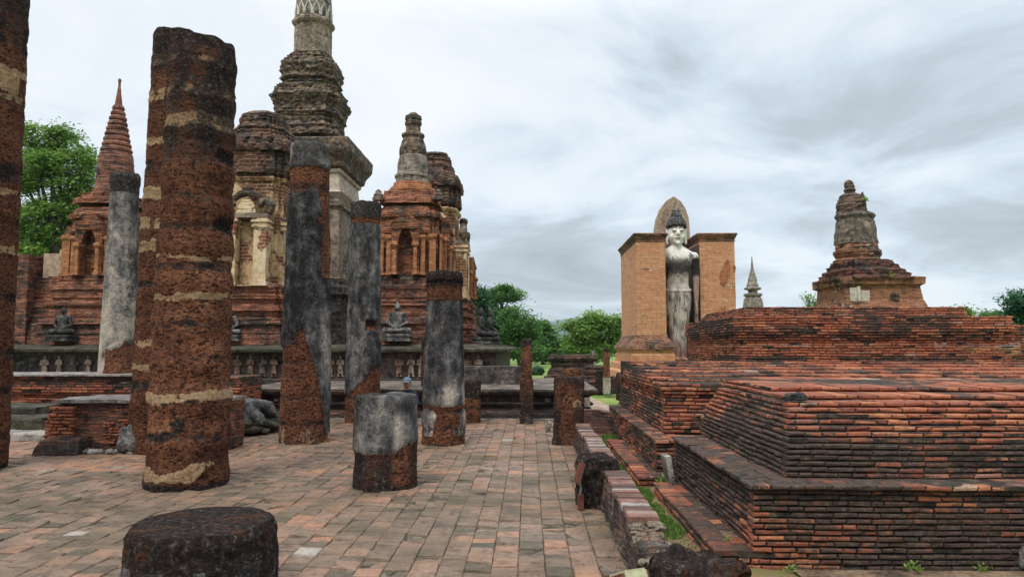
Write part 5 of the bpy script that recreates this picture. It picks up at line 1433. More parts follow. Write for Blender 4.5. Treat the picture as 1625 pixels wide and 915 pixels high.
ZB = 1.63
def shrine(name, label, cx, cy, mats, spire, bodytop=5.95, hw=0.95):
    """square brick shrine: stepped base, niched body, spire"""
    t = empty(name, (cx, cy, ZB), label, 'shrine')
    sd = cx * 0.37
    yf = cy - hw
    bm = bmesh.new()
    lv = [(ZB - 0.1, hw + .62), (2.02, hw + .60), (2.04, hw + .48), (2.22, hw + .48), (2.24, hw + .56), (2.40, hw + .54), (2.42, hw + .40), (2.78, hw + .37), (2.80, hw + .44), (2.92, hw + .44), (2.94, hw + .26), (3.02, hw + .26),
          (3.04, hw + .30), (3.28, hw + .30), (3.30, hw + .34), (3.42, hw + .33), (3.44, hw + .22), (3.60, hw + .20), (3.62, hw + .12), (3.76, hw + .08)]
    stack(bm, cx, cy, plan_redent(2, 0.11, 0.07), lv, 0.06, 0.022, 3.0, sd, course=0.016, crumble=0.06)
    obj('stepped_base', bm, mats['base'], t)
    bm = bmesh.new()
    lv = [(3.70, hw - .04), (5.02, hw - .04), (5.04, hw + .0), (5.12, hw + .03), (5.22, hw - .02), (5.5, hw - .04), (5.55, hw + .03), (5.68, hw + .05), (5.72, hw - .02), (bodytop - .08, hw - .08), (bodytop, hw - .2)]
    stack(bm, cx, cy, plan_redent(2, 0.13, 0.07), lv, 0.06, 0.022, 3.0, sd + 1, course=0.012, crumble=0.08)
    obj('body', bm, mats['body'], t)
    def niche(axis, sgn):
        bm = bmesh.new()
        if axis == 'y':
            a = arch_pts(cx, 3.72, 4.62, 0.235, 0.52)
            porch(bm, cx, yf - 0.30, yf - 0.02, cx - 0.42, cx + 0.42, 3.72, 5.38, a)
        else:
            a = arch_pts(cy, 3.72, 4.62, 0.235, 0.52)
            porch(bm, cy, cx + sgn * (hw + 0.30), cx + sgn * (hw + 0.02), cy - 0.42, cy + 0.42, 3.72, 5.38, a, 'x')
        crumb(bm, 0.014)
        n_ = obj('niche', bm, mats['porch'], t)
        def pil(u0, u1, out, z0, z1):
            bm = bmesh.new()
            for (e, a0, a1) in ((0.0, z0 + .09, z1 - .16), (0.035, z0, z0 + .085), (0.02, z1 - .155, z1 - .11), (0.05, z1 - .105, z1 - .06), (0.03, z1 - .055, z1)):
                if axis == 'y': add_box(bm, cx + u0 - e, cx + u1 + e, yf - out - e, yf - 0.05, a0, a1, 0.008, rngp)
                else:
                    q0, q1 = sorted((cx + sgn * (hw + out + e), cx + sgn * (hw + 0.05))); add_box(bm, q0, q1, cy + u0 - e, cy + u1 + e, a0, a1, 0.008, rngp)
            obj('pilaster', bm, mats['pil'], t)
        rngp = random.Random(int(cx * 10))
        for s_ in (-1, 1):
            for (u, wd, out, zt) in ((0.315, 0.11, 0.37, 4.72), (0.52, 0.13, 0.22, 4.95), (0.80, 0.20, 0.10, 5.0)):
                u0, u1 = (u - wd / 2, u + wd / 2) if s_ > 0 else (-u - wd / 2, -u + wd / 2)
                pil(u0, u1, out, 3.73, zt)
        # stepped pointed gable over the opening
        bm = bmesh.new()
        for k in range(7):
            z = 5.13 + 0.075 * k; hwk = 0.40 * (1 - (k / 8.0) ** 1.5)
            if axis == 'y': add_box(bm, cx - hwk, cx + hwk, yf - 0.36 + 0.02 * k, yf - 0.0, z, z + 0.07, 0.012, rngp)
            else:
                q0, q1 = sorted((cx + sgn * (hw + 0.36 - 0.02 * k), cx + sgn * hw)); add_box(bm, q0, q1, cy - hwk, cy + hwk, z, z + 0.07, 0.012, rngp)
        obj('gable', bm, mats['body'], t)
    niche('y', 1); niche('x', 1); niche('x', -1)
    spire(t, cx, cy)
    return t
SH = dict(base=M['shrine_base'], body=M['shrine_brick'], porch=M['shrine_brick'], pil=M['shrine_orange'])
YR = 22.5
xl, xm, xr = W(189, 150, YR).x, W(420, 190, YR).x, W(656, 190, YR).x
def prof(pxs, cpx, y): return [(zpx(py, cpx, y), max(0.004, hw * y / 1130)) for py, hw in pxs]
def spire_left(t, cx, cy):
    bm = bmesh.new(); stack(bm, cx, cy, plan_redent(1, 0.2, 0.1), prof(((330, 46), (322, 45), (320, 38), (313, 38), (311, 30)), 182, cy), 0.06, 0.03, 3, 3, course=0.02, crumble=0.1); obj('upper_step', bm, M['shrine_base'], t)
    bm = bmesh.new(); stack(bm, cx, cy, plan_round(28), prof(((322, 33), (312, 32), (304, 31.5), (302, 29), (290, 28.5), (288, 26.5), (276, 28), (273, 28.5), (260, 26.5), (245, 24), (243, 22.5)), 182, cy), 0.07, 0.015, 3, 4, course=0.012); obj('bell', bm, M['spire_brick'], t)
    bm = bmesh.new()
    lv = []
    for i in range(9):
        y0 = 243 - i * 8.4; r = 23.0 - i * 1.75
        lv += [(y0, r - 1.2), (y0 - 2.0, r + 0.6), (y0 - 5.0, r + 0.4), (y0 - 8.0, r - 2.0)]
    lv += [(168, 6.0), (150, 3.5), (136, 2.2), (131, 1.9), (129.5, 2.8), (127, 2.6), (124.5, 0.6)]
    stack(bm, cx, cy, plan_round(22), prof(lv, 186, cy), 0.06, 0.008, 4, 5, course=0.006); obj('ringed_spire', bm, M['spire_brick'], t)
def spire_right(t, cx, cy):
    bm = bmesh.new(); stack(bm, cx, cy, plan_redent(1, 0.2, 0.1), prof(((330, 46), (322, 44), (319, 42), (312, 40), (309, 39)), 655, cy), 0.06, 0.03, 3, 3, course=0.02, crumble=0.1); obj('upper_step', bm, M['shrine_base'], t)
    bm = bmesh.new(); stack(bm, cx, cy, plan_round(28), prof(((322, 35), (308, 34.5), (307, 36), (300, 36), (298, 31), (293, 30)), 655, cy), 0.06, 0.015, 3, 4, course=0.012); obj('drum', bm, M['shrine_orange'], t)
    bm = bmesh.new(); stack(bm, cx, cy, plan_round(28), prof(((299, 26), (296, 27.5), (285, 27), (283, 28.5), (280, 28.5), (278, 25), (262, 24), (250, 22), (247, 20)), 655, cy), 0.06, 0.02, 4, 7); obj('bell', bm, M['bell'], t)
    bm = bmesh.new(); stack(bm, cx, cy, plan_round(28), prof(((248, 21), (244, 22), (236, 21.5), (228, 19), (222, 17), (219, 16.5), (217.5, 18), (214, 18), (212, 15)), 656, cy), 0.05, 0.03, 6, 8); obj('lotus_band', bm, M['tower_dark'], t)
    bm = bmesh.new(); stack(bm, cx, cy, plan_round(24), prof(((214, 12.5), (200, 11.5), (199, 13.5), (195, 14), (193, 11.5), (190, 13.5), (185, 13), (183, 8), (181, 7), (179.5, 5), (178.5, 1)), 656, cy), 0.05, 0.012, 5, 9); obj('finial', bm, M['tower_dark'], t)
    for (dx) in (-1, 1):
        bm = bmesh.new(); q = cx + dx * 0.93
        stack(bm, q, cy - 0.8, plan_round(14), prof(((326, 9.5), (322, 9.5), (320, 7), (317, 7.5), (315, 5), (312, 5), (309, 1.5)), 655, cy), 0.04, 0.015, 5, 3 + dx); obj('corner_finial', bm, M['tower_dark'], t)
def spire_ruin(t, cx, cy):
    bm = bmesh.new(); stack(bm, cx, cy, plan_redent(1, 0.2, 0.1), [(5.8, .8), (6.2, .75), (6.25, .6), (6.7, .5), (6.9, .2)], 0.06, 0.06, 3, 3, course=0.03, crumble=0.2); obj('broken_top', bm, M['shrine_base'], t)
shrine('corner_shrine', 'red brick shrine with an arched niche and a tall ringed conical spire', xl, YR, SH, spire_left)
shrine('corner_shrine', 'brick shrine with an arched niche and a grey stuccoed bell-shaped top', xr, YR, SH, spire_right)
shrine('corner_shrine', 'brick shrine almost hidden behind the right-hand stuccoed one', xr, 32.6, SH, spire_ruin)

# stuccoed prang towers in the middle of each side
def prang(label, cx, cy, face, name='prang_tower'):
    t = empty(name, (cx, cy, ZB), label, 'tower')
    Y = cy if face == 'y' else cy
    zz = lambda py: zpx(py, 415, 22.5)
    hw = 0.93
    bm = bmesh.new()
    lv = [(ZB - .1, 1.75), (1.98, 1.72), (2.0, 1.6), (2.2, 1.6), (2.22, 1.68), (2.38, 1.66), (2.40, 1.46), (2.62, 1.44), (2.64, 1.54), (2.78, 1.54), (2.80, 1.34), (2.98, 1.32), (3.0, 1.42), (3.1, 1.42), (3.12, 1.24), (3.3, 1.22), (3.32, 1.28), (3.45, 1.26), (3.47, 1.1)]
    stack(bm, cx, cy, plan_redent(2, 0.12, 0.07), lv, 0.06, 0.03, 3.0, cx, course=0.02, crumble=0.08); obj('stepped_base', bm, M['shrine_base'], t)
    bm = bmesh.new()
    lv = [(3.4, hw + .04), (zz(330), hw), (zz(300), hw), (zz(297), hw + .06), (zz(293), hw + .1), (zz(290), hw - .01)]
    stack(bm, cx, cy, plan_redent(2, 0.14, 0.08), lv, 0.1, 0.02, 2.6, cx + 1); obj('body', bm, M['prang_stucco'], t)
    bm = bmesh.new()
    lv = [(zz(291), hw + .0), (zz(284), hw + .07), (zz(275), hw + .09), (zz(262), hw + .05), (zz(252), hw + .03), (zz(249), hw + .11), (zz(243), hw + .12), (zz(240), hw + .0)]
    stack(bm, cx, cy, plan_redent(2, 0.14, 0.08), lv, 0.07, 0.045, 3, cx + 2, course=0.02, crumble=0.15); obj('attic', bm, M['prang_dark'], t)
    bm = bmesh.new()
    lv = prof(((243, 46), (236, 47), (228, 47), (224, 45), (222, 42), (212, 40), (209, 41), (206, 36), (200, 34), (198, 36), (193, 34), (190, 28), (188, 29), (184, 27), (182, 22)), 420, 22.5)
    stack(bm, cx, cy, plan_redent(3, 0.13, 0.08), lv, 0.06, 0.06, 3, cx + 3, course=0.025, crumble=0.2); obj('crown', bm, M['prang_dark'], t)
    bm = bmesh.new(); rngp = random.Random(8)
    for k in range(4):
        for s_ in (-0.82, -0.42, 0.0, 0.42, 0.82):
            bm = bmesh.new(); q = [(s_, -1), (1, s_), (-s_, 1), (-1, -s_)][k]
            x_, y_ = cx + q[0] * (hw + 0.04), cy + q[1] * (hw + 0.04)
            stack(bm, x_, y_, plan_round(10), [(zz(252), .14), (zz(243), .15), (zz(235), .11), (zz(231), .04)], 0.06, 0.03, 5, k + s_)
            obj('antefix', bm, M['prang_dark'], t)
    # projecting niche on the outer sides
    def niche(ax, sg):
        def B(bm, u0, u1, o0, o1, z0, z1, j=0.01):
            if ax == 'y': add_box(bm, cx + u0, cx + u1, cy - hw - o1, cy - hw - o0, z0, z1, j, rngp)
            else:
                q0, q1 = sorted((cx + sg * (hw + o0), cx + sg * (hw + o1))); add_box(bm, q0, q1, cy + u0, cy + u1, z0, z1, j, rngp)
        zs, z0 = zz(357), zz(452)
        for s_ in (-1, 1):
            bm = bmesh.new()
            a, b = sorted((s_ * 0.27, s_ * 0.66))
            B(bm, a, b, -0.05, 0.42, z0, zs - 0.30)
            for (e, q0, q1) in ((.05, zs - .295, zs - .22), (.02, zs - .215, zs - .15), (.07, zs - .145, zs - .06), (.03, zs - .055, zs)): B(bm, a - e, b + e, -0.05, 0.42 + e, q0, q1)
            B(bm, a - .05, b + .05, -0.05, .47, z0 - .14, z0 - .003)
            obj('pillar', bm, M['prang_cream'], t)
        bm = bmesh.new(); B(bm, -0.26, 0.26, -0.04, 0.10, z0 - .1, zs); B(bm, -.26, .26, -.04, .4, z0 - .14, z0 - .105)
        obj('niche_back', bm, M['prang_stucco'], t)
        bm = bmesh.new(); B(bm, -0.72, 0.72, -0.05, 0.46, zs + .003, zs + .12); B(bm, -.3, .3, -.05, .44, zs + .12, zs + .15)
        obj('lintel', bm, M['tower'], t)
        # arched pediment with upswept ends and a dark knob
        bm = bmesh.new(); zb_ = zs + .153
        for k in range(6): B(bm, -0.30 + 0.02 * k * k * .35, 0.30 - 0.02 * k * k * .35, -0.05, 0.36, zb_ + .07 * k, zb_ + .07 * (k + 1) - .002)
        obj('pediment_field', bm, M['prang_cream'], t)
        for s_ in (-1, 1):
            bm = bmesh.new()
            pts = [(s_ * .72, zb_ + .02), (s_ * .74, zb_ + .22), (s_ * .62, zb_ + .40), (s_ * .48, zb_ + .36), (s_ * .40, zb_ + .22)]
            P3 = [(cx + u, cy - hw - .30, v) if ax == 'y' else (cx + sg * (hw + .30), cy + u, v) for u, v in pts]
            tube(bm, P3, [.12, .15, .16, .13, .08], 10)
            crumb(bm, 0.03, 5)
            obj('upswept_end', bm, M['tower_dark'], t)
        bm = bmesh.new()
        pts = [(-.55, zb_ + .36), (-.38, zb_ + .50), (-.2, zb_ + .60), (0, zb_ + .66), (.2, zb_ + .60), (.38, zb_ + .50), (.55, zb_ + .36)]
        tube(bm, [(cx + u, cy - hw - .25, v) if ax == 'y' else (cx + sg * (hw + .25), cy + u, v) for u, v in pts], [.08, .11, .12, .13, .12, .11, .08], 10)
        c3 = (cx, cy - hw - .25, zb_ + .80) if ax == 'y' else (cx + sg * (hw + .25), cy, zb_ + .80)
        ell(bm, c3, (.17, .15, .16)); crumb(bm, 0.02, 6)
        obj('pediment_arch', bm, M['prang_dark'], t)
        # second, higher gable against the attic
        bm = bmesh.new()
        for k in range(5): B(bm, -0.46 + .07 * k, .46 - .07 * k, -.02, .14, zz(285) + .12 * k, zz(285) + .12 * k + .117, 0.015)
        obj('upper_gable', bm, M['prang_dark'], t)
    niche('y', 1); niche('x', 1); niche('x', -1)
    return t
prang('ochre stuccoed prang tower with a square niche between cream pillars', xm, YR, 'y')
prang('stuccoed prang tower with knobbed stepped edges behind the bell-topped brick shrine', xr, 27.5, 'x')

# central tower with its lotus-bud spire
YC, XC = 27.5, W(497, 70, 27.5).x
t = empty('central_tower', (XC, YC, ZB), 'tallest grey stuccoed tower whose tiered spire runs out of the top of the view', 'tower')
zc = lambda py: zpx(py, 497, YC)
zq = lambda py: zpx(py, 554, YC - 2.0)
bm = bmesh.new()
stack(bm, XC, YC, plan_redent(1, 0.1, 0.1), [(ZB - .1, 2.35), (2.2, 2.3), (2.22, 2.1), (zq(470), 2.05), (zq(467), 2.2), (zq(455), 2.18), (zq(452), 1.9), (zq(445), 1.86)], 0.12, 0.02, 2, 1, course=0.012); obj('base', bm, M['terrace_wall'], t)
bm = bmesh.new()
stack(bm, XC, YC, plan_square(0.12), [(zq(447), 1.74), (zq(440), 1.80), (zq(438), 1.66), (zq(325), 1.60), (zq(323), 1.70), (zq(316), 1.72), (zq(314), 1.60), (zq(308), 1.58)], 0.15, 0.012, 2, 2); obj('lower_body', bm, M['tower'], t)
bm = bmesh.new()
stack(bm, XC, YC, plan_square(0.12), [(zq(309), 1.57), (zq(304), 1.66), (zq(301), 1.72), (zq(298), 1.60), (zq(270), 1.55), (zq(268), 1.62), (zq(264), 1.66), (zq(262), 1.58)], 0.15, 0.01, 2, 3); obj('upper_body', bm, mat_stucco('pale_tower_stucco', (0.22, 0.185, 0.15), (0.44, 0.36, 0.28), (0.58, 0.48, 0.37), dark=0.30, seed=21, scale=0.9), t)
bm = bmesh.new()
stack(bm, XC, YC, plan_square(0.12), [(zq(263), 1.60), (zq(259), 1.74), (zq(252), 1.78), (zq(248), 1.82), (zq(238), 1.98), (zq(234), 2.02), (zq(219), 2.04), (zq(216), 2.0), (zq(214), 1.8)], 0.1, 0.018, 2, 4); obj('cornice', bm, M['tower_dark'], t)
bm = bmesh.new()
stack(bm, XC, YC, plan_redent(2, 0.13, 0.08), prof(((226, 54), (212, 52), (208, 47), (200, 47), (193, 46), (191, 50), (186, 51), (184, 48), (176, 50), (172, 53), (168, 55), (163, 55.5), (160, 52), (152, 50), (149, 50), (147, 45)), 497, YC), 0.06, 0.06, 2.8, 5, course=0.04, crumble=0.22); obj('redented_tier', bm, M['tower_dark'], t)
bm = bmesh.new()
stack(bm, XC, YC, plan_redent(3, 0.11, 0.08), prof(((150, 45), (146, 44), (144, 40), (138, 39), (135, 43), (128, 43.5), (112, 44), (107, 44), (103, 39), (99, 37), (97, 30), (92, 32), (89, 29)), 497, YC), 0.06, 0.055, 2.8, 6, course=0.04, crumble=0.22); obj('waisted_tier', bm, M['tower_dark'], t)
bm = bmesh.new()
stack(bm, XC, YC, plan_octa(0.14), prof(((93, 31), (91, 31), (89, 28.5), (84, 28), (47, 28), (45, 30), (42, 32), (38, 32), (36, 30), (34, 28)), 497, YC), 0.12, 0.012, 2.5, 7); obj('octagonal_shaft', bm, M['tower'], t)
bm = bmesh.new()
stack(bm, XC, YC, plan_round(32), prof(((36, 27.5), (30, 29), (15, 29), (0, 28), (-20, 25), (-45, 19), (-70, 12), (-90, 8), (-92, 9.5), (-96, 9.5), (-98, 6), (-140, 2.5), (-170, 0.5)), 497, YC), 0.15, 0.02, 2.5, 8); obj('lotus_bud', bm, M['bell'], t)
bm = bmesh.new()
for k in range(14):                                       # petals round the foot of the bud
    q = 2 * PI * (k + .5) / 14; rr = 28.6 * YC / 1130
    c0 = Vector((XC + math.cos(q) * rr, YC + math.sin(q) * rr, 0)); tq = Vector((-math.sin(q), math.cos(q), 0)); w_ = 0.135
    tube(bm, [c0 - tq * w_ + Vector((0, 0, zc(34))), c0 - tq * w_ * .9 + Vector((0, 0, zc(24))), c0 + Vector((0, 0, zc(13)))], [.045, .04, .02], 6)
    tube(bm, [c0 + tq * w_ + Vector((0, 0, zc(34))), c0 + tq * w_ * .9 + Vector((0, 0, zc(24))), c0 + Vector((0, 0, zc(13)))], [.045, .04, .02], 6)
obj('petal_band', bm, mat_stucco('whitened_petal_stucco', (0.2, 0.18, 0.16), (0.48, 0.44, 0.38), (0.64, 0.6, 0.54), dark=0.28, seed=33), t)

# left side: brick wall with a broken figure
t = empty('brick_niche_wall', (W(40, 470, 21.5).x, 21.8, ZB), 'brown brick wall with a deep dark recess at the far left of the terrace', 'wall')
bm = bmesh.new(); a, b, c_ = W(-40, 470, 21.5).x, W(43, 470, 21.5).x, W(66, 470, 21.5).x
rngp = random.Random(2)
stack(bm, (a + b) / 2, 22.3, [(u * (b - a) / 2, v * 0.8) for u, v in plan_square(0.12)], [(ZB - .05, 1.0), (2.4, 1.0), (2.42, 0.97), (zpx(403, 20, 21.5), 0.97)], 0.08, 0.03, 2.5, 4, course=0.02, crumble=0.05)
obj('wall_body', bm, M['shrine_base'], t)
bm = bmesh.new(); add_box(bm, b - 0.1, c_ + 0.05, 22.35, 23.1, ZB, zpx(405, 20, 21.5)); obj('recess', bm, M['dark_base'], t)
bm = bmesh.new(); a2, b2 = W(69, 415, 22.0).x, W(104, 415, 22.0).x
add_box(bm, a2, b2, 22.0, 23.0, zpx(440, 85, 22.0), zpx(402, 85, 22.0)); o = obj('plastered_pier', bm, mat_stucco('tan_pier_plaster', (0.2, 0.14, 0.1), (0.42, 0.30, 0.21), (0.5, 0.38, 0.28), dark=0.2, seed=12), t)
bm = bmesh.new(); stack(bm, (a2 + b2) / 2, 22.5, plan_square(0.2), [(ZB, .9), (2.3, .85), (2.32, .7), (3.0, .66), (3.02, .56), (zpx(438, 85, 22.0), .5)], 0.06, 0.03, 3, 2, course=0.02); obj('pier_steps', bm, M['shrine_base'], t)
# large stucco hand hanging in the recess
bm = bmesh.new(); p = W(53, 452, 22.1); q = p
cap_(bm, (0, 0, .42), (0, 0, .12), .06, .075); ell(bm, (0, 0, 0), (.10, .05, .15))
for k, (u, ln) in enumerate(((-.075, .24), (-.025, .29), (.027, .27), (.075, .21))): cap_(bm, (u, -.01, -.08), (u * 1.1, -.03, -.08 - ln), .026, .018)
cap_(bm, (-.09, -.02, .04), (-.14, -.06, -.10), .03, .022)
me = fuse('stucco_hand', bm, 0.014, 2)
o = mesh_obj('stucco_hand', me, M['monk_pale'], None, (q.x, 22.18, q.z)); tag(o, 'large pale stucco hand pointing down in the dark recess', 'stucco hand')
bm = bmesh.new(); p = W(101, 384, 22.2)
ell(bm, (0, 0, .13), (.09, .09, .12)); ell(bm, (0, 0, -.12), (.13, .1, .2)); cap_(bm, (0, 0, 0), (0, 0, .06), .05, .05); ell(bm, (0, 0, .25), (.04, .04, .06)); add_box(bm, -.15, .15, -.1, .1, -.38, -.25)
me = fuse('carving', bm, 0.015, 2)
o = mesh_obj('broken_figure', me, M['monk_pale'], None, (p.x, 22.35, p.z)); tag(o, 'small whitish broken figure on top of the plastered pier', 'statue')
p_ = p

# ---------------- seated Buddhas
def seated_mesh(headless=False):
    bm = bmesh.new()
    ell(bm, (0, -0.05, .12), (.46, .26, .12))
    for s_ in (-1, 1):
        cap_(bm, (s_ * .14, 0.06, .14), (s_ * .44, -.10, .12), .13, .10); cap_(bm, (s_ * .44, -.10, .12), (-s_ * .12, -.26, .11), .10, .07)
        cap_(bm, (s_ * .25, .02, .68), (s_ * .34, .0, .40), .085, .065); cap_(bm, (s_ * .34, 0, .40), (s_ * .10, -.22, .24), .06, .045)
        ell(bm, (s_ * .22, 0.02, .70), (.10, .10, .09))
    rings = []
    for (z, a, b) in ((.08, .24, .17), (.25, .20, .15), (.38, .18, .135), (.52, .22, .15), (.64, .26, .15), (.72, .22, .12), (.78, .10, .09)):
        rings.append([(a * math.cos(2 * PI * k / 16), .03 + b * math.sin(2 * PI * k / 16), z) for k in range(16)])
    loft(bm, rings, True, True)
    if not headless:
        cap_(bm, (0, 0.02, .74), (0, .01, .84), .065, .06); ell(bm, (0, 0, .93), (.10, .11, .13)); ell(bm, (0, .02, 1.0), (.105, .11, .09)); ell(bm, (0, .02, 1.09), (.05, .05, .06)); cap_(bm, (0, .02, 1.1), (0, .02, 1.22), .025, .006)
        ell(bm, (0, -.11, .92), (.018, .02, .035))
        for s_ in (-1, 1): cap_(bm, (s_ * .105, .02, .97), (s_ * .105, .02, .86), .02, .018)
    return fuse('seated_buddha', bm, 0.018, 2)
SB = seated_mesh()
def seated(label, px, pyb, y, scale, mat, rz=0.0, ped=True, group=None):
    p = W(px, pyb, y)
    t = empty('seated_buddha', (p.x, y, p.z), label, 'statue', group)
    t.rotation_euler = (0, 0, rz)
    me = SB.copy(); me.materials.clear()
    o = mesh_obj('figure', me, mat, t, (0, 0, 0.26 * scale), 0, scale)
    bm = bmesh.new()
    for (z0, z1, a) in ((0, .09, .52), (.092, .17, .46), (.172, .255, .50)): add_box(bm, -a * scale, a * scale, -a * .72 * scale, a * .7 * scale, z0 * scale, z1 * scale, 0.006, random.Random(3))
    me2 = bpy.data.meshes.new('pedestal'); bmesh.ops.recalc_face_normals(bm, faces=bm.faces); bm.to_mesh(me2); bm.free(); me2.materials.append(M['stone_fig'] if mat != M['dark_fig'] else mat)
    o2 = bpy.data.objects.new('pedestal', me2); col.objects.link(o2); o2.parent = t
    return t
GS = 'seated Buddhas along the terrace ledge'
seated('dark seated Buddha with a pale lap against the red brick steps', 99, 541, 20.75, .74, M['dark_fig'], group=GS)
seated('grey seated Buddha between the thick banded and charcoal columns', 363, 541, 20.75, .72, M['stone_fig'], group=GS)
seated('grey seated Buddha on a stone pedestal below the bell-topped brick shrine', 630, 541, 20.75, .82, M['stone_fig'], group=GS)
seated('black seated Buddha nearest the terrace corner, facing the trees', 764, 545, 22.0, .8, M['dark_fig'], R(90), group=GS)
seated('black seated Buddha behind the nearer one on the terrace corner', 779, 545, 25.5, .9, M['dark_fig'], R(90), group=GS)

# ---------------- walking monks of the frieze
def monk_mesh(kind):
    bm = bmesh.new()
    st = 0.085 if kind else 0.06
    for s_ in (-1, 1):
        cap_(bm, (s_ * .06, 0, .42), (s_ * st + .03 * (s_ > 0), -.01, .20), .075, .055); cap_(bm, (s_ * st + .03 * (s_ > 0), -.01, .20), (s_ * (st + .03), 0, .02), .05, .035)
        ell(bm, (s_ * (st + .03) + .04, -.01, .02), (.07, .04, .025))
        ell(bm, (s_ * .13, 0, .76), (.06, .06, .055)); cap_(bm, (s_ * .15, 0, .75), (s_ * .19, -.03, .58), .05, .042); cap_(bm, (s_ * .19, -.03, .58), (s_ * .02, -.12, .64 if kind else .56), .04, .032)
    rings = []
    for (z, a, b) in ((.14, .135, .075), (.28, .14, .08), (.42, .135, .085), (.52, .105, .07), (.62, .12, .075), (.72, .15, .075), (.79, .12, .06), (.83, .05, .05)):
        rings.append([(a * math.cos(2 * PI * k / 14), b * math.sin(2 * PI * k / 14), z) for k in range(14)])
    loft(bm, rings, True, True)
    cap_(bm, (0, 0, .80), (0, 0, .88), .04, .04); ell(bm, (0, -.005, .94), (.062, .068, .08)); ell(bm, (0, -.07, .93), (.012, .015, .02)); ell(bm, (0, -.12, .62), (.045, .04, .045))
    return fuse('monk', bm, 0.015, 1)
MK = [monk_mesh(0), monk_mesh(1)]
GM = 'walking monk figures on the plaster frieze'
lab = [(70, 0, 'pale', 'pale monk figure at the left end of the frieze group beside the white column'), (93, 1, 'pale', 'second pale monk figure from the left end of the frieze'), (117, 0, 'grey', 'darkened monk figure, third from the left end of the frieze'), (139, 1, 'pale', 'pale monk figure standing closest to the white stuccoed column'),
       (356, 1, 'tan', 'tan monk figure emerging from behind the thick banded column'), (376, 0, 'tan', 'tan monk figure, second after the thick banded column'), (397, 1, 'tan', 'tan striding monk in the middle of the group of five'), (416, 0, 'grey', 'dark weathered monk figure, fourth in the group of five'), (434, 1, 'tan', 'tan monk figure just left of the charcoal column'),
       (523, 0, 'tan', 'tan monk figure just right of the charcoal column'), (540, 1, 'pale', 'pale monk figure just left of the column with a square hole'),
       (633, 0, 'tan', 'tan monk figure above the low stuccoed stump'), (652, 1, 'pale', 'pale monk figure above the person in the grey cap'), (668, 0, 'pale', 'pale monk figure half behind the thin dark red post'),
       (742, 0, 'tan', 'tan monk bust showing over the plastered wall, beside the column'), (759, 1, 'pale', 'paler monk bust over the plastered wall, nearer the terrace corner')]
for px, k, m_, L in lab:
    y = YF + 0.40; p = W(px, 597, y); zt2 = zpx(566.5, px, y)
    sc = (zt2 - p.z) / 0.93
    me = MK[k].copy(); me.materials.clear()
    o = mesh_obj('monk_figure', me, M['monk_' + m_], None, (p.x, y, p.z), R(-18 if k else 8), sc)
    tag(o, L, 'figure', GM)

# ================================================================== RUINS AT THE LEFT
rng = random.Random(77)
t = empty('brick_ledge', (-9.0, 14.6, 0), 'long red brick ledge below the terrace frieze with stepped orange courses at its foot', 'brick ledge')
ms = Masonry(61, lambda x, y, z: (0.62 if z > 0.72 else 0.28) + 0.45 * noise.noise(Vector((x * 0.9, y, z * 3))))
xa, xb = -13.5, W(383, 640, 14.5).x
pf = [(-0.36, 0), (-0.36, 0), (-0.34, 0), (-0.30, 0), (-0.20, 0), (-0.16, 0), (-0.08, 0), (0.03, 0), (0.05, 0), (0.05, 0), (0.05, 0), (0.0, 0), (-0.04, 0), (-0.05, 0), (-0.02, 0), (0.0, 0), (0.0, 0), (-0.02, 0)]
mound(ms, xa, xb, 14.5, 15.6, 0.0, pf, h=0.054, L=0.22, D=0.14, right=True, gap=0.007)
ms.done('brick_face', t)
bm = bmesh.new(); rr = []
for i in range(61):
    x_ = xa + (W(238, 600, 14.5).x - xa) * i / 60
    rr.append([(x_, 14.42 + 0.02 * noise.noise(Vector((x_ * 3, 1, 1))), 0.975), (x_, 14.42 + 0.02 * noise.noise(Vector((x_ * 3, 1, 1))), 1.005 + 0.01 * noise.noise(Vector((x_ * 2, 2, 1)))), (x_, 15.6, 1.02), (x_, 15.6, 0.975)])
loft(bm, rr, True, True); obj('stone_capping', bm, M['slab'], t)
# stone steps
t = empty('stone_steps', (-9.6, 12.4, 0), 'two worn grey stone steps in front of the brick ledge', 'steps')
for (y0, y1, z0, z1, xr_) in ((11.95, 12.6, 0, 0.13, W(86, 690, 12.2).x), (12.4, 13.2, 0.0, 0.33, W(78, 660, 12.6).x), (13.1, 14.2, 0.0, 0.46, W(62, 645, 13.2).x)):
    bm = bmesh.new(); rr = []
    for i in range(31):
        x_ = -11.6 + (xr_ + 11.6) * i / 30; j = lambda k: 0.03 * noise.noise(Vector((x_ * 2.5, y0 * 3, k)))
        rr.append([(x_, y0 + j(1), z0), (x_, y0 + j(2), z1 - .03 + j(3) * .4), (x_, y0 + .03 + j(4), z1 + j(5) * .5), (x_, y1, z1 + j(6) * .5), (x_, y1, z0)])
    loft(bm, rr, True, True); obj('step', bm, M['moss_slab'] if z1 > 0.2 else M['slab'], t)
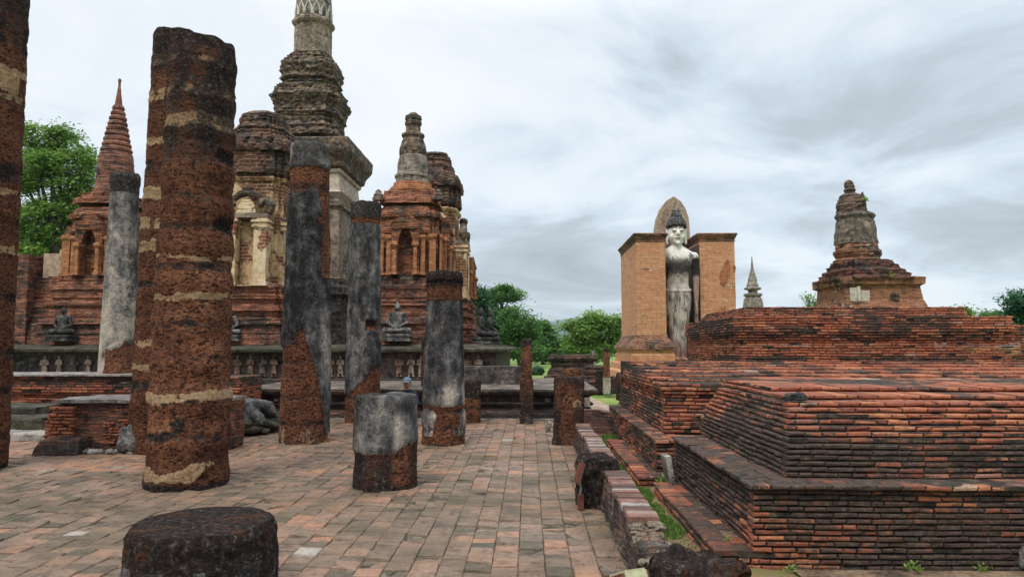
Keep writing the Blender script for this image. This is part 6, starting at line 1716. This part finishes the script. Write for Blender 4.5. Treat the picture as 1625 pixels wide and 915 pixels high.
# broken wall block
t = empty('ruined_wall', (-6.8, 11.0, 0), 'broken blackened wall block with bare brick patches and a flat stone top', 'ruined wall')
xa2, xb2 = W(92, 640, 10.75).x, W(352, 680, 10.75).x
zt2 = W(150, 633, 10.75).z
bm = bmesh.new(); rr = []
for z_ in [zt2 * 0.93 * i / 16 for i in range(17)]:
    ring = []
    for (x_, y_) in resample([(xa2, 10.75), (xb2, 10.75), (xb2, 11.6), (xa2, 11.6)], 0.06):
        p = Vector((x_, y_, z_)); nv = noise.noise_vector(p * 3) * 0.035 + noise.noise_vector(p * 11) * 0.02
        ring.append((x_ + nv.x, y_ + nv.y, z_ + nv.z * 0.3))
    rr.append(ring)
loft(bm, rr, True, True); obj('wall_core', bm, mat_brickwork('sooty_ruin_brick', (0.34, 0.13, 0.07), (0.20, 0.08, 0.05), (0.05, 0.04, 0.032), dark=0.62, plaster=0.2, pcol=(0.10, 0.09, 0.085), bw=0.2, rh=0.048, seed=71), t, True)
bm = bmesh.new(); rr = []
for z_ in (zt2 * .935, zt2 * .95, zt2 - 0.01, zt2):
    rr.append([(x_ + 0.03 * noise.noise(Vector((x_ * 3, y_ * 3, 1))), y_ + 0.03 * noise.noise(Vector((x_ * 3, y_ * 3, 4))), z_ + 0.015 * noise.noise(Vector((x_ * 2, y_ * 2, 4)))) for x_, y_ in resample([(xa2 - .02, 10.68), (xb2, 10.68), (xb2, 11.7), (xa2 - .02, 11.7)], 0.09)])
loft(bm, rr, True, True); obj('stone_top', bm, M['slab'], t)
ms = Masonry(62, lambda x, y, z: 0.15)
xq = W(128, 660, 10.7).x
for k in range(9): ms.course((xa2 - 0.06 - 0.012 * (9 - k), 10.685 - 0.004 * k), (xq - 0.10, 10.685 - 0.004 * k), (0, -1), 0.22 + k * 0.052, 0.052, 0.14, 0.16, out=0.015)
ms.done('bare_brick_end', t)
ms = Masonry(63, lambda x, y, z: 0.3)
for k in range(9):
    w0 = 0.25 * abs(noise.noise(Vector((k * 0.7, 1, 1))))
    ms.course((W(158, 690, 10.7).x + w0, 10.715), (W(222, 690, 10.7).x - w0 * .5 + .25, 10.715), (0, -1), 0.12 + k * 0.042, 0.042, 0.1, 0.12, out=0.02, miss=0.08)
ms.done('bare_brick_patch', t)
bm = bmesh.new(); rr = []
x0_, x1_ = W(50, 715, 10.4).x, W(122, 715, 10.4).x
for z_, g_ in ((0, 0), (.1, .02), (.2, .08), (.24, .14)):
    rr.append([(x_ + 0.03 * noise.noise(Vector((x_ * 3, y_ * 3, z_ * 4))) + (g_ * 1.2 if x_ < x0_ + .2 else 0), y_ + 0.02 * noise.noise(Vector((x_ * 3, y_ * 3, 4))) + (g_ * .4 if y_ < 10.5 else 0), z_) for x_, y_ in resample([(x0_, 10.4), (x1_, 10.4), (x1_, 11.2), (x0_, 11.2)], 0.08)])
loft(bm, rr, True, True)
obj('lower_footing', bm, M['dark_base'], t)
bm = bmesh.new()
for i in range(30):
    x_ = rng.uniform(W(120, 715, 10.5).x, W(350, 715, 10.5).x); r = rng.uniform(.02, .075)
    bmesh.ops.create_icosphere(bm, subdivisions=2, radius=1, matrix=Matrix.Translation((x_, 10.66 - rng.uniform(0, .14), r * .4)) @ Matrix.Rotation(rng.uniform(0, 6), 4, 'Z') @ Matrix.Diagonal((r * 1.4, r, r * .8, 1)))
for v in bm.verts: v.co += noise.noise_vector(v.co * 12) * 0.025
o = obj('rubble', bm, M['slab'], None, True, False, loc=(-6.5, 10.6, 0)); tag(o, 'loose stone rubble scattered along the foot of the broken wall block', 'rubble', kind='stuff')
p = W(207, 690, 10.6); lump('rock', 'grey pointed rock leaning on the broken wall beside the thick column', (p.x, 10.58, .19), (.17, .12, .24), M['rock'], 'rock', seed=3)
# tumbled carved stone at the foot of the terrace
p = W(375, 668, 12.9)
bm = bmesh.new()
for k in range(9):                                           # overlapping folds of a fallen carved stone
    q = k / 8
    tube(bm, [(p.x - .46 + .62 * q, 12.55 + .05 * k, .27), (p.x - .42 + .60 * q, 12.8 + .05 * k, .50 + .07 * math.sin(q * PI)), (p.x - .30 + .66 * q, 13.2 + .04 * k, .46 + .05 * math.sin(q * PI)), (p.x - .1 + .62 * q, 13.6, .2)], [.06, .11, .11, .05], 9)
tube(bm, [(p.x + .12, 13.0, .52), (p.x + .3, 12.9, .40), (p.x + .46, 12.8, .25), (p.x + .52, 12.78, .2)], [.1, .08, .06, .03], 9)
ell(bm, (p.x - .05, 13.1, .2), (.5, .42, .30)); ell(bm, (p.x - .25, 13.0, .25), (.35, .4, .27))
me = fuse('fallen_carving', bm, .02, 2)
for v in me.vertices: v.co += noise.noise_vector(v.co * 9) * 0.012
o = mesh_obj('fallen_carving', me, M['stone_fig']); tag(o, 'fallen grey carved stone with curved folds lying on mossy rubble', 'carved stone')
me.transform(Matrix.Translation((-p.x, -12.9, 0))); o.location = (p.x, 12.9, 0)
bm = bmesh.new()
for i in range(70):
    x_ = rng.uniform(p.x - .55, p.x + .62); y_ = rng.uniform(12.3, 13.3) + max(0, x_ - p.x) * .9; r = rng.uniform(.05, .15)
    bmesh.ops.create_icosphere(bm, subdivisions=2, radius=1, matrix=Matrix.Translation((x_, y_, rng.uniform(.0, .22))) @ Matrix.Rotation(rng.uniform(0, 6), 4, 'Z') @ Matrix.Diagonal((r * 1.6, r, r * .55, 1)))
for v in bm.verts: v.co += noise.noise_vector(v.co * 10) * 0.03
o = obj('rubble', bm, M['moss_slab'], None, True, False, loc=(p.x, 12.8, 0)); tag(o, 'mossy rubble under the fallen carved stone', 'rubble', kind='stuff')
bm = bmesh.new(); q = W(352, 682, 10.55); add_box(bm, q.x - .06, q.x + .05, 10.5, 10.66, 0, .3, .012, rng)
tag(obj('stone_block', bm, M['shrine_base'], None, False, True, loc=(q.x, 10.58, 0)), 'small upright stone block at the right foot of the thick banded column', 'stone')

# ================================================================== BACKGROUND RUINS
t = empty('stepped_ruin', (W(912, 580, 29).x, 30, -.12), 'stepped black ruin block before the bright green trees', 'ruin')
z9 = lambda py: zpx(py, 912, 29)
bm = bmesh.new(); cx9 = W(910, 580, 29).x
stack(bm, cx9, 30.0, [(u, v * 1.0) for u, v in plan_square(.1)], [(-.12, 1.2), (z9(600), 1.18), (z9(598), 1.0), (z9(590), .98)], .08, .05, 2.5, 3, course=.03); obj('base', bm, M['dark_base'], t)
bm = bmesh.new(); stack(bm, cx9, 30.0, plan_square(.1), [(z9(592), .92), (z9(586), .9), (z9(584), .84), (z9(574), .84), (z9(572), .93), (z9(566), .95), (z9(563), .9)], .06, .05, 2.5, 5, course=.03, crumble=.08); obj('upper_block', bm, M['dark_base'], t)
bm = bmesh.new(); a = W(945, 600, 25.5).x
stack(bm, a, 25.6, plan_square(.12), [(-.12, .5), (.4, .5), (.42, .36), (zpx(580, 945, 25.5), .34)], .07, .05, 3, 8, course=.03, crumble=.1)
tag(obj('ruin_block', bm, M['dark_base'], None, False, True, loc=(a, 25.6, -.12)), 'small black brick block in front of the stepped ruin', 'ruin')
bm = bmesh.new(); a, b = W(843, 575, 78).x, W(878, 575, 78).x
stack(bm, (a + b) / 2, 79, [(u * (b - a) / 2, v * .6) for u, v in plan_square(.06)], [(-.12, 1.0), (.3, 1.0), (.6, .96), (1.3, .9)], .12, .12, 1.2, 8, crumble=.3)
tag(obj('far_wall', bm, M['chedi_brick'], None, False, True, loc=((a + b) / 2, 79, -.12)), 'low pinkish brick wall far across the lawn', 'wall')
q = W(853, 585, 42); lump('bush', 'small dark bush on the lawn behind the thin laterite post', (q.x, 42, 0.05), (.35, .35, .35), M['leaf_dark'], 'bush', seed=4)
bm = bmesh.new(); q = W(942, 566, 50)
for v in add_box(bm, q.x - .12, q.x + .12, 50, 50.15, -.1, 1.25): pass
tag(obj('marker_stone', bm, M['slab'], None, False, True, loc=(q.x, 50, -.1)), 'pale upright marker stone under the bright green tree', 'marker')

# ================================================================== TREES
def tree(name, label, x, y, H, crowns, leaf, n, ls, seed, group, trunk=0.25, limbs=True, fine=0.55):
    """crowns: (dx, dy, z, rx, ry, rz) clumps; leaves are small bent blades gathered in sprays"""
    rg = random.Random(seed)
    t = empty(name, (x, y, -.12), label, 'tree', group)
    bm = bmesh.new()
    top = max(c[2] for c in crowns)
    base_z = min(c[2] - c[5] for c in crowns)
    sx_ = rg.uniform(-.3, .3)
    spine = [Vector((x, y, -.12)), Vector((x + sx_ * .4, y, base_z * .5)), Vector((x + sx_, y, max(base_z, .6))), Vector((x + sx_ * .5, y, (base_z + top) / 2 + .1))]
    tube(bm, spine, [trunk * 1.3, trunk, trunk * .85, trunk * .5], 9)
    for (dx, dy, z, rx, ry, rz) in crowns:
        a = spine[2]; b = Vector((x + dx, y + dy, z))
        tube(bm, [a, a.lerp(b, .5) + Vector((0, 0, rg.uniform(.0, .4))), b], [trunk * .5, trunk * .3, trunk * .12], 6)
    obj('trunk', bm, M['bark'], t, True, False)
    bm = bmesh.new(); lr = bm.faces.layers.float.new('rnd')
    vol = [c[3] * c[4] * c[5] for c in crowns]; tot = sum(v ** .67 for v in vol)
    for c, v in zip(crowns, vol):
        dx, dy, z, rx, ry, rz = c
        sprays = max(6, int(n * (v ** .67) / tot / 14))
        subs = []
        for k in range(max(4, min(16, sprays // 9))):
            e = Vector((rg.gauss(0, 1), rg.gauss(0, 1), rg.gauss(0, 1))).normalized() * rg.uniform(.45, 1.0); q_ = rg.uniform(.20, .44)
            subs.append((dx + e.x * rx, dy + e.y * ry, z + e.z * rz, rx * q_, ry * q_, rz * q_ * .8))
        for i in range(sprays):
            dx, dy, z, rx, ry, rz = subs[rg.randrange(len(subs))] if rg.random() < .82 else c
            d = Vector((rg.gauss(0, 1), rg.gauss(0, 1), rg.gauss(0, 1))).normalized()
            rad = (rg.random() ** .33) * (.80 + .42 * noise.noise(d * 2.2 + Vector((seed, dx, z))))
            p = Vector((x + dx + d.x * rx * rad, y + dy + d.y * ry * rad, z + d.z * rz * rad))
            tone = .45 + .6 * noise.noise(p * (.9 / max(.6, ls * 4))) + rg.gauss(0, .1)
            sr = ls * rg.uniform(1.6, 3.2)
            for k in range(14):
                q = p + Vector((rg.gauss(0, sr), rg.gauss(0, sr), rg.gauss(0, sr * fine)))
                u = Vector((rg.gauss(0, 1), rg.gauss(0, 1), rg.gauss(0, .5))).normalized(); w_ = u.cross(Vector((rg.gauss(0, .6), rg.gauss(0, .6), 1))).normalized()
                s1 = ls * rg.uniform(.6, 1.3); s2 = s1 * .42
                f = bm.faces.new([bm.verts.new(q - u * s1), bm.verts.new(q + w_ * s2 - Vector((0, 0, s2 * .2))), bm.verts.new(q + u * s1), bm.verts.new(q - w_ * s2)])
                f[lr] = min(1, max(0, tone + rg.gauss(0, .16)))
    obj('crown', bm, M[leaf], t, False, False)
    return t
def crown_px(y, lst, x, dyf=.8):
    """clumps given by where the photo shows them: (px, py, half width px, half height px)"""
    out = []
    for (px, py, rx, rz) in lst:
        p = W(px, py, y); k = y / 1130
        out.append((p.x - x, random.Random(px).uniform(-.4, .4) * rx * k, p.z, rx * k, rx * k * dyf, rz * k))
    return out
GT = 'trees beyond the lawn'
def ptree(label, px, y, lst, leaf, n, ls, seed, trunk=.2, group=GT, fine=.55, name='tree'):
    x = W(px, 575, y).x
    return tree(name, label, x, y, 0, crown_px(y, lst, x), leaf, n, ls, seed, group, trunk, fine=fine)
ptree('dense dark tree rising right behind the temple corner', 762, 58, [(758, 478, 20, 20), (770, 505, 28, 22), (775, 535, 32, 22), (750, 500, 22, 30), (790, 520, 24, 20), (765, 552, 34, 18), (800, 552, 26, 18)], 'leaf_dark', 16000, .16, 1)
ptree('tall open umbrella-shaped tree whose layered top stands above the others', 792, 62, [(800, 460, 22, 7), (782, 470, 26, 8), (808, 472, 16, 7), (775, 482, 20, 8), (796, 492, 18, 8), (770, 466, 12, 6), (815, 462, 8, 5)], 'leaf_mid', 9000, .15, 2, .16, fine=.3)
ptree('loose mid green tree with gaps beside the tall umbrella-shaped one', 825, 56, [(818, 498, 14, 12), (828, 512, 20, 12), (812, 522, 18, 14), (835, 530, 22, 16), (815, 548, 24, 18), (840, 556, 26, 16), (806, 505, 9, 7)], 'leaf_mid', 10000, .15, 3, .15)
ptree('rounded dull green tree left of the gap with the mountain', 862, 66, [(855, 516, 12, 10), (868, 528, 16, 12), (848, 535, 18, 14), (872, 546, 18, 16), (855, 560, 24, 14), (880, 562, 12, 12)], 'leaf_mid', 10000, .16, 4, .16)
ptree('dark blue-green layered tree in the gap below the mountain', 900, 95, [(900, 538, 10, 5), (897, 546, 15, 5), (903, 553, 17, 5), (899, 561, 19, 6), (902, 570, 19, 6)], 'leaf_blue', 7000, .2, 5, .2, fine=.25)
ptree('broad bright green tree beside the left shrine wall', 940, 60, [(935, 506, 18, 10), (955, 512, 20, 12), (918, 520, 20, 14), (940, 530, 30, 18), (972, 520, 16, 16), (968, 545, 22, 20), (915, 545, 22, 18), (940, 558, 34, 16), (985, 545, 14, 22), (925, 510, 8, 8), (978, 506, 6, 8)], 'leaf_bright', 20000, .16, 6, .2)
ptree('large bright green tree at the left behind the brick spire', 85, 42, [(95, 215, 28, 16), (70, 235, 34, 22), (125, 245, 26, 20), (50, 215, 18, 18), (90, 265, 44, 24), (135, 275, 20, 18), (60, 290, 36, 28), (110, 305, 44, 26), (75, 335, 48, 26), (45, 365, 36, 26), (95, 370, 46, 24), (130, 340, 26, 26), (60, 400, 40, 20), (30, 260, 20, 40)], 'leaf_bright', 34000, .13, 7, .35)
ptree('low leafy tree top right of the brick chedi', 1515, 34, [(1512, 497, 18, 7), (1528, 500, 12, 6), (1498, 503, 10, 5), (1515, 510, 24, 8)], 'leaf_bright', 4500, .09, 8, .1)
ptree('thin pale tree top farther right behind the red plinth', 1575, 40, [(1566, 502, 10, 5), (1582, 503, 10, 5), (1592, 498, 6, 5), (1575, 510, 22, 6)], 'leaf_mid', 3000, .09, 9, .1)
ptree('dark big-leaved tree at the right edge of the view', 1625, 36, [(1620, 470, 10, 7), (1612, 482, 10, 7), (1626, 490, 18, 12), (1640, 478, 18, 18), (1604, 492, 6, 5), (1618, 505, 18, 9), (1608, 474, 4, 3), (1645, 505, 24, 14)], 'leaf_dark', 5200, .12, 10, .14)
ptree('wispy sapling top growing behind the ruined chedi', 1287, 30, [(1285, 474, 5, 4), (1290, 480, 5, 4), (1279, 471, 4, 3), (1289, 488, 6, 6)], 'leaf_bright', 500, .06, 11, .03)
ptree('pale small tree behind the plinth left of the chedi', 1700, 36, [(1700, 480, 40, 20), (1690, 500, 40, 20)], 'leaf_mid', 3000, .14, 12, .14) if False else None
# a few plants rooted in the masonry
def sprig(label, c, h, n, seed, leaf='leaf_bright', ls=.03, cat='plant', name='plant'):
    rg = random.Random(seed); bm = bmesh.new(); lr = bm.faces.layers.float.new('rnd')
    for i in range(n):
        d = Vector((rg.gauss(0, .6), rg.gauss(0, .6), abs(rg.gauss(.6, .4)))).normalized() * h * rg.uniform(.3, 1)
        p = Vector(c) + d; u = (d.normalized() + Vector((rg.gauss(0, .5), rg.gauss(0, .5), rg.gauss(0, .3)))).normalized(); w_ = u.cross(Vector((rg.gauss(0, 1), rg.gauss(0, 1), .5))).normalized(); s1 = ls * rg.uniform(.7, 1.4)
        f = bm.faces.new([bm.verts.new(p - u * s1), bm.verts.new(p + w_ * s1 * .5), bm.verts.new(p + u * s1), bm.verts.new(p - w_ * s1 * .5)]); f[lr] = min(1, max(0, rg.gauss(.6, .2)))
    return tag(obj(name, bm, M[leaf], None, False, False, loc=c), label, cat)
sprig('leafy weed growing at the foot of the nearest mound near its corner', (1.62, 5.95, -.03), .10, 26, 1, ls=.024)
sprig('weed at the front foot of the nearest mound, just right of its corner', (1.98, 5.60, -.1), .06, 24, 2, ls=.014)
sprig('larger weed clump at the front foot of the nearest mound, midway along', (2.9, 5.60, -.1), .09, 46, 3, ls=.015)
sprig('weed beside the grey boulder at the right edge', (3.42, 5.60, -.1), .07, 34, 4, ls=.013)
sprig('small weed in the joint between the two kerbs', (1.60, 8.62, -.02), .12, 40, 5, ls=.02)
sprig('tiny plant rooted on the stepped shoulder of the ruined chedi', (cxx + .2, 24.2, zpx(440, 1390, 24.2)), .22, 60, 6, ls=.05)
sprig('tuft rooted near the broken top of the ruined chedi spire', (cxx - .12, 25.0, zpx(319, 1365, 25)), .16, 60, 7, ls=.05)
sprig('small plant growing on the shoulder of the ochre prang', (xm - .1, 22.2, zpx(183, 436, 22.2)), .14, 30, 8, ls=.04)

# grass in the trench
rg = random.Random(4); bm = bmesh.new(); lr = bm.faces.layers.float.new('rnd')
for i in range(30000):
    y_ = 4.9 + 8.8 * rg.random() ** .9; x_ = rg.uniform(.96, 1.42 if y_ < 8.6 else (1.75 if 8.5 < y_ < 8.8 else (1.32 if y_ < 12.4 else 2.2)))
    dn = noise.noise(Vector((x_ * 3.0, y_ * 1.5, 2))) + .5 * noise.noise(Vector((x_ * 9, y_ * 6, 2)))
    if dn < (-.02 if y_ < 9.5 else -.7) and rg.random() > .08: continue
    h = rg.uniform(.012, .045); a = rg.uniform(0, 2 * PI); wd = rg.uniform(.004, .008) * (1.6 if y_ > 9 else 1.2)
    d = Vector((rg.gauss(0, .6), rg.gauss(0, .6), 1)).normalized() * h; b = Vector((math.cos(a), math.sin(a), 0)) * wd; p = Vector((x_, y_, -.10 + .03 * noise.noise(Vector(((x_ - .9) / 1.1 * 14 * .2, (y_ - 3.2) / 10.8 * 90 * .23, 0)))))
    f = bm.faces.new([bm.verts.new(p - b), bm.verts.new(p + b), bm.verts.new(p + d * .6 + b * .8), bm.verts.new(p + d)]); f[lr] = min(1, max(0, rg.gauss(.5, .2)))
tag(obj('grass', bm, M['grass'], None, False, False), 'short bright grass and weeds growing in the trench beside the low wall', 'grass', kind='stuff')

rg = random.Random(14); bm = bmesh.new()
for i in range(1300):
    x_, y_ = rg.uniform(-9, .7), 3.6 + 11.5 * rg.random() ** 1.3
    if rg.random() < .35: x_ = .7 - abs(rg.gauss(0, .12))
    if i % 3 == 0:
        cx_, cy_, cr_ = rg.choice(((-3.96, 8.3, .47), (-1.66, 8.3, .38), (-2.13, 4.72, .47), (-3.79, 12.05, .43), (-1.42, 11.85, .37), (.65, 11.9, .27))); an = rg.uniform(0, 2 * PI); rr_ = cr_ + abs(rg.gauss(0, .07)); x_, y_ = cx_ + rr_ * math.cos(an), cy_ + rr_ * math.sin(an)
    r = rg.uniform(.004, .014); z_ = .004
    vv = [bm.verts.new((x_ + r * math.cos(k * 1.256 + i) * rg.uniform(.6, 1.2), y_ + r * math.sin(k * 1.256 + i) * rg.uniform(.6, 1.2), z_ + rg.uniform(0, .004))) for k in range(5)]
    tp = bm.verts.new((x_, y_, z_ + r * rg.uniform(.4, .9)))
    for k in range(5): bm.faces.new((vv[k], vv[(k + 1) % 5], tp))
tag(obj('debris', bm, mat_simple('grit', [(0.2, (0.03, 0.022, 0.016)), (0.5, (0.16, 0.10, 0.065)), (0.8, (0.36, 0.28, 0.2))], 3.0), None, False, False), 'grit and small brick crumbs scattered over the paving', 'debris', kind='stuff')

# ================================================================== FLOODLIGHTS BY THE WALL
t = empty('floodlight', (.50, 7.22, 0), 'tilted floodlight box with an orange panel leaning on the black laterite stump', 'floodlight')
def tilt_box(bm, c, sx_, sy_, sz_, rot):
    vv = add_box(bm, -sx_, sx_, -sy_, sy_, -sz_, sz_)
    for v in vv: v.co = rot @ v.co + Vector(c)
rot = Matrix.Rotation(R(18), 3, 'Y') @ Matrix.Rotation(R(-8), 3, 'X')
c0 = Vector((.475, 7.12, .36))
bm = bmesh.new(); tilt_box(bm, c0 + rot @ Vector((.022, 0, 0)), .014, .07, .078, rot); obj('panel', bm, M['terracotta'], t)
bm = bmesh.new()
tilt_box(bm, c0 + rot @ Vector((-.004, 0, 0)), .011, .09, .10, rot); tilt_box(bm, c0 + rot @ Vector((.022, -.082, 0)), .014, .008, .098, rot); tilt_box(bm, c0 + rot @ Vector((.022, 0, .09)), .014, .073, .008, rot); tilt_box(bm, c0 + rot @ Vector((.022, .082, 0)), .014, .008, .098, rot)
obj('frame', bm, M['frame_brown'], t)
bm = bmesh.new(); add_box(bm, .475, .53, 7.12, 7.22, 0, .14, .003, rng); obj('base_box', bm, M['frame_brown'], t)
bm = bmesh.new(); tube(bm, [(.50, 7.18, .14), (.51, 7.2, .2), (.495, 7.2, .27)], [.012, .012, .012], 8); obj('bracket', bm, M['steel'], t)

p = W(985, 905, 4.72)
t = empty('floodlight', (p.x, 4.72, 0), 'floodlight with yellowed ribbed top in a brown frame at the bottom edge of the view', 'floodlight')
rot = Matrix.Rotation(R(24), 3, 'Z') @ Matrix.Rotation(R(-24), 3, 'X')
c0 = Vector((p.x + .035, 4.64, .14))
bm = bmesh.new(); tilt_box(bm, c0, .075, .115, .03, rot)
for k in range(9): tilt_box(bm, c0 + rot @ Vector((-.064 + .016 * k, 0, .034)), .005, .108, .006, rot)
obj('ribbed_housing', bm, M['louvre'], t)
bm = bmesh.new(); tilt_box(bm, c0 + rot @ Vector((0, .13, .0)), .092, .012, .042, rot); tilt_box(bm, c0 + rot @ Vector((-.087, .02, -.01)), .010, .12, .035, rot); tilt_box(bm, c0 + rot @ Vector((.087, .02, -.01)), .010, .12, .035, rot)
obj('frame', bm, M['frame_brown'], t)
bm = bmesh.new()
for k in (-.05, .0, .05): tilt_box(bm, c0 + rot @ Vector((k, .112, .038)), .014, .008, .008, rot)
obj('latch', bm, M['steel'], t)
bm = bmesh.new(); tube(bm, [(p.x, 4.72, 0), (p.x + .02, 4.68, .06), (c0.x, c0.y, c0.z - .02)], [.02, .016, .014], 8); add_box(bm, p.x - .06, p.x + .06, 4.66, 4.78, 0, .02); obj('stand', bm, M['steel'], t)
p = G(880, 668); bm = bmesh.new()
vv = add_box(bm, -.06, .03, -.03, .03, 0, .17, .02, rng)
for v in bm.verts: v.co = Matrix.Rotation(R(12), 3, 'Y') @ v.co + Vector((.36, 13.6, .0))
tag(obj('stone_fragment', bm, M['slab'], None, False, True, loc=(.36, 13.6, 0)), 'pale stone fragment peeping out behind the cream-patched pillar', 'stone')

# ================================================================== PERSON CROUCHING BY THE PLATFORM
q = W(645, 600, 14.3)
t = empty('person', (q.x, 14.3, 0), 'person crouching in navy clothes and a grey-blue cap behind the stuccoed stump', 'person')
H0 = W(645, 598, 14.3).z
k_ = H0 / 1.0
def S(x, y, z): return (q.x + x * k_, 14.3 + y * k_, z * k_)
bm = bmesh.new()
def C(a, b, r0, r1): cap_(bm, S(*a), S(*b), r0 * k_, r1 * k_)
C((0, .10, .25), (.02, .02, .62), .15, .14); C((.02, .02, .62), (.02, -.04, .74), .13, .07); C((.02, -.04, .74), (.02, -.07, .82), .05, .05)
ell(bm, S(.03, -.11, .885), (.075 * k_, .09 * k_, .105 * k_)); ell(bm, S(.015, -.20, .875), (.014 * k_, .016 * k_, .02 * k_))
for s_ in (-1, 1):
    C((s_ * .10, .12, .24), (s_ * .17, -.24, .42), .085, .07); C((s_ * .17, -.24, .42), (s_ * .15, -.05, .10), .06, .042); ell(bm, S(s_ * .15, -.12, .045), (.045 * k_, .12 * k_, .045 * k_))
    C((s_ * .17, 0, .64), (s_ * .24, -.12, .46), .055, .045); C((s_ * .24, -.12, .46), (s_ * .06, -.30, .52), .042, .03)
    for j in range(4): C((s_ * .05, -.30 - .01 * j, .545 - .02 * j), (s_ * .0 + s_ * .012, -.36 - .012 * j, .54 - .022 * j), .011, .009)
    C((s_ * .06, -.31, .55), (s_ * .03, -.335, .585), .011, .009)
    ell(bm, S(.03 + s_ * .078, -.10, .88), (.012 * k_, .02 * k_, .03 * k_))
me = fuse('body', bm, .012, 2); me.transform(Matrix.Translation((-q.x, -14.3, 0))); mesh_obj('body', me, M['skin'], t)
bm = bmesh.new()
C((0, .10, .24), (.02, .02, .62), .168, .16); C((.02, .02, .62), (.02, -.03, .715), .15, .085)
for s_ in (-1, 1): C((s_ * .17, 0, .64), (s_ * .24, -.12, .46), .068, .06); C((s_ * .24, -.12, .46), (s_ * .10, -.265, .505), .056, .043)
me = fuse('jacket', bm, .014, 2); me.transform(Matrix.Translation((-q.x, -14.3, 0))); mesh_obj('jacket', me, M['navy'], t)
bm = bmesh.new()
C((0, .11, .24), (0, .09, .30), .17, .165)
for s_ in (-1, 1): C((s_ * .10, .12, .24), (s_ * .17, -.24, .42), .10, .083); C((s_ * .17, -.24, .42), (s_ * .15, -.06, .12), .074, .056)
me = fuse('trousers', bm, .014, 2); me.transform(Matrix.Translation((-q.x, -14.3, 0))); mesh_obj('trousers', me, M['black_cloth'], t)
for s_ in (-1, 1):
    bm = bmesh.new(); ell(bm, S(s_ * .15, -.12, .045), (.055 * k_, .135 * k_, .05 * k_)); me = fuse('shoe', bm, .01, 1); me.transform(Matrix.Translation((-q.x, -14.3, 0))); mesh_obj('shoe', me, M['black_cloth'], t)
bm = bmesh.new(); ell(bm, S(.03, -.09, .925), (.092 * k_, .108 * k_, .085 * k_)); ell(bm, S(.03, -.20, .905), (.075 * k_, .075 * k_, .014 * k_)); ell(bm, S(.03, -.02, .87), (.08 * k_, .06 * k_, .06 * k_))
me = fuse('cap', bm, .009, 1); me.transform(Matrix.Translation((-q.x, -14.3, 0))); mesh_obj('cap', me, M['cap_cloth'], t)

# ================================================================== HAZE
bm = bmesh.new(); add_box(bm, -1600, 1800, -120, 3700, -6, 150)
hz = bpy.data.materials.new('haze'); hz.use_nodes = True; ht = hz.node_tree; ht.nodes.remove(ht.nodes['Principled BSDF'])
pv = ht.nodes.new('ShaderNodeVolumePrincipled'); pv.inputs['Color'].default_value = (0.78, 0.90, 1.0, 1); pv.inputs['Density'].default_value = 0.00012; pv.inputs['Anisotropy'].default_value = 0.0
ht.links.new(pv.outputs[0], ht.nodes['Material Output'].inputs['Volume'])
tag(obj('haze', bm, hz, uv=False), kind='stuff')
